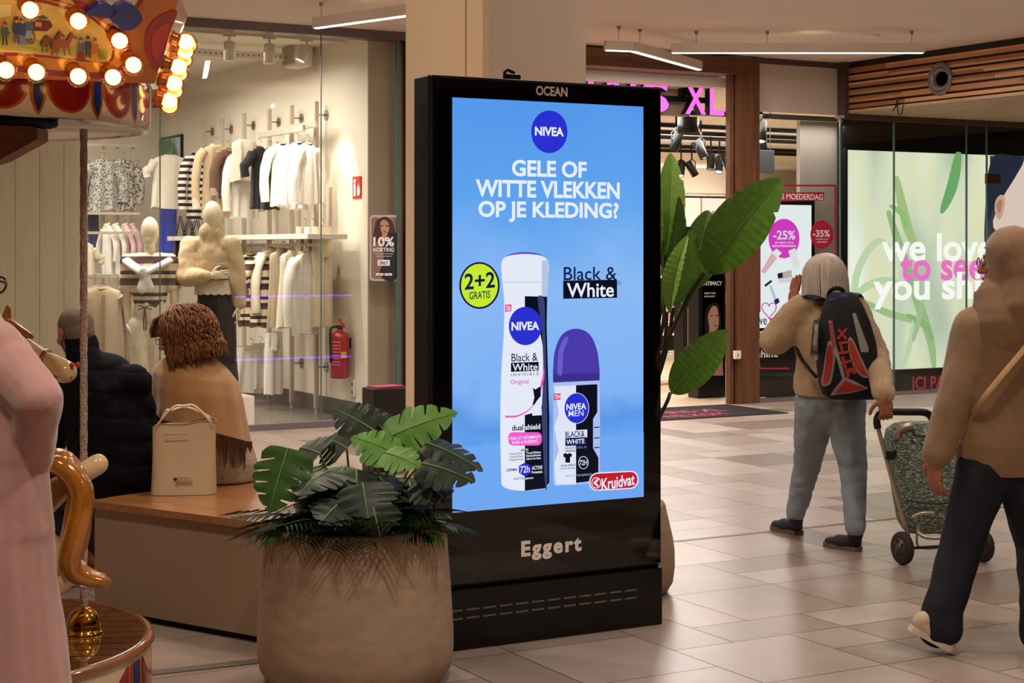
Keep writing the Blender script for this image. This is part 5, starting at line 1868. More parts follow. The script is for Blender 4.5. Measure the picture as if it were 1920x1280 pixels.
# wall rack: uprights, round wall brackets, bars, shelf
RK = mat('rack_enamel', '#bfb2a0', .4, .3)
wr = thing('wall_rack', 'tall slim clothes rack fixed along the white shop wall', 'clothes rack', (6.3, 16.4, 0))
tops = [(382, 225), (417, 220), (458, 212), (505, 205), (547, 197), (593, 190)]
for px_, py_ in tops:
    p = PX(px_, py_, 6.32)
    m = MB(RK); m.box2((p.x - .02, p.y - .02, .05), (p.x + .02, p.y + .02, p.z), bev=.003)
    m.lathe([(.018, 0.0), (.012, .05)], (p.x, p.y, 0), 12)
    uo = m.build('upright', wr)
    m = MB(HS)
    for z in (p.z - .13, .45):
        m.tube([(p.x, p.y - .0, z), (XW, p.y, z)], .008, 8); m.tube([(XW - .012, p.y, z), (XW, p.y, z)], .05, 20)
    m.build('wall_bracket', uo)
m = MB(RK)
for (xa, xb, yy, xo) in ((487, 570, 247, 6.12), (525, 593, 238, 6.2)):
    a, b = PX(xa, yy, xo), PX(xb, yy, xo); z = (a.z + b.z) / 2; m.box2((a.x - .015, min(a.y, b.y), z - .03), (a.x + .015, max(a.y, b.y), z + .03), bev=.003)
m.build('upper_bar', wr)
m = MB(mat('shelf_white', '#e6ddcf', .45))
a, b = PX(326, 445, 6.0), PX(592, 445, 6.0); z = PX(470, 445, 6.0).z
m.box2((5.92, min(a.y, b.y), z - .025), (6.32, max(a.y, b.y), z + .025), bev=.004); m.build('shelf', wr)
m = MB(RK); m.box2((6.06, min(a.y, b.y), z - .09), (6.09, max(a.y, b.y), z - .065)); m.build('lower_bar', wr)
# rear rack
rr_ = thing('clothes_rack', 'pale metal clothes rack deep in the fashion shop behind the floral jackets', 'clothes rack', (5.6, 19.5, 0))
m = MB(RK)
for px_ in (193, 220, 248):
    p = PY(px_, 255, 19.6); m.box2((p.x - .02, 19.58, 0), (p.x + .02, 19.62, p.z))
m.build('upright', rr_)
m = MB(RK)
for zz, yb in ((271, 19.5), (400, 18.7), (437, 18.5), (300, 19.7)):
    a, b = PY(130, zz, yb), PY(262, zz, yb); m.box2((a.x, yb - .015, a.z - .01), (b.x, yb + .015, a.z + .02))
m.build('rail', rr_)
m = MB(RK); a, b = PY(130, 303, 19.8), PY(190, 303, 19.8); m.box2((a.x, 19.78, a.z + .0), (b.x, 19.82, a.z + .03)); m.build('jeans_rail', rr_)
for lab, px_, py_, yy, w_ in (('slim display stand carrying the grey-beige jacket', 188, 518, 15.0, .12), ('slim display stand carrying the pinkish cropped jacket', 143, 530, 15.6, .1), ('slim display stand carrying the sage green trousers', 214, 520, 16.45, .3)):
    c = PY(px_, py_, yy); t = thing('garment_stand', lab, 'garment stand', (c.x, yy, 0)); pz = c.z + .012
    m = MB(RK); m.box2((c.x - .012, yy + .16, .02), (c.x + .012, yy + .184, pz + .02)); m.build('post', t)
    m = MB(RK); m.box2((c.x - w_, yy - .03, pz - .01), (c.x + w_, yy + .02, pz + .004)); m.box2((c.x - .01, yy, pz - .008), (c.x + .01, yy + .18, pz + .012)); m.build('arm', t)
    m = MB(RK); m.box2((c.x - .18, yy + .02, 0), (c.x + .18, yy + .34, .02)); m.build('base', t)
c = PX(316, 372, 6.15); m = MB(RK); m.tube([(c.x, c.y, c.z + .0), (XW, c.y, c.z + .02)], .01, 8); m.build('dress_hook', wr)
# wall picture
a, b = PX(284, 262, 6.41), PX(341, 372, 6.41)
pw = thing('wall_picture', 'pale blue and green backlit picture on the shop wall', 'picture', (6.41, (a.y + b.y) / 2, b.z))
m = MB(BLK); m.box2((6.40, a.y, b.z), (6.428, b.y, a.z)); m.build('frame', pw)
m = MB(spots_mat('picture_leaves', '#b9d3dc', '#2f7a4c', 2.2, .4, .45, 'NOISE')); m.box2((6.396, a.y - .03, b.z + .03), (6.401, b.y + .03, a.z - .03)); m.build('print', pw)

# mannequins
MQ = mat('mannequin_shell', '#d9c9b0', .4, noise_amt=.03)


def mannequin(label, V, sc_, pose):
    g = lambda k: V(*pose[k])
    b = MB(MQ); 
    def capx(a, ra, c, rc, **kw):
        b.cap_(a, ra * sc_, c, rc * sc_, **kw)
    capx(g('pel'), .13, g('waist'), .105, sq=.75, side=FWD); capx(g('waist'), .105, g('chest'), .135, sq=.72, side=FWD); capx(g('shL'), .05, g('shR'), .05)
    capx(g('chest'), .1, g('neck'), .05); capx(g('neck'), .048, g('head') - UP * .03, .045)
    b.ell(g('head'), (.078 * sc_, .095 * sc_, .132 * sc_)); b.ell(g('head') - UP * .07 * sc_ + CAMD * .02, (.055 * sc_, .07 * sc_, .07 * sc_))
    for s_ in 'LR':
        arm(b, g('sh' + s_), g('el' + s_), g('wr' + s_)); leg(b, g('hip' + s_), g('kn' + s_), g('an' + s_), g('an' + s_) + CAMD * .16 - UP * .05)
    q = b.remesh(.009, 3, MQ)
    for s_ in 'LR':
        hb = MB(MQ); dd = g('wr' + s_) - g('el' + s_)
        if s_ == 'R' and pose.get('belly'):
            dd = -RGT if False else RGT * 1 + UP * .1
        hand_shape(hb, g('wr' + s_), dd, CAMD * -1 if pose.get('belly') and s_ == 'R' else (RGT if s_ == 'R' else -RGT), UP if pose.get('belly') and s_ == 'R' else CAMD, .35, sc_)
        hq = hb.remesh(.004, 2, MQ); me = hq.data(); q.use(MQ).mesh(me, True)
    return q.build('mannequin', base=(g('pel').x, g('pel').y, .0), label=label, cat='mannequin', fix=False)


V = lambda px, py, dy=0.0: P(px, py, 14.85 + dy)
po1 = dict(head=(281, 434), neck=(281, 474), chest=(281, 512), waist=(281, 560), pel=(281, 592), shL=(318, 492), shR=(244, 492), elL=(327, 550), elR=(238, 556), wrL=(326, 598), wrR=(240, 605),
           hipL=(298, 610), hipR=(264, 610), knL=(297, 690), knR=(266, 690), anL=(298, 766), anR=(266, 766))
m1 = mannequin('pale mannequin in a striped knit polo with a white jumper knotted over its shoulders', V, 1.0, po1)
g = lambda k: V(*po1[k])
m = MB(STR); m.cap_(V(281, 556), .15, V(281, 515), .155, sq=.75, side=FWD); m.cap_(V(281, 515), .155, V(281, 498), .13, sq=.75, side=FWD); m.cap_(g('shL'), .085, g('shR'), .085)
m.cap_(g('shL'), .075, V(325, 535), .07); m.cap_(g('shR'), .075, V(237, 538), .07)
q = m.remesh(.01, 3); rumple(q, .012, 14); q.build('polo_shirt', m1, fix=False)
m = MB(CRM); m.cap_(V(281, 585), .15, V(281, 572), .14, sq=.75, side=FWD)
for s_ in 'LR':
    m.cap_(g('hip' + s_), .105, V(*po1['kn' + s_]), .10); m.cap_(V(*po1['kn' + s_]), .10, g('an' + s_) + UP * .04, .115)
q = m.remesh(.011, 3); rumple(q, .016, 12, (1, 1, .2)); q.build('trousers', m1, fix=False)
m = MB(mat('cord_brown', '#5a3a30', .8)); c = V(279, 575) + CAMD * .16
for s_ in (-1, 1):
    m.tube([c, c + RGT * s_ * .05 + UP * .02, c + RGT * s_ * .06 - UP * .02, c], .006, 6); m.tube([c, c + RGT * s_ * .012 - UP * .12, c + RGT * s_ * .008 - UP * .2], .006, 6)
m.build('drawstring', m1)
m = MB(cloth('#e9e6e2', .3)); cc = V(281, 492)
m.tube(smooth_line([V(322, 487) + CAMD * .05, V(305, 482) - CAMD * .06, V(281, 478) - CAMD * .08, V(257, 482) - CAMD * .06, V(240, 487) + CAMD * .05, V(262, 502) + CAMD * .15, V(279, 512) + CAMD * .17], 5), .045, 12, flat=.6)
m.tube(smooth_line([V(322, 487) + CAMD * .05, V(300, 500) + CAMD * .15, V(280, 511) + CAMD * .18], 5), .045, 12, flat=.6)
m.cap_(V(279, 506) + CAMD * .185, .04, V(279, 514) + CAMD * .185, .036); m.cap_(V(279, 512) + CAMD * .18, .03, V(274, 540) + CAMD * .18, .045, sq=.5, side=FWD); m.cap_(V(281, 512) + CAMD * .18, .03, V(288, 538) + CAMD * .175, .045, sq=.5, side=FWD)
m.remesh(.008, 3).build('knotted_jumper', m1, fix=False)
V = lambda px, py, dy=0.0: P(px, py, 14.95 + dy)
po2 = dict(head=(398, 405), neck=(398, 440), chest=(397, 478), waist=(400, 525), pel=(402, 560), shL=(434, 460), shR=(356, 462), elL=(444, 525), elR=(346, 520, -.1), wrL=(447, 572), wrR=(395, 517, -.2),
           hipL=(420, 580), hipR=(385, 580), knL=(422, 660), knR=(386, 660), anL=(424, 722), anR=(388, 722), belly=1)
m2 = mannequin('mannequin in a beige zip jacket and dark trousers, one hand on its belly', V, 1.04, po2)
g = lambda k: V(*po2[k])
m = MB(BEI); m.cap_(V(398, 505), .17, V(397, 480), .165, sq=.75, side=FWD); m.cap_(V(397, 480), .165, V(397, 462), .13, sq=.75, side=FWD); m.cap_(V(397, 455), .10, V(398, 436), .115, sq=.9, side=FWD)
m.cap_(g('shL'), .085, g('shR'), .085); m.cap_(g('shL'), .09, g('elL'), .085); m.cap_(g('elL'), .085, V(447, 566), .06); m.cap_(g('shR'), .09, g('elR'), .09); m.cap_(g('elR'), .09, V(386, 517, -.2), .055)
q = m.remesh(.01, 3); rumple(q, .018, 11, (1, 1, .6)); jo = q.build('jacket', m2, fix=False)
m = MB(TAU); m.box(V(423, 508) + CAMD * .155 , (.10, .012, .11), rz=-YAW, bev=.004); m.box(V(423, 498) + CAMD * .165, (.11, .012, .035), rz=-YAW, bev=.004); m.build('pocket', jo)
m = MB(LACE); rings = []
for v in range(5):
    z = V(398, 525).z + (V(398, 550).z - V(398, 525).z) * v / 4
    cc = V(401, 530); rings.append([Vector((cc.x, cc.y, z - .012 * abs(math.sin(8 * a)) * (v == 4))) + RGT * (.175 * math.cos(a)) + FWD * (.14 * math.sin(a)) for a in [2 * PI * k / 64 for k in range(64)]])
m.loft(rings, cap=False); m.build('lace_hem', m2)
m = MB(cloth('#2a2020')); m.cap_(g('pel') + UP * .03, .155, g('pel'), .15, sq=.8, side=FWD)
for s_ in 'LR':
    m.cap_(g('hip' + s_), .105, g('kn' + s_), .10); m.cap_(g('kn' + s_), .10, g('an' + s_) + UP * .04, .115)
q = m.remesh(.011, 3); rumple(q, .016, 12, (1, 1, .15)); q.build('trousers', m2, fix=False)
PLW = mat('plinth_white', '#e4dccf', .5)
pa, pb2 = P(376, 742, 14.8), P(466, 742, 14.8)
m = MB(PLW); m.box(((pa.x + pb2.x) / 2, (pa.y + pb2.y) / 2 + .1, P(420, 742, 14.8).z / 2), (.46, .46, P(420, 742, 14.8).z), rz=0, bev=.006)
m.build('plinth', label='square white plinth under the mannequin in dark trousers', cat='plinth')
c = V(281, 775, -.1)
m = MB(PLW); m.box((c.x, c.y, .055), (.5, .5, .11), bev=.006); m.build('plinth', label='low white plinth under the mannequin in the striped polo', cat='plinth')

# track with three can lights; perforated beam; speaker
TW = mat('fitting_white', '#cdbfae', .5)
ty = 14.65
ta, tb_ = PY(335, 52, ty), PY(645, 80, ty)
m = MB(TW); m.box2((ta.x, ty - .02, 3.555), (tb_.x, ty + .02, 3.6)); m.build('lighting_track', label='white lighting track just inside the fashion shop window', cat='light track')
for i, (px_, y0, y1, tilt, lab) in enumerate(((430, 66, 103, 0, 'white can light upright on the track at the carousel end'), (505, 68, 106, 0, 'white can light upright in the middle of the track'), (575, 76, 108, .45, 'white can light tilted sideways at the glass joint'))):
    c = PY(px_, y0, ty); e = PY(px_, y1, ty); L = c.z - e.z
    t = thing('can_light', lab, 'ceiling light', (c.x, ty, 3.555), 0, 'can lights inside the fashion shop window')
    R = Matrix.Translation((c.x, ty, 3.50)) @ Matrix.Rotation(tilt, 4, 'Y')
    m = MB(TW); m.M = R; m.lathe([(.028, 0), (.05, -.01), (.052, -L), (.046, -L), (.044, -L + .03), (.01, -L + .035)], n=28); m.build('can', t)
    m = MB(TW); m.tube([(c.x, ty, 3.555), (c.x, ty, 3.49)], .012, 8); m.box((c.x, ty, 3.55), (.12, .03, .02)); m.build('adapter', t)
    m = MB(mat('lamp_face', '#fff2dd', .3, emit='#fff0d8', estr=6)); m.M = R; m.lathe([(.044, -L + .012), (.02, -L + .01)], n=24); m.build('lamp', t)
    tgt = R @ Vector((0, 0, -3))
    spot('can_beam', R @ Vector((0, 0, -L - .02)), (6.3, 15.2 + i * .8, 1.2) if i < 2 else (6.4, 14.9, 1.6), 130, NEUT, 46, .5, .03)
a, b = PY(345, 100, 15.6), PY(600, 112, 15.6)
bm_ = thing('perforated_beam', 'long white perforated beam under the fashion shop ceiling', 'beam', (a.x, 15.6, 3.46))
m = MB(TW); m.box2((a.x - .6, 15.58, 3.46), (XW, 15.62, 3.53)); m.build('rail', bm_)
m = MB(mat('perforation', '#6a5c4c', .8))
k = a.x - .3
nh = 0
while k < XW - .05:
    m.box2((k, 15.577, 3.487), (k + .018, 15.582, 3.503)); k += .055
m.build('perforation', bm_)
c = PX(566, 105, 6.3)
sp = thing('wall_speaker', 'white rounded box high on the shop wall behind the tilted can light', 'speaker', (6.3, c.y, 3.1))
m = MB(TW); m.box((6.26, c.y, c.z), (.2, .34, .24), bev=.04); m.build('cabinet', sp)
m = MB(mat('grille_grey', '#a39685', .7)); m.box((6.155, c.y, c.z), (.02, .28, .19), bev=.008); m.build('grille', sp)
m = MB(TW); m.tube([(6.3, c.y, c.z), (6.43, c.y, c.z + .05)], .025, 8); m.build('bracket', sp)

# fire extinguisher, its sign, wall socket
RED = mat('extinguisher_red', '#a31c16', .25, coat=.4)
e0, e1 = PX(637, 709, 6.32), PX(637, 622, 6.32)
ex_ = thing('fire_extinguisher', 'red fire extinguisher on the white wall inside the shop window', 'fire extinguisher', (e0.x, e0.y, e0.z))
hgt = e1.z - e0.z
m = MB(RED); m.lathe([(.07, 0), (.088, .008), (.09, .03), (.09, hgt - .05), (.08, hgt - .015), (.045, hgt), (.025, hgt + .015), (.025, hgt + .03)], (e0.x, e0.y, e0.z), 36); m.build('cylinder', ex_)
m = MB(mat('black_rubber', '#121110', .5)); m.box((e0.x - .0, e0.y, e0.z + hgt + .045), (.05, .05, .035), bev=.006); m.tube(smooth_line([Vector((e0.x - .03, e0.y, e0.z + hgt + .05)), Vector((e0.x - .1, e0.y - .02, e0.z + hgt + .03)), Vector((e0.x - .105, e0.y - .02, e0.z + hgt - .12)), Vector((e0.x - .098, e0.y - .02, e0.z + .15))], 5), .011, 8); m.build('hose', ex_)
m = MB(RED); m.box((e0.x + .0, e0.y - .05, e0.z + hgt + .085), (.025, .14, .015), rot=Matrix.Rotation(.5, 4, 'X'), bev=.004); m.box((e0.x, e0.y - .05, e0.z + hgt + .05), (.025, .12, .012), bev=.003); m.build('lever', ex_)


def wrap(mb, cx, cy, r, a0, a1, z0, z1, mt):
    mb.use(mt).grid(lambda u, v: Vector((cx + r * math.cos(a0 + (a1 - a0) * u), cy + r * math.sin(a0 + (a1 - a0) * u), z0 + (z1 - z0) * v)), 12, 2)


fa = math.atan2(-.93, -.37)          # towards the lens
m = MB(); wrap(m, e0.x, e0.y, .0908, fa + .12, fa + .75, e0.z + hgt * .44, e0.z + hgt * .58, mat('label_yellow', '#d8b81f', .4))
wrap(m, e0.x, e0.y, .0908, fa - .95, fa + .02, e0.z + hgt * .3, e0.z + hgt * .80, mat('label_pale', '#d9a49a', .4)); wrap(m, e0.x, e0.y, .0912, fa - .92, fa - .01, e0.z + hgt * .315, e0.z + hgt * .785, RED)
for k in range(6):
    wrap(m, e0.x, e0.y, .0915, fa - .85, fa - .1, e0.z + hgt * (.36 + .07 * k), e0.z + hgt * (.365 + .07 * k + .012), MATS['label_pale'])
m.build('labels', ex_, fix=False)
m = MB(BLK); m.box((6.41, e0.y, e0.z + hgt * .75), (.04, .04, .1)); m.build('wall_hook', ex_)
s0_, s1_ = PX(662, 372, 6.425), PX(677.5, 330, 6.425)
m = MB(mat('sign_red', '#c2281c', .5)); sg = thing('fire_sign', 'red sign with white extinguisher and flame symbols on the shop wall', 'sign', (6.425, s0_.y, s0_.z))
m.box2((6.42, s1_.y, s0_.z), (6.428, s0_.y, s1_.z)); m.build('plate', sg)
m = MB(mat('sign_white', '#f2eee8', .5)); yb, yt, zb, zt = s1_.y, s0_.y, s0_.z, s1_.z
w_ = yt - yb; h_ = zt - zb
q_ = lambda u, v: Vector((6.4185, yt - w_ * u, zb + h_ * v))
m.poly([q_(.14, .1), q_(.38, .1), q_(.38, .62), q_(.30, .68), q_(.22, .68), q_(.14, .62)]); m.poly([q_(.22, .68), q_(.30, .68), q_(.42, .84), q_(.26, .92), q_(.12, .8)])
m.poly([q_(.6, .12), q_(.82, .12), q_(.92, .3), q_(.86, .5), q_(.8, .42), q_(.78, .72), q_(.68, .52), q_(.62, .6), q_(.54, .3)])
m.build('pictogram', sg)
c = PX(663, 728, 6.425)
so_ = thing('wall_socket', 'white double wall socket low on the shop wall', 'socket', c)
m = MB(mat('socket_white', '#e9e2d6', .4)); m.box((6.42, c.y, c.z), (.02, .08, .15), bev=.004); m.build('plate', so_)
m = MB(mat('socket_hole', '#8b8378', .5))
for dz in (-.037, .037):
    m.tube([(6.408, c.y, c.z + dz), (6.412, c.y, c.z + dz)], .022, 16)
m.build('outlet', so_)

# sticker on the glass
y_ = YS - .0075
pst = thing('discount_sticker', 'phone-shaped discount sticker with a long-haired portrait on the fashion shop glass', 'sticker', PY(720, 527, y_))
LYY = [y_]


def shape(mb, pts, mt, dy=.0003):
    LYY[0] -= dy
    mb.use(mt).poly([PY(a, b, LYY[0]) for a, b in pts])


m = MB(); shape(m, rrect(693, 403, 747.5, 526.5, 7), mat('sticker_rim', '#c3aeb0', .4)); shape(m, rrect(696, 407, 745, 523, 5), mat('sticker_ground', '#8d7268', .4)); shape(m, rrect(708, 403, 732, 409, 2.5), MATS['sticker_rim'])
m.build('backing', pst)
m = MB(); pf = lambda n, c: mat('print_' + n, c, .5)
shape(m, smooth_line([(707, 412), (724, 406), (736, 416), (741, 438), (743, 462), (730, 470), (706, 470), (699, 452), (702, 428)], 4, True), pf('hair', '#4a2c1c'))
shape(m, smooth_line([(713, 418), (721, 412), (729, 420), (729, 432), (722, 441), (715, 434)], 4, True), pf('face', '#c08d72')); shape(m, [(717, 438), (726, 438), (730, 452), (714, 452)], pf('face', '#c08d72'))
shape(m, [(712, 423), (718, 422), (718, 424), (712, 425)], pf('dark', '#2a1a14')); shape(m, [(723, 422), (729, 423), (729, 425), (723, 424)], pf('dark', '#2a1a14')); shape(m, [(718, 433), (725, 433), (722, 436)], pf('lip', '#8f4a40'))
shape(m, smooth_line([(727, 440), (740, 436), (745, 448), (745, 520), (716, 520), (710, 470), (716, 456)], 4, True), pf('blazer', '#26222a'))
shape(m, [(706, 452), (717, 455), (720, 490), (710, 512), (702, 505), (703, 470)], pf('shirt', '#8a6a58'))
m.build('portrait', pst)
m = MB(); wt = pf('white', '#f0ebe6')


def stx(t_, l, r, a, b, **k):
    LYY[0] -= .0003; m.use(k.pop('mt', wt)); px_text(m, t_, l, r, a, b, LYY[0], **k)


stx('10%', 700, 739, 444, 462, bold=.03); stx('KORTING', 700, 739, 464, 472, bold=.02); stx('OP JE EERSTE AANKOOP', 703, 738, 475, 477); stx('BIJ HET AANMELDEN', 706, 735, 479.5, 481.5)
shape(m, rrect(708, 487, 731, 498, 1.5), wt); stx('ONLY', 711, 728, 489.5, 496, bold=.03, mt=pf('dark', '#2a1a14'))
for a in (705, 721):
    shape(m, rrect(a, 512, a + 14, 516.5, 1), wt); stx('App', a + 3, a + 11, 513, 515.5, mt=pf('dark', '#2a1a14'))
m.build('lettering', pst)
# ---------------------------------------------------------------- perfumery: sign, interior, decals
PNKE = mat('sign_pink', '#f062c8', .4, emit='#ff62d0', estr=1.15)
sg = thing('shop_sign', 'glowing pink block letters hanging on black bars in the wood portal', 'sign', (9.2, 14.5, 3.0))
for ch, l, r in (('I', 905, 915), ('C', 930, 966), ('I', 980, 990), ('P', 1052, 1080), ('A', 1088, 1128), ('R', 1138, 1170), ('I', 1182, 1192), ('S', 1205, 1254), ('X', 1285, 1324), ('L', 1331, 1358)):
    m = MB(PNKE); yy = 14.5
    zt, zb = PY(1300, 156.5, yy).z, PY(1300, 214, yy).z
    a, b = PY(l, 185, yy), PY(r, 185, yy)
    put_text(m, ch, a.x, b.x, zb, zt, yy, bold=.02, depth=(.09, BK)); m.build('letter', sg)
m = MB(BK); zb_ = PY(1300, 187, 14.6).z
m.box2((8.0, 14.60, zb_ - .03), (PY(1336, 180, 14.6).x, 14.64, zb_ + .03))
for px_ in (1010, 1110, 1210, 1280):
    p = PY(px_, 150, 14.62); m.box2((p.x - .03, 14.60, zb_), (p.x + .03, 14.66, 3.4))
m.build('support_bars', sg)

# tracks and spotlights
gtrk = 'black spotlight tracks of the perfumery'
for y in (16.9, 18.8, 19.9, 20.8, 22.6, 23.7):
    m = MB(BK); sk = rnd.uniform(-.25, .25); m.prism([(8.2, y - sk, 3.24), (20, y + sk, 3.24), (20, y + sk + .05, 3.24), (8.2, y - sk + .05, 3.24)], (0, 0, .055))
    m.build('light_track', label='long black spotlight track under the perfumery ceiling', cat='light track', group=gtrk)
LAMP = mat('spot_face', '#ffffff', .3, emit='#fff6ea', estr=7)
DIM = mat('spot_dim', '#2a2826', .3)


def track_spot(label, px_, py_, d, lit, tx_, ty_, k=1.0):
    c = P(px_, py_, d)
    t = thing('track_spotlight', label, 'spotlight', (c.x, c.y, 3.2), 0, 'black spotlights of the perfumery')
    q = Vector((tx_, ty_, -1)).normalized().to_track_quat('Z', 'Y').to_matrix().to_4x4()
    m = MB(BK); m.M = Matrix.Translation(c) @ q @ Matrix.Scale(k, 4)
    m.lathe([(.03, -.14), (.058, -.135), (.062, -.12), (.062, .12), (.055, .125), (.05, .1), (.01, .1)], n=24); m.build('can', t)
    m = MB(LAMP if lit else DIM); m.M = Matrix.Translation(c) @ q @ Matrix.Scale(k, 4); m.lathe([(.05, .112), (.02, .114), (.004, .115)], n=24); m.build('lamp', t)
    m = MB(BK); m.tube([(c.x, c.y, 3.299), (c.x, c.y, c.z + .16)], .014, 8)
    for s_ in (-1, 1):
        m.tube([Vector((c.x, c.y, c.z + .16)), Vector((c.x + s_ * .07, c.y, c.z + .12)), Vector((c.x + s_ * .07, c.y, c.z))], .009, 6)
    m.build('yoke', t)


for a in ((1268, 266, 21.5, 0, -.35, .1, 'dark track spotlight hanging just beneath the drum lamp'), (1314, 281, 22.3, 1, .3, -.35, 'lit track spotlight hanging alone near the middle of the portal'),
          (1333, 304, 25.5, 0, -.2, -.2, 'dark track spotlight between two lit ones at the wood post'), (1349, 310, 26.0, 1, -.4, -.3, 'lit track spotlight in the cluster at the wood post'),
          (1362, 303, 24.5, 1, .25, -.3, 'track spotlight half hidden by the wood post'), (1277, 317, 27, 1, -.35, -.3, 'lit lower track spotlight close to the black screen'),
          (1297, 317, 27, 0, .6, -.2, 'dark lower track spotlight leaning outward'), (1427, 248, 19.5, 1, -.3, -.3, 'track spotlight behind the display window'), (1428, 270, 20.5, 0, .1, -.1, 'dark track spotlight above the hanging display panel')):
    track_spot(a[6], *a[:6])
c = P(1290, 236, 18.6)
t = thing('drum_lamp', 'black drum lamp hanging below the pink letters', 'ceiling light', (c.x, c.y, 3.2))
m = MB(BK); m.lathe([(.04, .1), (.115, .095), (.118, -.08), (.108, -.085), (.104, -.05), (.01, -.045)], c, 36); m.build('shade', t)
m = MB(LAMP); m.lathe([(.1, -.06), (.02, -.058)], c, 30); m.build('diffuser', t)
m = MB(BK); m.tube([(c.x, c.y, c.z + .09), (c.x, c.y, 3.3)], .018, 8); m.build('stem', t)
c = P(1434, 303, 20.0)
m = MB(mat('hanging_grey', '#3a3a42', .5)); m.box(c, (.26, .04, .27), bev=.005); m.tube([(c.x - .08, c.y, c.z + .13), (c.x - .08, c.y, 3.3)], .005, 6); m.tube([(c.x + .08, c.y, c.z + .13), (c.x + .08, c.y, 3.3)], .005, 6)
m.build('hanging_panel', label='dark square panel hanging behind the display window', cat='display panel')

# shelving with brand panels and small products
yS = 20.6
sh_ = thing('display_shelving', 'white back-wall shelving with lit brand panels in the perfumery', 'shelving', (15.0, yS, 0))
m = MB(mat('shelving_black', '#1c1a1a', .5)); m.box2((12.6, yS + .3, 0), (17.6, yS + .36, 2.4)); m.build('back_panel', sh_)
LW = mat('lit_panel', '#ded6cc', .4, emit='#fff2e4', estr=.22)
xs2 = [12.6]
while xs2[-1] < 16.8:
    xs2.append(xs2[-1] + .72)
for i in range(len(xs2) - 1):
    m = MB(LW); m.box2((xs2[i] + .02, yS - .02, 1.93), (xs2[i + 1] - .02, yS + .02, 2.36)); po_ = m.build('brand_panel', sh_)
    if i in (1, 3, 4):
        m = MB(mat('panel_ink', '#4a3c38', .5)); cx = (xs2[i] + xs2[i + 1]) / 2
        put_text(m, 'FILORGA', cx - .17, cx + .17, 2.10, 2.17, yS - .022, bold=.01); m.build('panel_lettering', po_)
for z in (.35, .8, 1.2, 1.6):
    m = MB(mat('shelf_pale', '#d9cfc6', .4)); m.box2((12.6, yS - .05, z - .03), (17.6, yS + .3, z)); m.build('shelf', sh_)
pc_ = [mat('product_' + n, c_, .35) for n, c_ in (('red', '#b3302e'), ('white', '#e6e0da'), ('pink', '#d98aa0'), ('blue', '#6a7fb0'), ('amber', '#c08a4a'), ('dark', '#2a2428'))]
protos = []
for i, mt in enumerate(pc_):
    m = MB(mt)
    if i % 2:
        m.box((0, 0, .08), (.07, .06, .16), bev=.004)
    else:
        m.lathe([(.035, 0), (.038, .01), (.038, .1), (.015, .12), (.015, .135), (.02, .14), (.02, .165)], n=16)
    o = m.build('perfume_bottle' if i % 2 == 0 else 'perfume_box', base=(0, 0, 0), label='small perfume pack standing on the perfumery shelving', cat='perfume', group='perfume packs on the perfumery shelving')
    protos.append(o)
first = [True] * 6
for z in (.35, .8, 1.2, 1.6):
    x = 13.7
    while x < 15.6:
        i = rng.randrange(6)
        if first[i]:
            protos[i].location = (x, yS + .08, z); first[i] = False
        else:
            o = protos[i].copy(); COL.objects.link(o); o.location = (x, yS + .08, z)
        x += rng.uniform(.12, .17)
for i in range(6):
    if first[i]:
        protos[i].location = (15.8 + .15 * i, yS + .08, 1.2)
# low display table
lt_ = P(1262, 640, 20.0)
t = thing('display_table', 'white and black low display table inside the portal', 'table', (lt_.x, lt_.y, 0))
m = MB(mat('table_white', '#d9d2ca', .4)); m.box((lt_.x - .1, lt_.y, .72), (.9, .5, .05), bev=.004); m.box((lt_.x - .1, lt_.y, .35), (.86, .46, .05), bev=.004); m.build('top', t)
for sx in (-1, 1):
    for sy in (-1, 1):
        m = MB(BK); m.box((lt_.x - .1 + sx * .42, lt_.y + sy * .22, .35), (.03, .03, .7)); m.build('leg', t)
for i, (dx, mt) in enumerate(((-.3, pc_[0]), (-.1, pc_[1]), (.1, pc_[2]), (.25, pc_[3]))):
    m = MB(mt); m.box((lt_.x + dx - .1, lt_.y, .745 + .09), (.13, .12, .18), bev=.005); m.build('perfume_box', label=('red', 'white', 'pink', 'blue')[i] + ' gift box on the low display table', cat='perfume')

# poster stands
def poster(name, label, l, r, t_, b_, y, bh):
    a, b = PY(l, t_, y), PY(r, b_, y)
    th = thing(name, label, 'poster stand', ((a.x + b.x) / 2, y, 0))
    m = MB(BK); m.box2((a.x - .05, y + .004, 0), (b.x + .04, y + .2, a.z + .05), bev=.01); m.build('pillar', th)
    return th, a, b


th, a, b = poster('poster_stand', 'black pillar poster with a dark-haired portrait beside the wood post', 1317, 1356, 516, 706, 14.72, 0)
yy = 14.724


def psh(mb, pts, c, y):
    mb.use(mat('print_' + c.lstrip('#'), c, .5)).poly([PY(px_, py_, y) for px_, py_ in pts])


m = MB(); psh(m, [(1317, 516), (1356, 516), (1356, 706), (1317, 706)], '#43484c', yy)
psh(m, smooth_line([(1322, 640), (1322, 590), (1330, 572), (1342, 567), (1349, 576), (1352, 600), (1352, 650), (1356, 660), (1356, 700), (1320, 700)], 4, True), '#1d1613', yy - .0005)
psh(m, smooth_line([(1328, 590), (1336, 574), (1344, 576), (1347, 590), (1348, 604), (1344, 618), (1334, 620), (1329, 606)], 4, True), '#c09078', yy - .001)
psh(m, [(1330, 612), (1340, 618), (1342, 650), (1354, 662), (1356, 704), (1330, 704), (1326, 660)], '#b08068', yy - .0008)
psh(m, [(1332, 591), (1337, 589), (1337, 591), (1332, 593)], '#2a1a14', yy - .0015); psh(m, [(1341, 590), (1346, 591), (1346, 593), (1341, 592)], '#2a1a14', yy - .0015); psh(m, [(1339, 610), (1345, 609), (1343, 613)], '#96453f', yy - .0015)
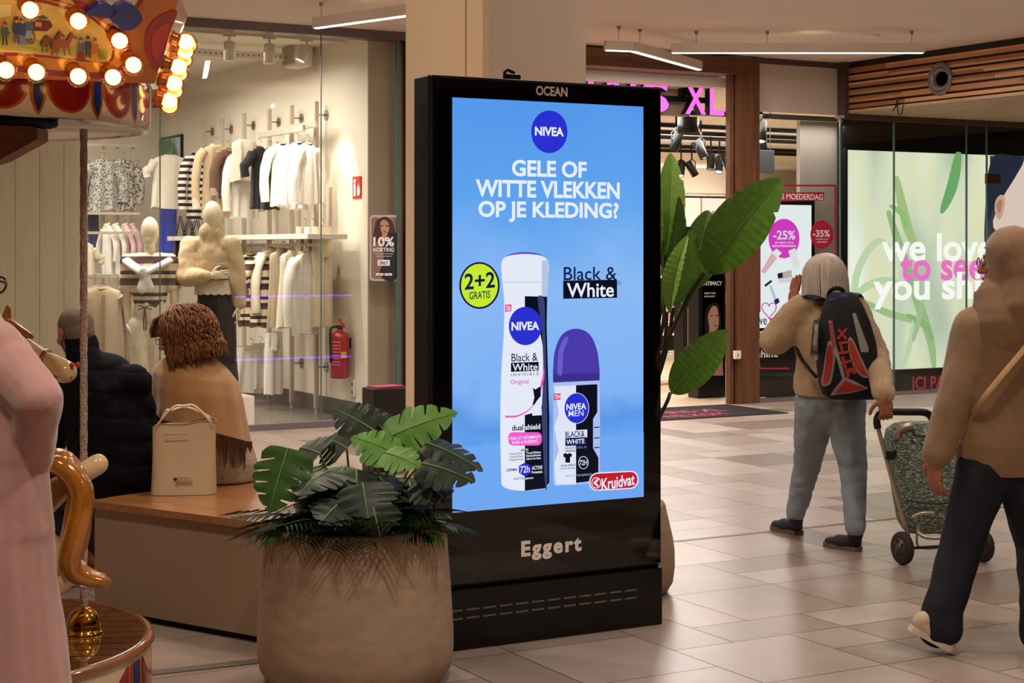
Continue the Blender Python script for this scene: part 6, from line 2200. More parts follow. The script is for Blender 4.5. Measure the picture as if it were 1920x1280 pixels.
psh(m, [(1317, 664), (1330, 655), (1338, 706), (1317, 706)], '#222a30', yy - .0014)
m.build('print', th)
m = MB(mat('print_white', '#f0ebe6', .5)); px_text(m, 'INTIMACY', 1319, 1354, 527, 535, yy - .002); px_text(m, 'BEAUTY NOIR', 1321, 1342, 548, 551, yy - .002); px_text(m, 'EAU DE PARFUM', 1321, 1340, 554, 557, yy - .002); m.build('lettering', th)
th, a, b = poster('poster_stand', 'smaller pillar poster in orange and pink further inside the portal', 1289, 1312, 576, 742, 15.6, 0)
m = MB(); psh(m, [(1289, 576), (1312, 576), (1312, 742), (1289, 742)], '#c58a66', 15.603)
psh(m, smooth_line([(1290, 640), (1300, 610), (1311, 620), (1311, 700), (1296, 712)], 4, True), '#d9a884', 15.6025); psh(m, [(1289, 700), (1312, 690), (1312, 742), (1289, 742)], '#a8505c', 15.602)
psh(m, [(1291, 579), (1311, 579), (1311, 591), (1291, 591)], '#b02038', 15.6015); m.build('print', th)
m = MB(mat('print_white', '#f0ebe6', .5)); px_text(m, 'ICI PARIS', 1293, 1309, 582, 587, 15.6); m.build('lettering', th)

# door mat with lettering
m = MB(mat('mat_black', '#17130f', .95, bump=.5, bump_scale=200)); m.box2((8.3, 12.98, 0), (10.34, 14.0, .008))
mt_ = m.build('door_mat', label='black entrance mat with pink lettering before the wood portal', cat='mat')


def floor_text(mb, txt, x0, x1, y0, y1, z, **k):
    tmp = MB(); put_text(tmp, txt, x0, x1, y0, y1, 0, **k)
    mb.add([(v.x, v.z, z) for v in tmp.v], tmp.f)


m = MB(mat('mat_pink', '#a33a58', .9)); floor_text(m, 'ICI PARIS XL', 8.7, 9.95, 13.42, 13.66, .009, bold=.02); floor_text(m, 'WELKOM', 9.0, 9.75, 13.12, 13.32, .009, bold=.02); m.build('lettering', mt_)

# lit screen and stickers of the display window
ys = YS + .3
a, b = PY(1414, 383, ys), PY(1521, 612, ys)
ds = thing('display_screen', 'bright white advertising screen with a magenta discount disc behind the shop window', 'screen', ((a.x + b.x) / 2, ys, 0))
m = MB(BK); m.box2((a.x - .04, ys + .002, b.z - .04), (b.x + .05, ys + .07, a.z + .06)); m.box2((a.x + .2, ys + .02, 0), (b.x - .2, ys + .06, b.z)); m.build('frame', ds)
m = MB(E('#ecf5fc', 1.1)); m.box2((a.x, ys - .004, b.z), (b.x, ys + .002, a.z)); scn = m.build('panel', ds)
LY[0] = ys - .006
m = MB(); sell(m, 1470, 447, 29, 37, E('#e23fd0')); stext(m, '-25%', 1450, 1491, 432, 449, WH, bold=.02); stext(m, 'OP BIJNA ALLE', 1453, 1488, 453, 457, WH); stext(m, 'GEZICHTSREINIGING', 1448, 1492, 459, 463, WH)
m.build('discount_disc', scn)
m = MB(); spoly(m, [(1427, 508), (1447, 474), (1457, 484), (1434, 513)], E('#e8bcc8')); spoly(m, [(1447, 474), (1456, 466), (1466, 474), (1457, 484)], E('#f4f4f6')); spoly(m, [(1478, 470), (1491, 465), (1500, 500), (1489, 506)], E('#eef0f2'))
spoly(m, [(1457, 512), (1484, 506), (1485, 520), (1459, 523)], E('#c9b8b4')); spoly(m, [(1458, 513), (1467, 511), (1468, 520), (1459, 522)], E('#1c1d2c')); spoly(m, [(1459, 524), (1486, 519), (1486, 528), (1461, 531)], E('#e2e2ea'))
spoly(m, [(1433, 534), (1446, 524), (1448, 528), (1435, 538)], E('#20304c')); spoly(m, [(1443, 536), (1447, 535), (1458, 566), (1453, 567)], E('#bcd0ea')); spoly(m, [(1451, 563), (1459, 558), (1462, 566), (1454, 572)], E('#1f2a50'))
m.build('pictured_products', scn)
hr = lambda cx, cy, k: [(cx + k * 16 * math.sin(t) ** 3, cy - k * 1.25 * (13 * math.cos(t) - 5 * math.cos(2 * t) - 2 * math.cos(3 * t) - math.cos(4 * t))) for t in [2 * PI * q / 28 for q in range(28)]]
m = MB()
m.use(E('#d94fc0')).tube([PY(x, y, ys - .008) for x, y in hr(1442, 580, .85)] + [PY(*hr(1442, 580, .85)[0], ys - .008)], .006, 6)
spoly(m, hr(1450, 602, .42), E('#b03050')); stext(m, 'we', 1419, 1438, 597, 609, E('#4a4450'), bold=.01); m.build('heart_print', scn)
LYY[0] = YS - .0075
dc = thing('window_sticker', 'red outlined sale sticker with lettering on the glass beside the wood post', 'sticker', PY(1495, 690, LYY[0]))
RDK = mat('sticker_red', '#ad2440', .5)
m = MB()
for (x0, y0, x1, y1) in ((1424, 346, 1568, 349.5), (1565, 346, 1568.5, 560), (1423, 415, 1426, 585), (1423, 689, 1480, 692), (1423, 680, 1426, 692)):
    m = MB(); shape(m, [(x0, y0), (x1, y0), (x1, y1), (x0, y1)], RDK); m.build('outline_bar', dc)
m = MB(); shape(m, [(1436, 361), (1545, 360), (1545, 376), (1436, 378)], RDK); stx('10 MEI MOEDERDAG', 1440, 1543, 363, 374, bold=.02); m.build('banner_lettering', dc)
m = MB(); shape(m, [(1541 + 21.5 * math.cos(2 * PI * k / 36), 440 + 27 * math.sin(2 * PI * k / 36)) for k in range(36)], RDK); stx('-35%', 1524, 1556, 431, 444, bold=.02); stx('OP BIJNA ALLE', 1529, 1553, 447, 450); stx('MASCARA\'S', 1532, 1550, 452, 455); m.build('discount_disc', dc)
m = MB(); stx('to', 1419, 1434, 618, 630, bold=.015); stx('you', 1421, 1450, 640, 655, bold=.015, mt=mat('print_pink', '#b0406a', .5)); stx('shine', 1419, 1459, 656, 670, bold=.015); m.build('slogan', dc)

# small fittings on the wood post
p = PY(1408, 460, YS - .065)
m = MB(BK); m.box((p.x, YS - .075, p.z), (.05, .03, .1), bev=.004); m.use(mat('socket_white', '#e9e2d6', .4)).box((p.x, YS - .092, p.z + .02), (.03, .008, .03)); m.use(MATS['socket_white']).box((p.x, YS - .092, p.z - .03), (.03, .008, .02))
m.build('door_sensor', label='small black and white sensor on the wood post', cat='sensor')
p = PY(1381, 665, YS - .07)
so_ = thing('wall_socket', 'white socket low on the wood post', 'socket', (p.x, YS - .06, p.z))
m = MB(MATS['socket_white']); m.box((p.x, YS - .08, p.z), (.075, .045, .085), bev=.006); m.build('plate', so_); m = MB(MATS['socket_hole']); m.box((p.x - .005, YS - .104, p.z), (.012, .006, .03)); m.build('outlet', so_)

# light box with the big portrait
yl = YS + .26
a = PY(1590, 281, yl); zb_ = PY(1640, 700, yl).z
lb = thing('light_box', 'huge glowing light box with a blurred green plant and white slogan', 'light box', (13.9, yl, zb_))
lm = emis('lightbox_print', '#c9d8b8', 1.15)
nt = lm.node_tree; bs = nt.nodes['Principled BSDF']
tc = nt.nodes.new('ShaderNodeTexCoord'); mp = nt.nodes.new('ShaderNodeMapping'); mp.inputs['Scale'].default_value = (1.0, 1, .32); nt.links.new(tc.outputs['Object'], mp.inputs['Vector'])
nz = nt.nodes.new('ShaderNodeTexNoise'); nz.inputs['Scale'].default_value = 1.7; nz.inputs['Detail'].default_value = 1.5; nt.links.new(mp.outputs['Vector'], nz.inputs['Vector'])
rp = nt.nodes.new('ShaderNodeValToRGB')
rp.color_ramp.elements[0].position = .28; rp.color_ramp.elements[0].color = lin('#a8b89c'); rp.color_ramp.elements[1].position = .75; rp.color_ramp.elements[1].color = lin('#f6f8ee')
for p_, c_ in ((.40, '#c4d0bc'), (.5, '#dbe2c8'), (.58, '#e4e6c4'), (.66, '#e2ece0')):
    e = rp.color_ramp.elements.new(p_); e.color = lin(c_)
nt.links.new(nz.outputs['Fac'], rp.inputs['Fac']); nt.links.new(rp.outputs['Color'], bs.inputs['Emission Color'])
m = MB(lm); m.box2((a.x, yl - .003, zb_), (16.4, yl + .003, a.z)); lp_ = m.build('panel', lb)
m = MB(BK); m.box2((a.x - .03, yl + .004, zb_ - .03), (16.4, yl + .06, a.z + .03)); m.build('frame', lb)
LY[0] = yl - .004


def blade(m, pts, w, c):
    """curved leaf stroke in the print: pts picture points, w widths"""
    pts = smooth_line([tuple(p) for p in pts], 6); n = len(pts); L, R = [], []
    for i, (x, y) in enumerate(pts):
        x2, y2 = pts[min(i + 1, n - 1)]; x1, y1 = pts[max(i - 1, 0)]
        dx, dy = x2 - x1, y2 - y1; l = math.hypot(dx, dy) or 1
        u = i / (n - 1); ww = w * (math.sin(PI * min(1, .08 + u * .9)) ** .6)
        L.append((x - dy / l * ww, y + dx / l * ww)); R.append((x + dy / l * ww, y - dx / l * ww))
    y = ly()
    a_, b_ = [PY(*p, y) for p in L], [PY(*p, y) for p in R]
    m.use(E(c, 1.1)).add(a_ + b_, [[i, i + 1, n + i + 1, n + i] for i in range(n - 1)])


m = MB()
for pts, w, c in (([(1600, 640), (1605, 520), (1640, 455), (1668, 460)], 7, '#c6dcb8'), ([(1588, 575), (1620, 540), (1660, 525), (1690, 530)], 7, '#bfdcae'), ([(1610, 560), (1660, 585), (1710, 600), (1738, 615)], 7, '#a4c690'),
                  ([(1665, 395), (1690, 470), (1720, 560), (1745, 640), (1752, 698)], 9, '#9cc08a'), ([(1700, 590), (1735, 610), (1750, 640)], 6, '#8fb87e'), ([(1680, 330), (1700, 420), (1720, 470)], 9, '#a9c58a'),
                  ([(1798, 285), (1785, 350), (1765, 400)], 10, '#6fae6c'), ([(1668, 385), (1690, 400), (1700, 430)], 5, '#8cc878'), ([(1690, 690), (1705, 650), (1712, 600)], 5, '#c2dab8'), ([(1712, 640), (1722, 600), (1728, 560)], 5, '#a8c498')):
    blade(m, pts, w, c)
m.build('pictured_plant', lp_)
m = MB()
spoly(m, [(1856, 292), (1990, 292), (1990, 520), (1850, 520), (1846, 460), (1852, 400), (1858, 350)], E('#3a4050'))
spoly(m, smooth_line([(1925, 294), (1905, 330), (1880, 370), (1868, 395), (1872, 440), (1990, 520), (1990, 294)], 4, True), E('#eed6cc'))
spoly(m, smooth_line([(1858, 300), (1900, 292), (1920, 300), (1895, 345), (1866, 385), (1853, 420), (1848, 470), (1846, 420)], 4, True), E('#242c40'))
spoly(m, smooth_line([(1866, 378), (1876, 365), (1884, 372), (1882, 395), (1874, 412), (1866, 400)], 4, True), E('#d8aa96')); spoly(m, smooth_line([(1868, 385), (1875, 374), (1879, 380), (1874, 400)], 4, True), E('#b98472'))
spoly(m, [(1928, 345), (1960, 338), (1960, 342), (1928, 350)], E('#3a2a24')); 
m.build('pictured_portrait', lp_)
m = MB(); P5 = E('#ff7ddc', 1.0); W5 = E('#ffffff', 1.15)
stext(m, 'we love', 1653, 1862, 437, 490, W5, bold=.026); stext(m, 'to see', 1688, 1845, 478, 526, P5, bold=.026); stext(m, 'you shine', 1637, 1905, 510, 577, W5, bold=.026)
m.build('slogan', lp_)
m = MB(mat('plinth_red', '#c22a48', .4, emit='#c22a48', estr=.12)); px_text(m, 'ICI PARIS XL', 1711, 1832, 703, 728, YS + .028, bold=.02)
m.build('plinth_lettering', label='red shop lettering on the black plinth below the light box', cat='lettering')

# round air nozzle and loose cable on the timber bulkhead
p = PX(1764, 148, XB)
vt = thing('air_nozzle', 'round grey ventilation nozzle set in the timber bulkhead', 'vent', (XB, p.y, p.z))
Rn = Matrix.Translation((XB, p.y, p.z)) @ Matrix.Rotation(-PI / 2, 4, 'Y')
m = MB(mat('nozzle_grey', '#7b736c', .3, .4)); m.M = Rn; m.lathe([(.165, 0), (.168, .015), (.15, .03), (.125, .025), (.12, .0)], n=40, cap=False); m.build('ring', vt)
m = MB(MATS['nozzle_grey']); m.M = Rn @ Matrix.Rotation(.25, 4, 'X'); m.lathe([(.118, .02), (.1, .03), (.075, .01), (.06, -.02)], n=36, cap=False); m.build('swivel', vt)
m = MB(BK); m.M = Rn; m.lathe([(.125, .003), (.01, .003)], n=30); m.build('throat', vt)
m = MB(BK); q0 = PX(1684, 182, XB - .01); m.tube(smooth_line([q0, PX(1679, 200, XB - .02), PX(1674, 208, XB - .015)], 5), .008, 6)
m.tube(smooth_line([PX(1682, 190, XB - .01), PX(1684, 210, XB - .03), PX(1690, 214, XB - .03), PX(1694, 197, XB - .01)], 5), .006, 6)
m.build('loose_cable', label='loose black cable ends poking out of the timber bulkhead', cat='cable')

# ---------------------------------------------------------------- pendant lamps, ceiling discs
LWH = mat('lamp_housing', '#d3c4b4', .5)
LED = mat('led_strip', '#ffffff', .3, emit='#fff2e2', estr=5)


def bar(lampname, arms, wires, label):
    c = arms[0][0]
    t = thing(lampname, label, 'pendant lamp', (c.x, c.y, CEIL), 0)
    for a, b in arms:
        d = (b - a).normalized(); n = Vector((-d.y, d.x, 0))
        m = MB(LWH); m.prism([a - n * .03, b - n * .03, b + n * .03, a + n * .03], (0, 0, .085)); h_ = m.build('housing', t)
        c_ = (a + b) / 2; area('linear_lamp_light', (c_.x, c_.y, c_.z - .012), ((b - a).length, .04), 22 * (b - a).length, NEUT, (0, 0, math.atan2(d.y, d.x)))
        m = MB(LED); a2, b2 = a + d * .015, b - d * .015; m.prism([a2 - n * .022, b2 - n * .022, b2 + n * .022, a2 + n * .022], (0, 0, -.006)); m.build('diffuser', h_)
    for w in wires:
        m = MB(HS); m.tube([w + UP * .085, Vector((w.x, w.y, CEIL))], .003, 6); m.lathe([(.012, CEIL - .03), (.018, CEIL)], (w.x, w.y, 0), 12)
        m.build('hanging_wire', t)


zL = 3.40
Fz = lambda px_, py_, z: P(px_, py_, (z - H) * F / (HY - py_))
a, b = Fz(590, 53, zL), Fz(860, 16, zL)
bar('linear_lamp', [(a, b)], [a.lerp(b, .05), a.lerp(b, .8)], 'slim white linear lamp running behind the column over the fashion shop')
h0 = Fz(1186, 96, 3.38); a1 = Fz(1134, 94, 3.38); a2 = Fz(1312, 131, 3.38)
bar('linear_lamp', [(h0, a1), (h0, a2)], [h0.lerp(a1, .5), h0.lerp(a2, .1), h0.lerp(a2, .8)], 'angled white linear lamp pointing into the wood portal')
b0, b1 = Fz(1258, 99, 3.40), Fz(1733, 99, 3.40)
bar('linear_lamp', [(b0, b1)], [b0.lerp(b1, .1), b0.lerp(b1, .38), b0.lerp(b1, .95)], 'long straight white linear lamp in front of the timber bulkhead')
p = Fz(1634, 68, 3.59)
m = MB(LWH); m.lathe([(.08, CEIL), (.08, CEIL - .012), (.06, CEIL - .02), (.01, CEIL - .02)], (p.x, p.y, 0), 30); m.build('ceiling_disc', label='small round cover on the hall ceiling above the long lamp', cat='ceiling cover')
p = P(728, 790, 12.2)
dt = thing('leaflet_stand', 'low black stand with pink leaflets beside the column foot', 'stand', (p.x, p.y, 0))
m = MB(BK); m.box((p.x, p.y, .3), (.32, .22, .6), bev=.006); m.build('cabinet', dt)
m = MB(mat('leaflet_pink', '#b03a56', .5)); m.box((p.x - .02, p.y, .606), (.24, .14, .012), rz=.2); m.build('leaflet', dt)

# counter with violet light strips beside the frame: the shop glass mirrors it
kc = thing('kiosk_counter', 'white kiosk counter edged with violet light strips, mirrored in the shop glass', 'counter', (8.85, 5.6, 0))
m = MB(mat('kiosk_white', '#a99a8c', .4)); m.box2((8.0, 5.2, .08), (9.7, 5.98, .93), bev=.01); m.build('body', kc)
m = MB(BK); m.box2((7.95, 5.15, .95), (9.75, 6.03, 1.0), bev=.008); m.box2((8.03, 5.23, 0), (9.67, 5.95, .08)); m.build('top', kc)
VIOL = mat('violet_led', '#7a4cff', .3, emit='#6a3cff', estr=9)
m = MB(VIOL); m.box2((7.98, 5.985, .925), (9.72, 6.0, .95)); m.box2((7.98, 5.97, .05), (9.72, 5.985, .075)); m.build('light_strip', kc)
# ---------------------------------------------------------------- walking figures
from mathutils.bvhtree import BVHTree


def decal(mb, tree, pts, mt, lift=.003, step=None):
    """a sewn-on panel: the outline laid on the cloth behind it and given a little thickness"""
    o = Vector((0, 0, H)); n = len(pts)
    cx, cy = sum(p[0] for p in pts) / n, sum(p[1] for p in pts) / n
    K = 5; vs = []
    ring = []
    for i in range(n):
        a, b = pts[i], pts[(i + 1) % n]; k = max(1, int(math.hypot(b[0] - a[0], b[1] - a[1]) / 8))
        ring += [(a[0] + (b[0] - a[0]) * j / k, a[1] + (b[1] - a[1]) * j / k) for j in range(k)]
    N = len(ring)
    grid_ = [(cx, cy)] + [(cx + (x - cx) * k / K, cy + (y - cy) * k / K) for k in range(1, K + 1) for x, y in ring]
    last = None
    for x, y in grid_:
        dr = (P(x, y, 1.0) - o).normalized(); h = tree.ray_cast(o, dr)
        d = h[3] if h[0] is not None else last
        last = d if d else last
        vs.append(o + dr * ((d or 8.5) - lift))
    fs = [[0, 1 + i, 1 + (i + 1) % N] for i in range(N)]
    for k in range(K - 1):
        fs += [[1 + k * N + i, 1 + (k + 1) * N + i, 1 + (k + 1) * N + (i + 1) % N, 1 + k * N + (i + 1) % N] for i in range(N)]
    mb.use(mt).add(vs, fs, True)


def shoe(mt, sole, heel, toe, ank, parent, w=.043):
    """low shoe from heel to toe (centre of the sole)"""
    d = (toe - heel); L = d.length; d.normalize(); s_ = d.cross(UP).normalized(); u = s_.cross(d).normalized()
    b = MB(mt); b.cap_(heel + u * .045 + d * .03, .036, heel + d * L * .55 + u * .035, .043); b.cap_(heel + d * L * .5 + u * .035, .044, toe - d * .045 + u * .03, .034, sq=.8, side=u)
    b.cap_(heel + d * .035 + u * .06, .038, ank, .042)
    so = b.remesh(.006, 3).build('shoe', parent, fix=False)
    b = MB(sole); rg = []
    prof = [(0, .02), (.03, .033), (.15, .036), (.4, .034), (.65, .043), (.85, .038), (.96, .022), (1.0, .008)]
    N = len(prof)
    pts = [heel + d * (t * L) + s_ * w_ for t, w_ in prof] + [heel + d * (t * L) - s_ * w_ for t, w_ in prof[::-1]]
    b.prism([p + u * .0 for p in pts], u * .024); b.build('sole', so)
    return so


# ---- woman with backpack
d0 = 8.98
V = lambda px, py, dy=0.0: P(px, py, d0 + dy)
J = dict(pel=V(1556, 750, .05), waist=V(1553, 690, .05), chest=V(1550, 615, .05), neck=V(1547, 556, .06), shL=V(1502, 582, .06), shR=V(1598, 582, .02), elL=V(1452, 638, .08), wrL=V(1486, 574, .22),
         elR=V(1640, 668, -.12), wrR=V(1660, 744, -.44), hipL=V(1530, 765, .08), hipR=V(1582, 765, .02), knL=V(1513, 872, .24), anL=V(1492, 972, .30), knR=V(1600, 880, .02), anR=V(1604, 1000, -.08))
b = MB(SKIN2)
b.cap_(J['pel'], .15, J['waist'], .13, sq=.72, side=FWD); b.cap_(J['waist'], .13, J['chest'], .15, sq=.7, side=FWD); b.cap_(J['chest'], .11, J['neck'], .05); b.cap_(J['shL'], .05, J['shR'], .05)
for s_ in 'LR':
    arm(b, J['sh' + s_], J['el' + s_], J['wr' + s_]); leg(b, J['hip' + s_], J['kn' + s_], J['an' + s_], None, foot=False)
fdir = FWD * .72 - RGT * .68 - UP * .05
handR = V(1660, 766, -.16)
w1, HM = person('person with grey bobbed hair and a teddy jacket pulling a shopping trolley', 'person', FL(1555, 1022), b, skin=SKIN2,
                hands=[lambda hb: hand_shape(hb, J['wrL'], UP + RGT * .12, RGT * .8 + FWD * .5, -RGT * .5 - FWD, .12, 1.05), lambda hb: hand_shape(hb, J['wrR'], -UP + RGT * .05, FWD, -RGT, .95)],
                head=(V(1543, 520, .06), fdir, UP))
TED = mat('teddy_fleece', '#cfae82', .95, noise_amt=.1, noise_scale=70, bump=.8, bump_scale=150, sheen=.4)
m = MB(TED)
m.cap_(V(1555, 722, .05), .19, J['waist'], .18, sq=.76, side=FWD); m.cap_(J['waist'], .18, J['chest'], .175, sq=.74, side=FWD); m.cap_(J['chest'], .165, V(1548, 572, .06), .09, sq=.8, side=FWD); m.cap_(V(1548, 572, .06), .08, V(1546, 556, .06), .075)
m.cap_(J['shL'], .085, J['shR'], .085)
arm(m, J['shL'], J['elL'], V(1482, 586, .21), 0, (.09, .082, .055)); arm(m, J['shR'], J['elR'], V(1659, 738, -.42), 0, (.09, .078, .055))
q = m.remesh(.010, 3); rumple(q, .012, 13, (1, 1, .8))
zc = V(1555, 741).z
for i, v in enumerate(q.v):
    if v.z < zc and (v - J['elR']).length > .33:
        q.v[i] = Vector((v.x, v.y, zc + (v.z - zc) * .08))
jk = q.build('jacket', w1, fix=False)
m = MB(mat('jeans_washed', '#8b959e', .85, noise_amt=.12, noise_scale=14, bump=.12, bump_scale=300))
m.cap_(J['hipL'], .12, J['hipR'], .125, sq=.9, side=FWD); m.cap_(J['pel'], .165, V(1556, 735, .05), .16, sq=.75, side=FWD)
for s_ in 'LR':
    m.chain([J['hip' + s_], J['kn' + s_], J['an' + s_] + UP * .03], [.115, .076, .055])
q = m.remesh(.009, 3); rumple(q, .006, 15, (1, 1, 1.6)); q.build('jeans', w1, fix=False)
SHB = mat('shoe_dark', '#23202a', .7); SOL = mat('sole_brown', '#6a5a4c', .8)
hl = FL(1500, 1003); tl = hl + (FWD * .86 - RGT * .5) * .25
shoe(SHB, SOL, hl, tl, J['anL'], w1)
hr_ = FL(1612, 1034); tr_ = hr_ + (FWD * .72 - RGT * .62) * .25
shoe(SHB, SOL, hr_, tr_, J['anR'], w1)
HGR = mat('hair_grey', '#c9bcae', .5, noise_amt=.2, noise_scale=40, stretch=(1, 1, .2))
m = MB(HGR); m.M = HM
m.ell((0, -.022, .035), (.09, .108, .097)); m.ell((0, -.06, -.04), (.094, .075, .085)); m.ell((.0, -.03, -.02), (.096, .07, .10)); m.M = Matrix.Identity(4)
q = m.remesh(.005, 3)
strands(q, HM, 260, rng, .135, .0042, .12, .012, out=.018, spread=1.06)
q.build('hair', w1, fix=False)
gb = MB(MATS['spectacle_metal']); gb.M = HM
for sx in (-1, 1):
    gb.tube([Vector((sx * .034 + .024 * math.cos(t * PI / 8), .105, .0 + .018 * math.sin(t * PI / 8))) for t in range(17)], .002, 6)
    gb.tube([Vector((sx * .058, .103, .006)), Vector((sx * .08, .0, .01))], .002, 6)
gb.M = Matrix.Identity(4); gb.build('spectacles', w1)

# ---- backpack
bpk = thing('backpack', 'black backpack with red and grey panels on the person in the teddy jacket', 'backpack', V(1573, 742, -.25))
BN = mat('pack_black', '#17161a', .75, bump=.25, bump_scale=120, noise_amt=.15, noise_scale=30)
RN = mat('pack_red', '#b53326', .65, bump=.2, bump_scale=200); GN = mat('pack_grey', '#9b938c', .7)
rows = [(742, 1545, 1628, .10), (735, 1532, 1632, .15), (715, 1524, 1632, .19), (680, 1520, 1631, .20), (640, 1521, 1627, .19), (600, 1525, 1616, .17), (570, 1532, 1604, .13), (553, 1540, 1594, .09), (546, 1548, 1586, .05)]
m = MB(BN); rings = []
for y, l, r, dp in rows:
    rg = []
    for k in range(44):
        a = 2 * PI * k / 44; c, s_ = math.cos(a), math.sin(a)
        x = (l + r) / 2 + (r - l) / 2 * math.copysign(abs(c) ** .6, c)
        rg.append(V(x, y, 0) + FWD * (-.17 + dp * .5 * (1 - .12 * (s_ < 0) * abs(c)) * math.copysign(abs(s_) ** .6, s_) - dp * .12))
    rings.append(rg)
m.loft(rings); body_ = m.build('body', bpk)
tree = BVHTree.FromPolygons([tuple(v) for v in m.v], m.f)
m = MB()
decal(m, tree, [(1526, 600), (1536, 598), (1534, 675), (1519, 668)], GN, .004); decal(m, tree, [(1598, 588), (1604, 586), (1628, 650), (1629, 660), (1614, 660)], GN, .004)
m.build('side_panel', bpk, fix=False)
m = MB()
decal(m, tree, smooth_line([(1552, 642), (1562, 644), (1566, 668), (1562, 700), (1556, 720), (1540, 722), (1544, 690)], 3, True), GN, .004)
decal(m, tree, smooth_line([(1553, 648), (1560, 650), (1562, 670), (1558, 698), (1552, 716), (1543, 718), (1547, 690)], 3, True), RN, .007)
decal(m, tree, smooth_line([(1590, 636), (1598, 634), (1612, 664), (1626, 694), (1630, 708), (1616, 706), (1602, 690), (1592, 662)], 3, True), GN, .004)
decal(m, tree, smooth_line([(1592, 641), (1598, 640), (1611, 670), (1623, 696), (1626, 704), (1616, 701), (1604, 686), (1595, 662)], 3, True), RN, .007)
decal(m, tree, [(1553, 600), (1561, 602), (1565, 640), (1572, 660), (1583, 700), (1586, 712), (1580, 714), (1570, 676), (1560, 650)], GN, .004)
decal(m, tree, [(1554, 602), (1560, 604), (1563, 636), (1566, 650), (1562, 652), (1558, 630)], RN, .007)
decal(m, tree, [(1581, 708), (1588, 708), (1630, 728), (1600, 736), (1556, 742), (1562, 732)], GN, .004); decal(m, tree, [(1584, 713), (1622, 728), (1598, 733), (1566, 738)], RN, .007)
for pts in ([(1570, 618), (1574, 616), (1589, 634), (1585, 637)], [(1586, 614), (1590, 616), (1572, 637), (1568, 634)], [(1572, 641), (1592, 638), (1592, 643), (1572, 646)], [(1574, 646), (1579, 646), (1582, 658), (1577, 659)], [(1572, 660), (1596, 656), (1597, 661), (1573, 665)],
            [(1577, 668), (1582, 667), (1588, 690), (1583, 692)], [(1577, 678), (1600, 673), (1601, 678), (1579, 683)], [(1584, 692), (1604, 687), (1606, 700), (1600, 702), (1599, 694), (1590, 697), (1592, 708), (1587, 708)]):
    decal(m, tree, pts, RN, .007)
m.build('red_panels', bpk, fix=False)
m = MB(mat('pack_blue', '#2f4fae', .6))
for (x, y, w_) in ((1560, 562, 8), (1581, 556, 7), (1566, 568, 5)):
    c = V(x, y, -.22); m.box(c, (.03, .02, .014), rz=-YAW + .2, bev=.003)
m.build('buckle', bpk)
m = MB(BN); m.tube(smooth_line([V(1553, 560, -.14), V(1556, 546, -.16), V(1568, 540, -.16), V(1580, 544, -.16), V(1582, 556, -.14)], 5), .012, 8, flat=.6); m.build('grab_loop', bpk)
for a_, b_, c_, e_ in (((1540, 562, -.10), (1516, 556, .02), (1506, 580, .20), (1512, 640, .22)), ((1592, 560, -.10), (1604, 553, .0), (1612, 580, .17), (1608, 640, .2))):
    m = MB(BN); m.tube(smooth_line([V(*a_), V(*b_), V(*c_), V(*e_)], 6), .036, 12, flat=.3); m.build('shoulder_strap', bpk)
m = MB(BN); m.tube(smooth_line([V(1490, 640, .10), V(1500, 668, -.06), V(1516, 690, -.15), V(1532, 708, -.17)], 5), .012, 8, flat=.4); m.build('side_strap', bpk)

# ---- shopping trolley
d0 = 8.58
V = lambda px, py, dy=0.0: P(px, py, d0 + dy)
tr_o = thing('shopping_trolley', 'two-wheeled shopping trolley with a green patterned bag pulled along the hall', 'trolley', FL(1768, 1056))
ALU = mat('trolley_alu', '#b9aa98', .3, .7); BLR = mat('trolley_black', '#141315', .5)
PAT = spots_mat('trolley_cloth', '#4f6057', '#b4b8a6', 58, .8, .44, 'NOISE')
nt = PAT.node_tree
mp = nt.nodes.new('ShaderNodeMapping'); mp.inputs['Scale'].default_value = (1.0, 1.0, 3.2)
tcn = [n for n in nt.nodes if n.type == 'TEX_COORD'][0]; tx_n = [n for n in nt.nodes if n.type == 'TEX_NOISE'][0]
nt.links.new(tcn.outputs['Object'], mp.inputs['Vector']); nt.links.new(mp.outputs['Vector'], tx_n.inputs['Vector'])
m = MB(PAT); rings = []
for y, l, r, dp, off in ((1003, 1708, 1830, .22, .0), (985, 1698, 1836, .26, 0), (940, 1690, 1838, .28, 0), (880, 1680, 1836, .28, 0), (835, 1672, 1834, .27, 0), (812, 1676, 1826, .24, 0), (800, 1690, 1810, .18, 0), (796, 1706, 1795, .10, 0)):
    rg = []
    for k in range(48):
        a = 2 * PI * k / 48; c, s_ = math.cos(a), math.sin(a)
        rg.append(V((l + r) / 2 + (r - l) / 2 * math.copysign(abs(c) ** .45, c), y) + FWD * (.14 + dp / 2 * math.copysign(abs(s_) ** .45, s_)))
    rings.append(rg)
m.loft(rings); m.build('bag', tr_o)
m = MB(mat('flap_edge', '#2b332d', .8)); m.tube(smooth_line([V(1712, 806, -.012), V(1716, 816, -.02), V(1740, 818, -.03), V(1790, 816, -.02), V(1812, 808, -.012)], 4), .006, 6); m.tube(smooth_line([V(1700, 938, -.012), V(1760, 944, -.02), V(1834, 938, -.012)], 4), .004, 6); m.build('flap', tr_o)
fr_l = [V(1646, 802), V(1662, 860), V(1684, 940), V(1703, 1004, .02)]; fr_r = [V(1752, 800, .05), V(1790, 870, .07), V(1822, 940, .09), V(1834, 1000, .1)]
m = MB(ALU); m.tube(fr_l, .012, 10); m.tube(fr_r, .012, 10)
m.tube(smooth_line([V(1680, 822, .02), V(1686, 806, .02), V(1705, 798, .02), V(1712, 800, .02)], 4), .016, 10)
m.tube(smooth_line([V(1712, 970, -.05), V(1728, 962, -.06), V(1752, 962, -.06)], 4), .011, 8)
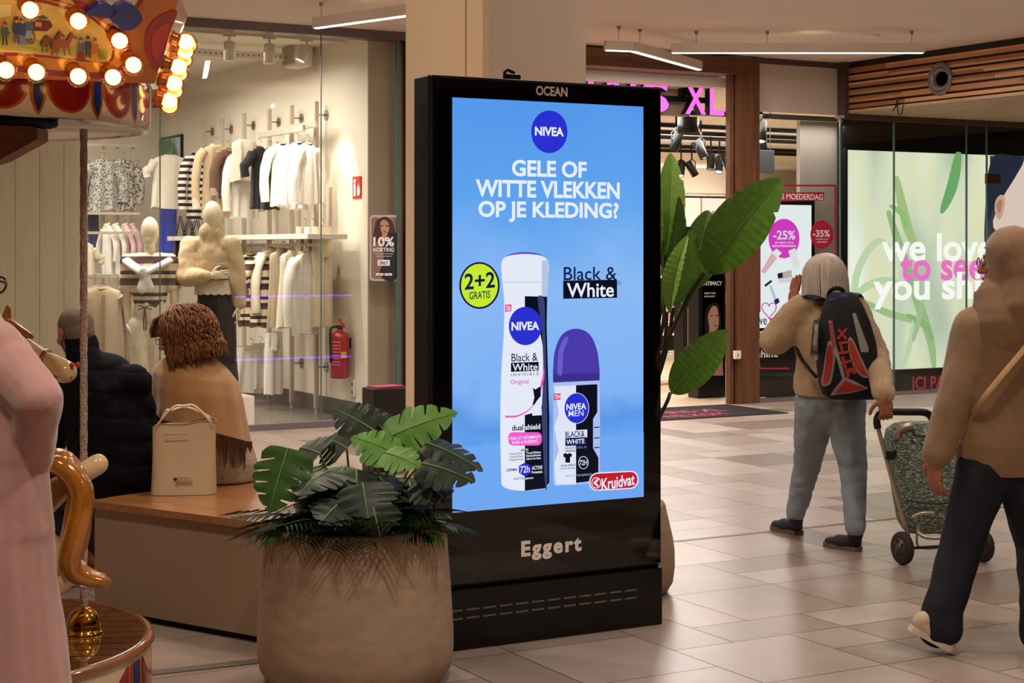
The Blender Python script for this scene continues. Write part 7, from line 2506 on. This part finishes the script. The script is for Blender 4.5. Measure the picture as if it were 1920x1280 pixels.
m.tube(smooth_line([V(1722, 985, .0), V(1724, 1000, -.06), V(1745, 1008, -.08), V(1790, 1004, -.08), V(1830, 985, -.02)], 4), .011, 8)
m.tube(smooth_line([V(1722, 985, 0), V(1722, 1025, 0), V(1770, 1026, 0)], 4), .006, 8); m.tube(smooth_line([V(1818, 968, .02), V(1838, 968, -.02), V(1850, 985, -.04), V(1846, 992, -.03)], 4), .012, 8)
m.build('frame', tr_o)
m = MB(BLR); m.tube(smooth_line([V(1646, 803), V(1644, 788), V(1650, 776), V(1665, 772, -.01), V(1700, 772, .0), V(1733, 773, .02), V(1746, 782, .04), V(1753, 800, .05)], 5), .019, 12); m.build('handle', tr_o)
m = MB(BLR); m.box(V(1668, 852), (.045, .05, .05), rz=-YAW, bev=.008); m.tube([V(1668, 852, .0), V(1684, 846, .06)], .014, 8); m.build('clamp', tr_o)
ax = (RGT * .93 + FWD * .36).normalized()
for (x, y, dd) in ((1692, 1028, -.03), (1842, 1020, .04)):
    c = P(x, y, d0 + dd); c.z = .084
    R = Matrix.Translation(c) @ ax.to_track_quat('Z', 'Y').to_matrix().to_4x4()
    m = MB(mat('tyre_brown', '#2b2420', .7)); m.M = R; m.lathe([(.058, -.02), (.078, -.018), (.084, -.008), (.084, .008), (.078, .018), (.058, .02)], n=40); m.M = Matrix.Identity(4); wo = m.build('wheel', tr_o)
    m = MB(mat('hub_dark', '#4a3c33', .4)); m.M = R; m.lathe([(.012, -.034), (.02, -.032), (.022, -.022), (.054, -.021), (.054, .021), (.022, .022), (.02, .032), (.012, .034)], n=28)
    for k in range(5):
        a = 2 * PI * k / 5
        for zz in (-.0215, .0215):
            m.use(BLR).ell((.037 * math.cos(a), .037 * math.sin(a), zz), (.011, .011, .002), n=12, m=6)
    m.build('hub', wo)
m = MB(BLR); m.tube([P(1692, 1028, d0 - .03) * 1.0, P(1842, 1020, d0 + .04)], .008, 8)
for i, v in enumerate(m.v):
    pass
m.build('axle', tr_o)

# ---- hooded walker
d0 = 6.72
V = lambda px, py, dy=0.0: P(px, py, d0 + dy)
J = dict(pel=V(1885, 855, .05), waist=V(1882, 760, .05), chest=V(1880, 660, .05), neck=V(1886, 570, .05), shL=V(1826, 615, .03), shR=V(1950, 612, .05), elL=V(1797, 735, .0), wrL=V(1752, 862, -.02),
         elR=V(1985, 735, .05), wrR=V(1990, 850, .15), hipL=V(1845, 880, .03), hipR=V(1922, 880, .05), knL=V(1800, 1030, .02), anL=V(1752, 1178, -.04), knR=V(1948, 1030, .10), anR=V(1956, 1190, -.10))
b = MB(SKIN2)
b.cap_(J['pel'], .15, J['waist'], .13, sq=.75, side=FWD); b.cap_(J['waist'], .13, J['chest'], .15, sq=.72, side=FWD); b.cap_(J['chest'], .11, J['neck'], .052); b.cap_(J['shL'], .05, J['shR'], .05)
for s_ in 'LR':
    arm(b, J['sh' + s_], J['el' + s_], J['wr' + s_])
leg(b, J['hipL'], J['knL'], J['anL'], None, foot=False); leg(b, J['hipR'], J['knR'], J['anR'], None, foot=False)
fdir = FWD * .5 - RGT * .86
w2, HM = person('person in a brown hooded coat and dark flared trousers striding past in the front', 'person', FL(1850, 1225), b, skin=SKIN2,
                hands=[lambda hb: hand_shape(hb, J['wrL'], V(1748, 905) - J['wrL'] + RGT * .01, RGT * .8 + FWD * .5, FWD - RGT * .3, .38, 1.05), lambda hb: hand_shape(hb, J['wrR'], -UP + FWD * .2, -RGT, FWD, .4)],
                head=(V(1888, 492, .03), fdir, UP))
CO = mat('coat_brown', '#8a6a4c', .9, noise_amt=.06, noise_scale=40, bump=.15, bump_scale=260, sheen=.3)
m = MB(CO)
m.cap_(V(1885, 830, .05), .215, J['waist'], .20, sq=.78, side=FWD); m.cap_(J['waist'], .20, J['chest'], .185, sq=.76, side=FWD); m.cap_(J['chest'], .175, V(1886, 600, .05), .11, sq=.8, side=FWD); m.cap_(J['shL'], .08, J['shR'], .08)
arm(m, J['shL'], J['elL'], V(1757, 850, -.02), 0, (.085, .08, .062)); arm(m, J['shR'], J['elR'], J['wrR'], 0, (.085, .08, .062))
q = m.remesh(.009, 3); rumple(q, .008, 11, (1, 1, .5))
zc = V(1885, 890).z
for i, v in enumerate(q.v):
    if v.z < zc:
        q.v[i] = Vector((v.x, v.y, zc + (v.z - zc) * .08))
q.build('coat', w2, fix=False)
m = MB(CO); m.M = HM
m.cap_((0, -.022, .042), .112, (0, -.05, -.06), .116); m.cap_((0, -.05, -.06), .116, (0, -.065, -.17), .14, sq=.85, side=(0, 1, 0)); m.M = Matrix.Identity(4)
m.cap_(V(1850, 580, .02), .06, V(1930, 580, .02), .062); m.cap_(V(1886, 560, .02), .13, V(1892, 605, .0), .15, sq=.8, side=FWD)
q = m.remesh(.008, 16)
Hi = HM.inverted()
# open the hood at the face
keep = [i for i, f in enumerate(q.f) if not ((lambda c: c.y > .072 and abs(c.x) < .085 and -.12 < c.z < .11)(Hi @ (sum((q.v[j] for j in f), Vector()) / len(f))))]
q.f = [q.f[i] for i in keep]; q.mi = [q.mi[i] for i in keep]; q.sm = [q.sm[i] for i in keep]
rumple(q, .006, 8, (1, 1, 1)); q.build('hood', w2, fix=False)
gb = MB(MATS['spectacle_metal']); gb.M = HM
for sx in (-1, 1):
    gb.tube([Vector((sx * .034 + .024 * math.cos(t * PI / 8), .105, .0 + .018 * math.sin(t * PI / 8))) for t in range(17)], .0022, 6)
gb.M = Matrix.Identity(4); gb.build('spectacles', w2)
m = MB(mat('trousers_navy', '#14161f', .85, bump=.1, bump_scale=260))
m.cap_(J['hipL'], .12, J['hipR'], .12, sq=.9, side=FWD)
m.chain([J['hipL'], J['knL'], V(1768, 1140, -.03), V(1764, 1176, -.03)], [.115, .082, .078, .085]); m.chain([J['hipR'], J['knR'], J['anR'] + UP * .10, J['anR'] + UP * .02], [.12, .092, .09, .095])
q = m.remesh(.009, 3); rumple(q, .010, 14, (1, 1, .3)); q.build('trousers', w2, fix=False)
SHC = mat('shoe_beige', '#c0a890', .6); SOC = mat('sole_cream', '#cdbda8', .7)
shoe(SHC, SOC, V(1703, 1180, -.05) - UP * .0, FL(1790, 1226), V(1742, 1172, -.04), w2)
h2 = FL(1925, 1262); shoe(SHC, SOC, h2, h2 + (RGT * .85 + FWD * .3) * .26, J['anR'], w2)
sb_ = thing('crossbody_bag', 'tan shoulder strap and bag slung across the brown hooded coat', 'bag', V(1985, 870, .2))
m = MB(mat('strap_tan', '#a8824e', .5)); m.tube(smooth_line([V(1968, 585, .02), V(1952, 610, -.13), V(1920, 655, -.155), V(1870, 715, -.165), V(1838, 756, -.13), V(1812, 800, .05), V(1840, 830, .26)], 6), .016, 8, flat=.3); m.build('strap', sb_)
c = V(1850, 850, .32); m = MB(mat('bag_tan', '#8d6a3e', .5)); m.box(c, (.26, .09, .2), rz=-YAW, bev=.02); m.build('pouch', sb_)

# ---- person in the pink coat at the carousel
d0 = 4.2
V = lambda px, py, dy=0.0: P(px - 16, py, d0 + dy)
J = dict(pel=V(-15, 985, .05), waist=V(-25, 860, .05), chest=V(-35, 720, .05), neck=V(-42, 610, .05), shL=V(-120, 655, .1), shR=V(6, 658, .0), elL=V(-160, 800, .15), wrL=V(-120, 880, .35), elR=V(82, 750, -.06), wrR=V(80, 866, .05),
         hipL=V(-60, 1020, .08), hipR=V(30, 1020, .03), knL=V(-60, 1330, .1), knR=V(35, 1330, .05), anL=V(-65, 1610, .1), anR=V(40, 1610, .05))
b = MB(SKIN)
b.cap_(J['pel'], .15, J['waist'], .125, sq=.75, side=FWD); b.cap_(J['waist'], .125, J['chest'], .145, sq=.72, side=FWD); b.cap_(J['chest'], .11, J['neck'], .05); b.cap_(J['shL'], .05, J['shR'], .05)
for s_ in 'LR':
    arm(b, J['sh' + s_], J['el' + s_], J['wr' + s_]); leg(b, J['hip' + s_], J['kn' + s_], J['an' + s_], None, foot=False)
fdir = FWD * .6 + RGT * .45 - UP * .15
w3, HM = person('person in a long dusty pink coat standing with their back turned by the carousel', 'person', (J['pel'].x, J['pel'].y, 0), b, skin=SKIN,
                hands=[lambda hb: hand_shape(hb, J['wrR'], -UP * .9 - RGT * .1, -RGT, FWD, .5), lambda hb: hand_shape(hb, J['wrL'], FWD - UP * .3, RGT, UP, .5)], head=(V(-66, 520, .05), fdir, UP))
m = MB(mat('coat_pink', '#aa7f75', .9, sheen=.4, noise_amt=.04, noise_scale=30, bump=.1, bump_scale=300))
m.cap_(V(-25, 860, .05), .175, J['chest'], .175, sq=.78, side=FWD); m.cap_(J['chest'], .165, V(-42, 625, .05), .09, sq=.85, side=FWD); m.cap_(J['shL'], .08, J['shR'], .08)
m.cap_(V(-20, 1000, .05), .19, V(-25, 860, .05), .17, sq=.78, side=FWD); m.cap_(V(-10, 1350, .05), .225, V(-20, 1000, .05), .185, sq=.8, side=FWD)
arm(m, J['shR'], J['elR'], V(80, 852, .04), 0, (.074, .066, .05)); arm(m, J['shL'], J['elL'], J['wrL'], 0, (.085, .08, .06))
m.cap_(V(86, 740, -.06), .045, V(100, 740, -.06), .026); m.cap_(V(84, 768, -.06), .04, V(96, 772, -.06), .026)
q = m.remesh(.008, 3); rumple(q, .016, 10, (1, 1, .22)); q.build('coat', w3, fix=False)
m = MB(mat('hair_dark', '#1d1512', .5, noise_amt=.3, noise_scale=60)); m.M = HM
m.ell((0, -.024, .035), (.088, .106, .095)); m.ell((0, -.075, -.04), (.085, .065, .09)); m.M = Matrix.Identity(4)
q = m.remesh(.006, 3); strands(q, HM, 160, rng, .14, .005, .2, .012, out=.015); q.build('hair', w3, fix=False)
gb = MB(mat('spectacle_black', '#0d0c0c', .3)); gb.M = HM
for sx in (-1, 1):
    gb.tube([Vector((sx * .036 + .027 * math.cos(t * PI / 8), .106, .0 + .021 * math.sin(t * PI / 8))) for t in range(17)], .003, 6)
    gb.tube([Vector((sx * .06, .104, .006)), Vector((sx * .083, .0, .012))], .003, 6)
gb.M = Matrix.Identity(4); gb.build('spectacles', w3)
m = MB(MATS['trousers_charcoal'])
for s_ in 'LR':
    m.chain([J['hip' + s_], J['kn' + s_], J['an' + s_] + UP * .03], [.085, .07, .06])
m.remesh(.01, 3).build('trousers', w3, fix=False)
for s_ in 'LR':
    a = J['an' + s_]; h3 = Vector((a.x, a.y, 0)) - FWD * .05
    shoe(SHB, SOL, h3, h3 + FWD * .25, Vector((a.x, a.y, .09)), w3)
# ---------------------------------------------------------------- tidy up
bpy.data.scenes.remove(TMP)
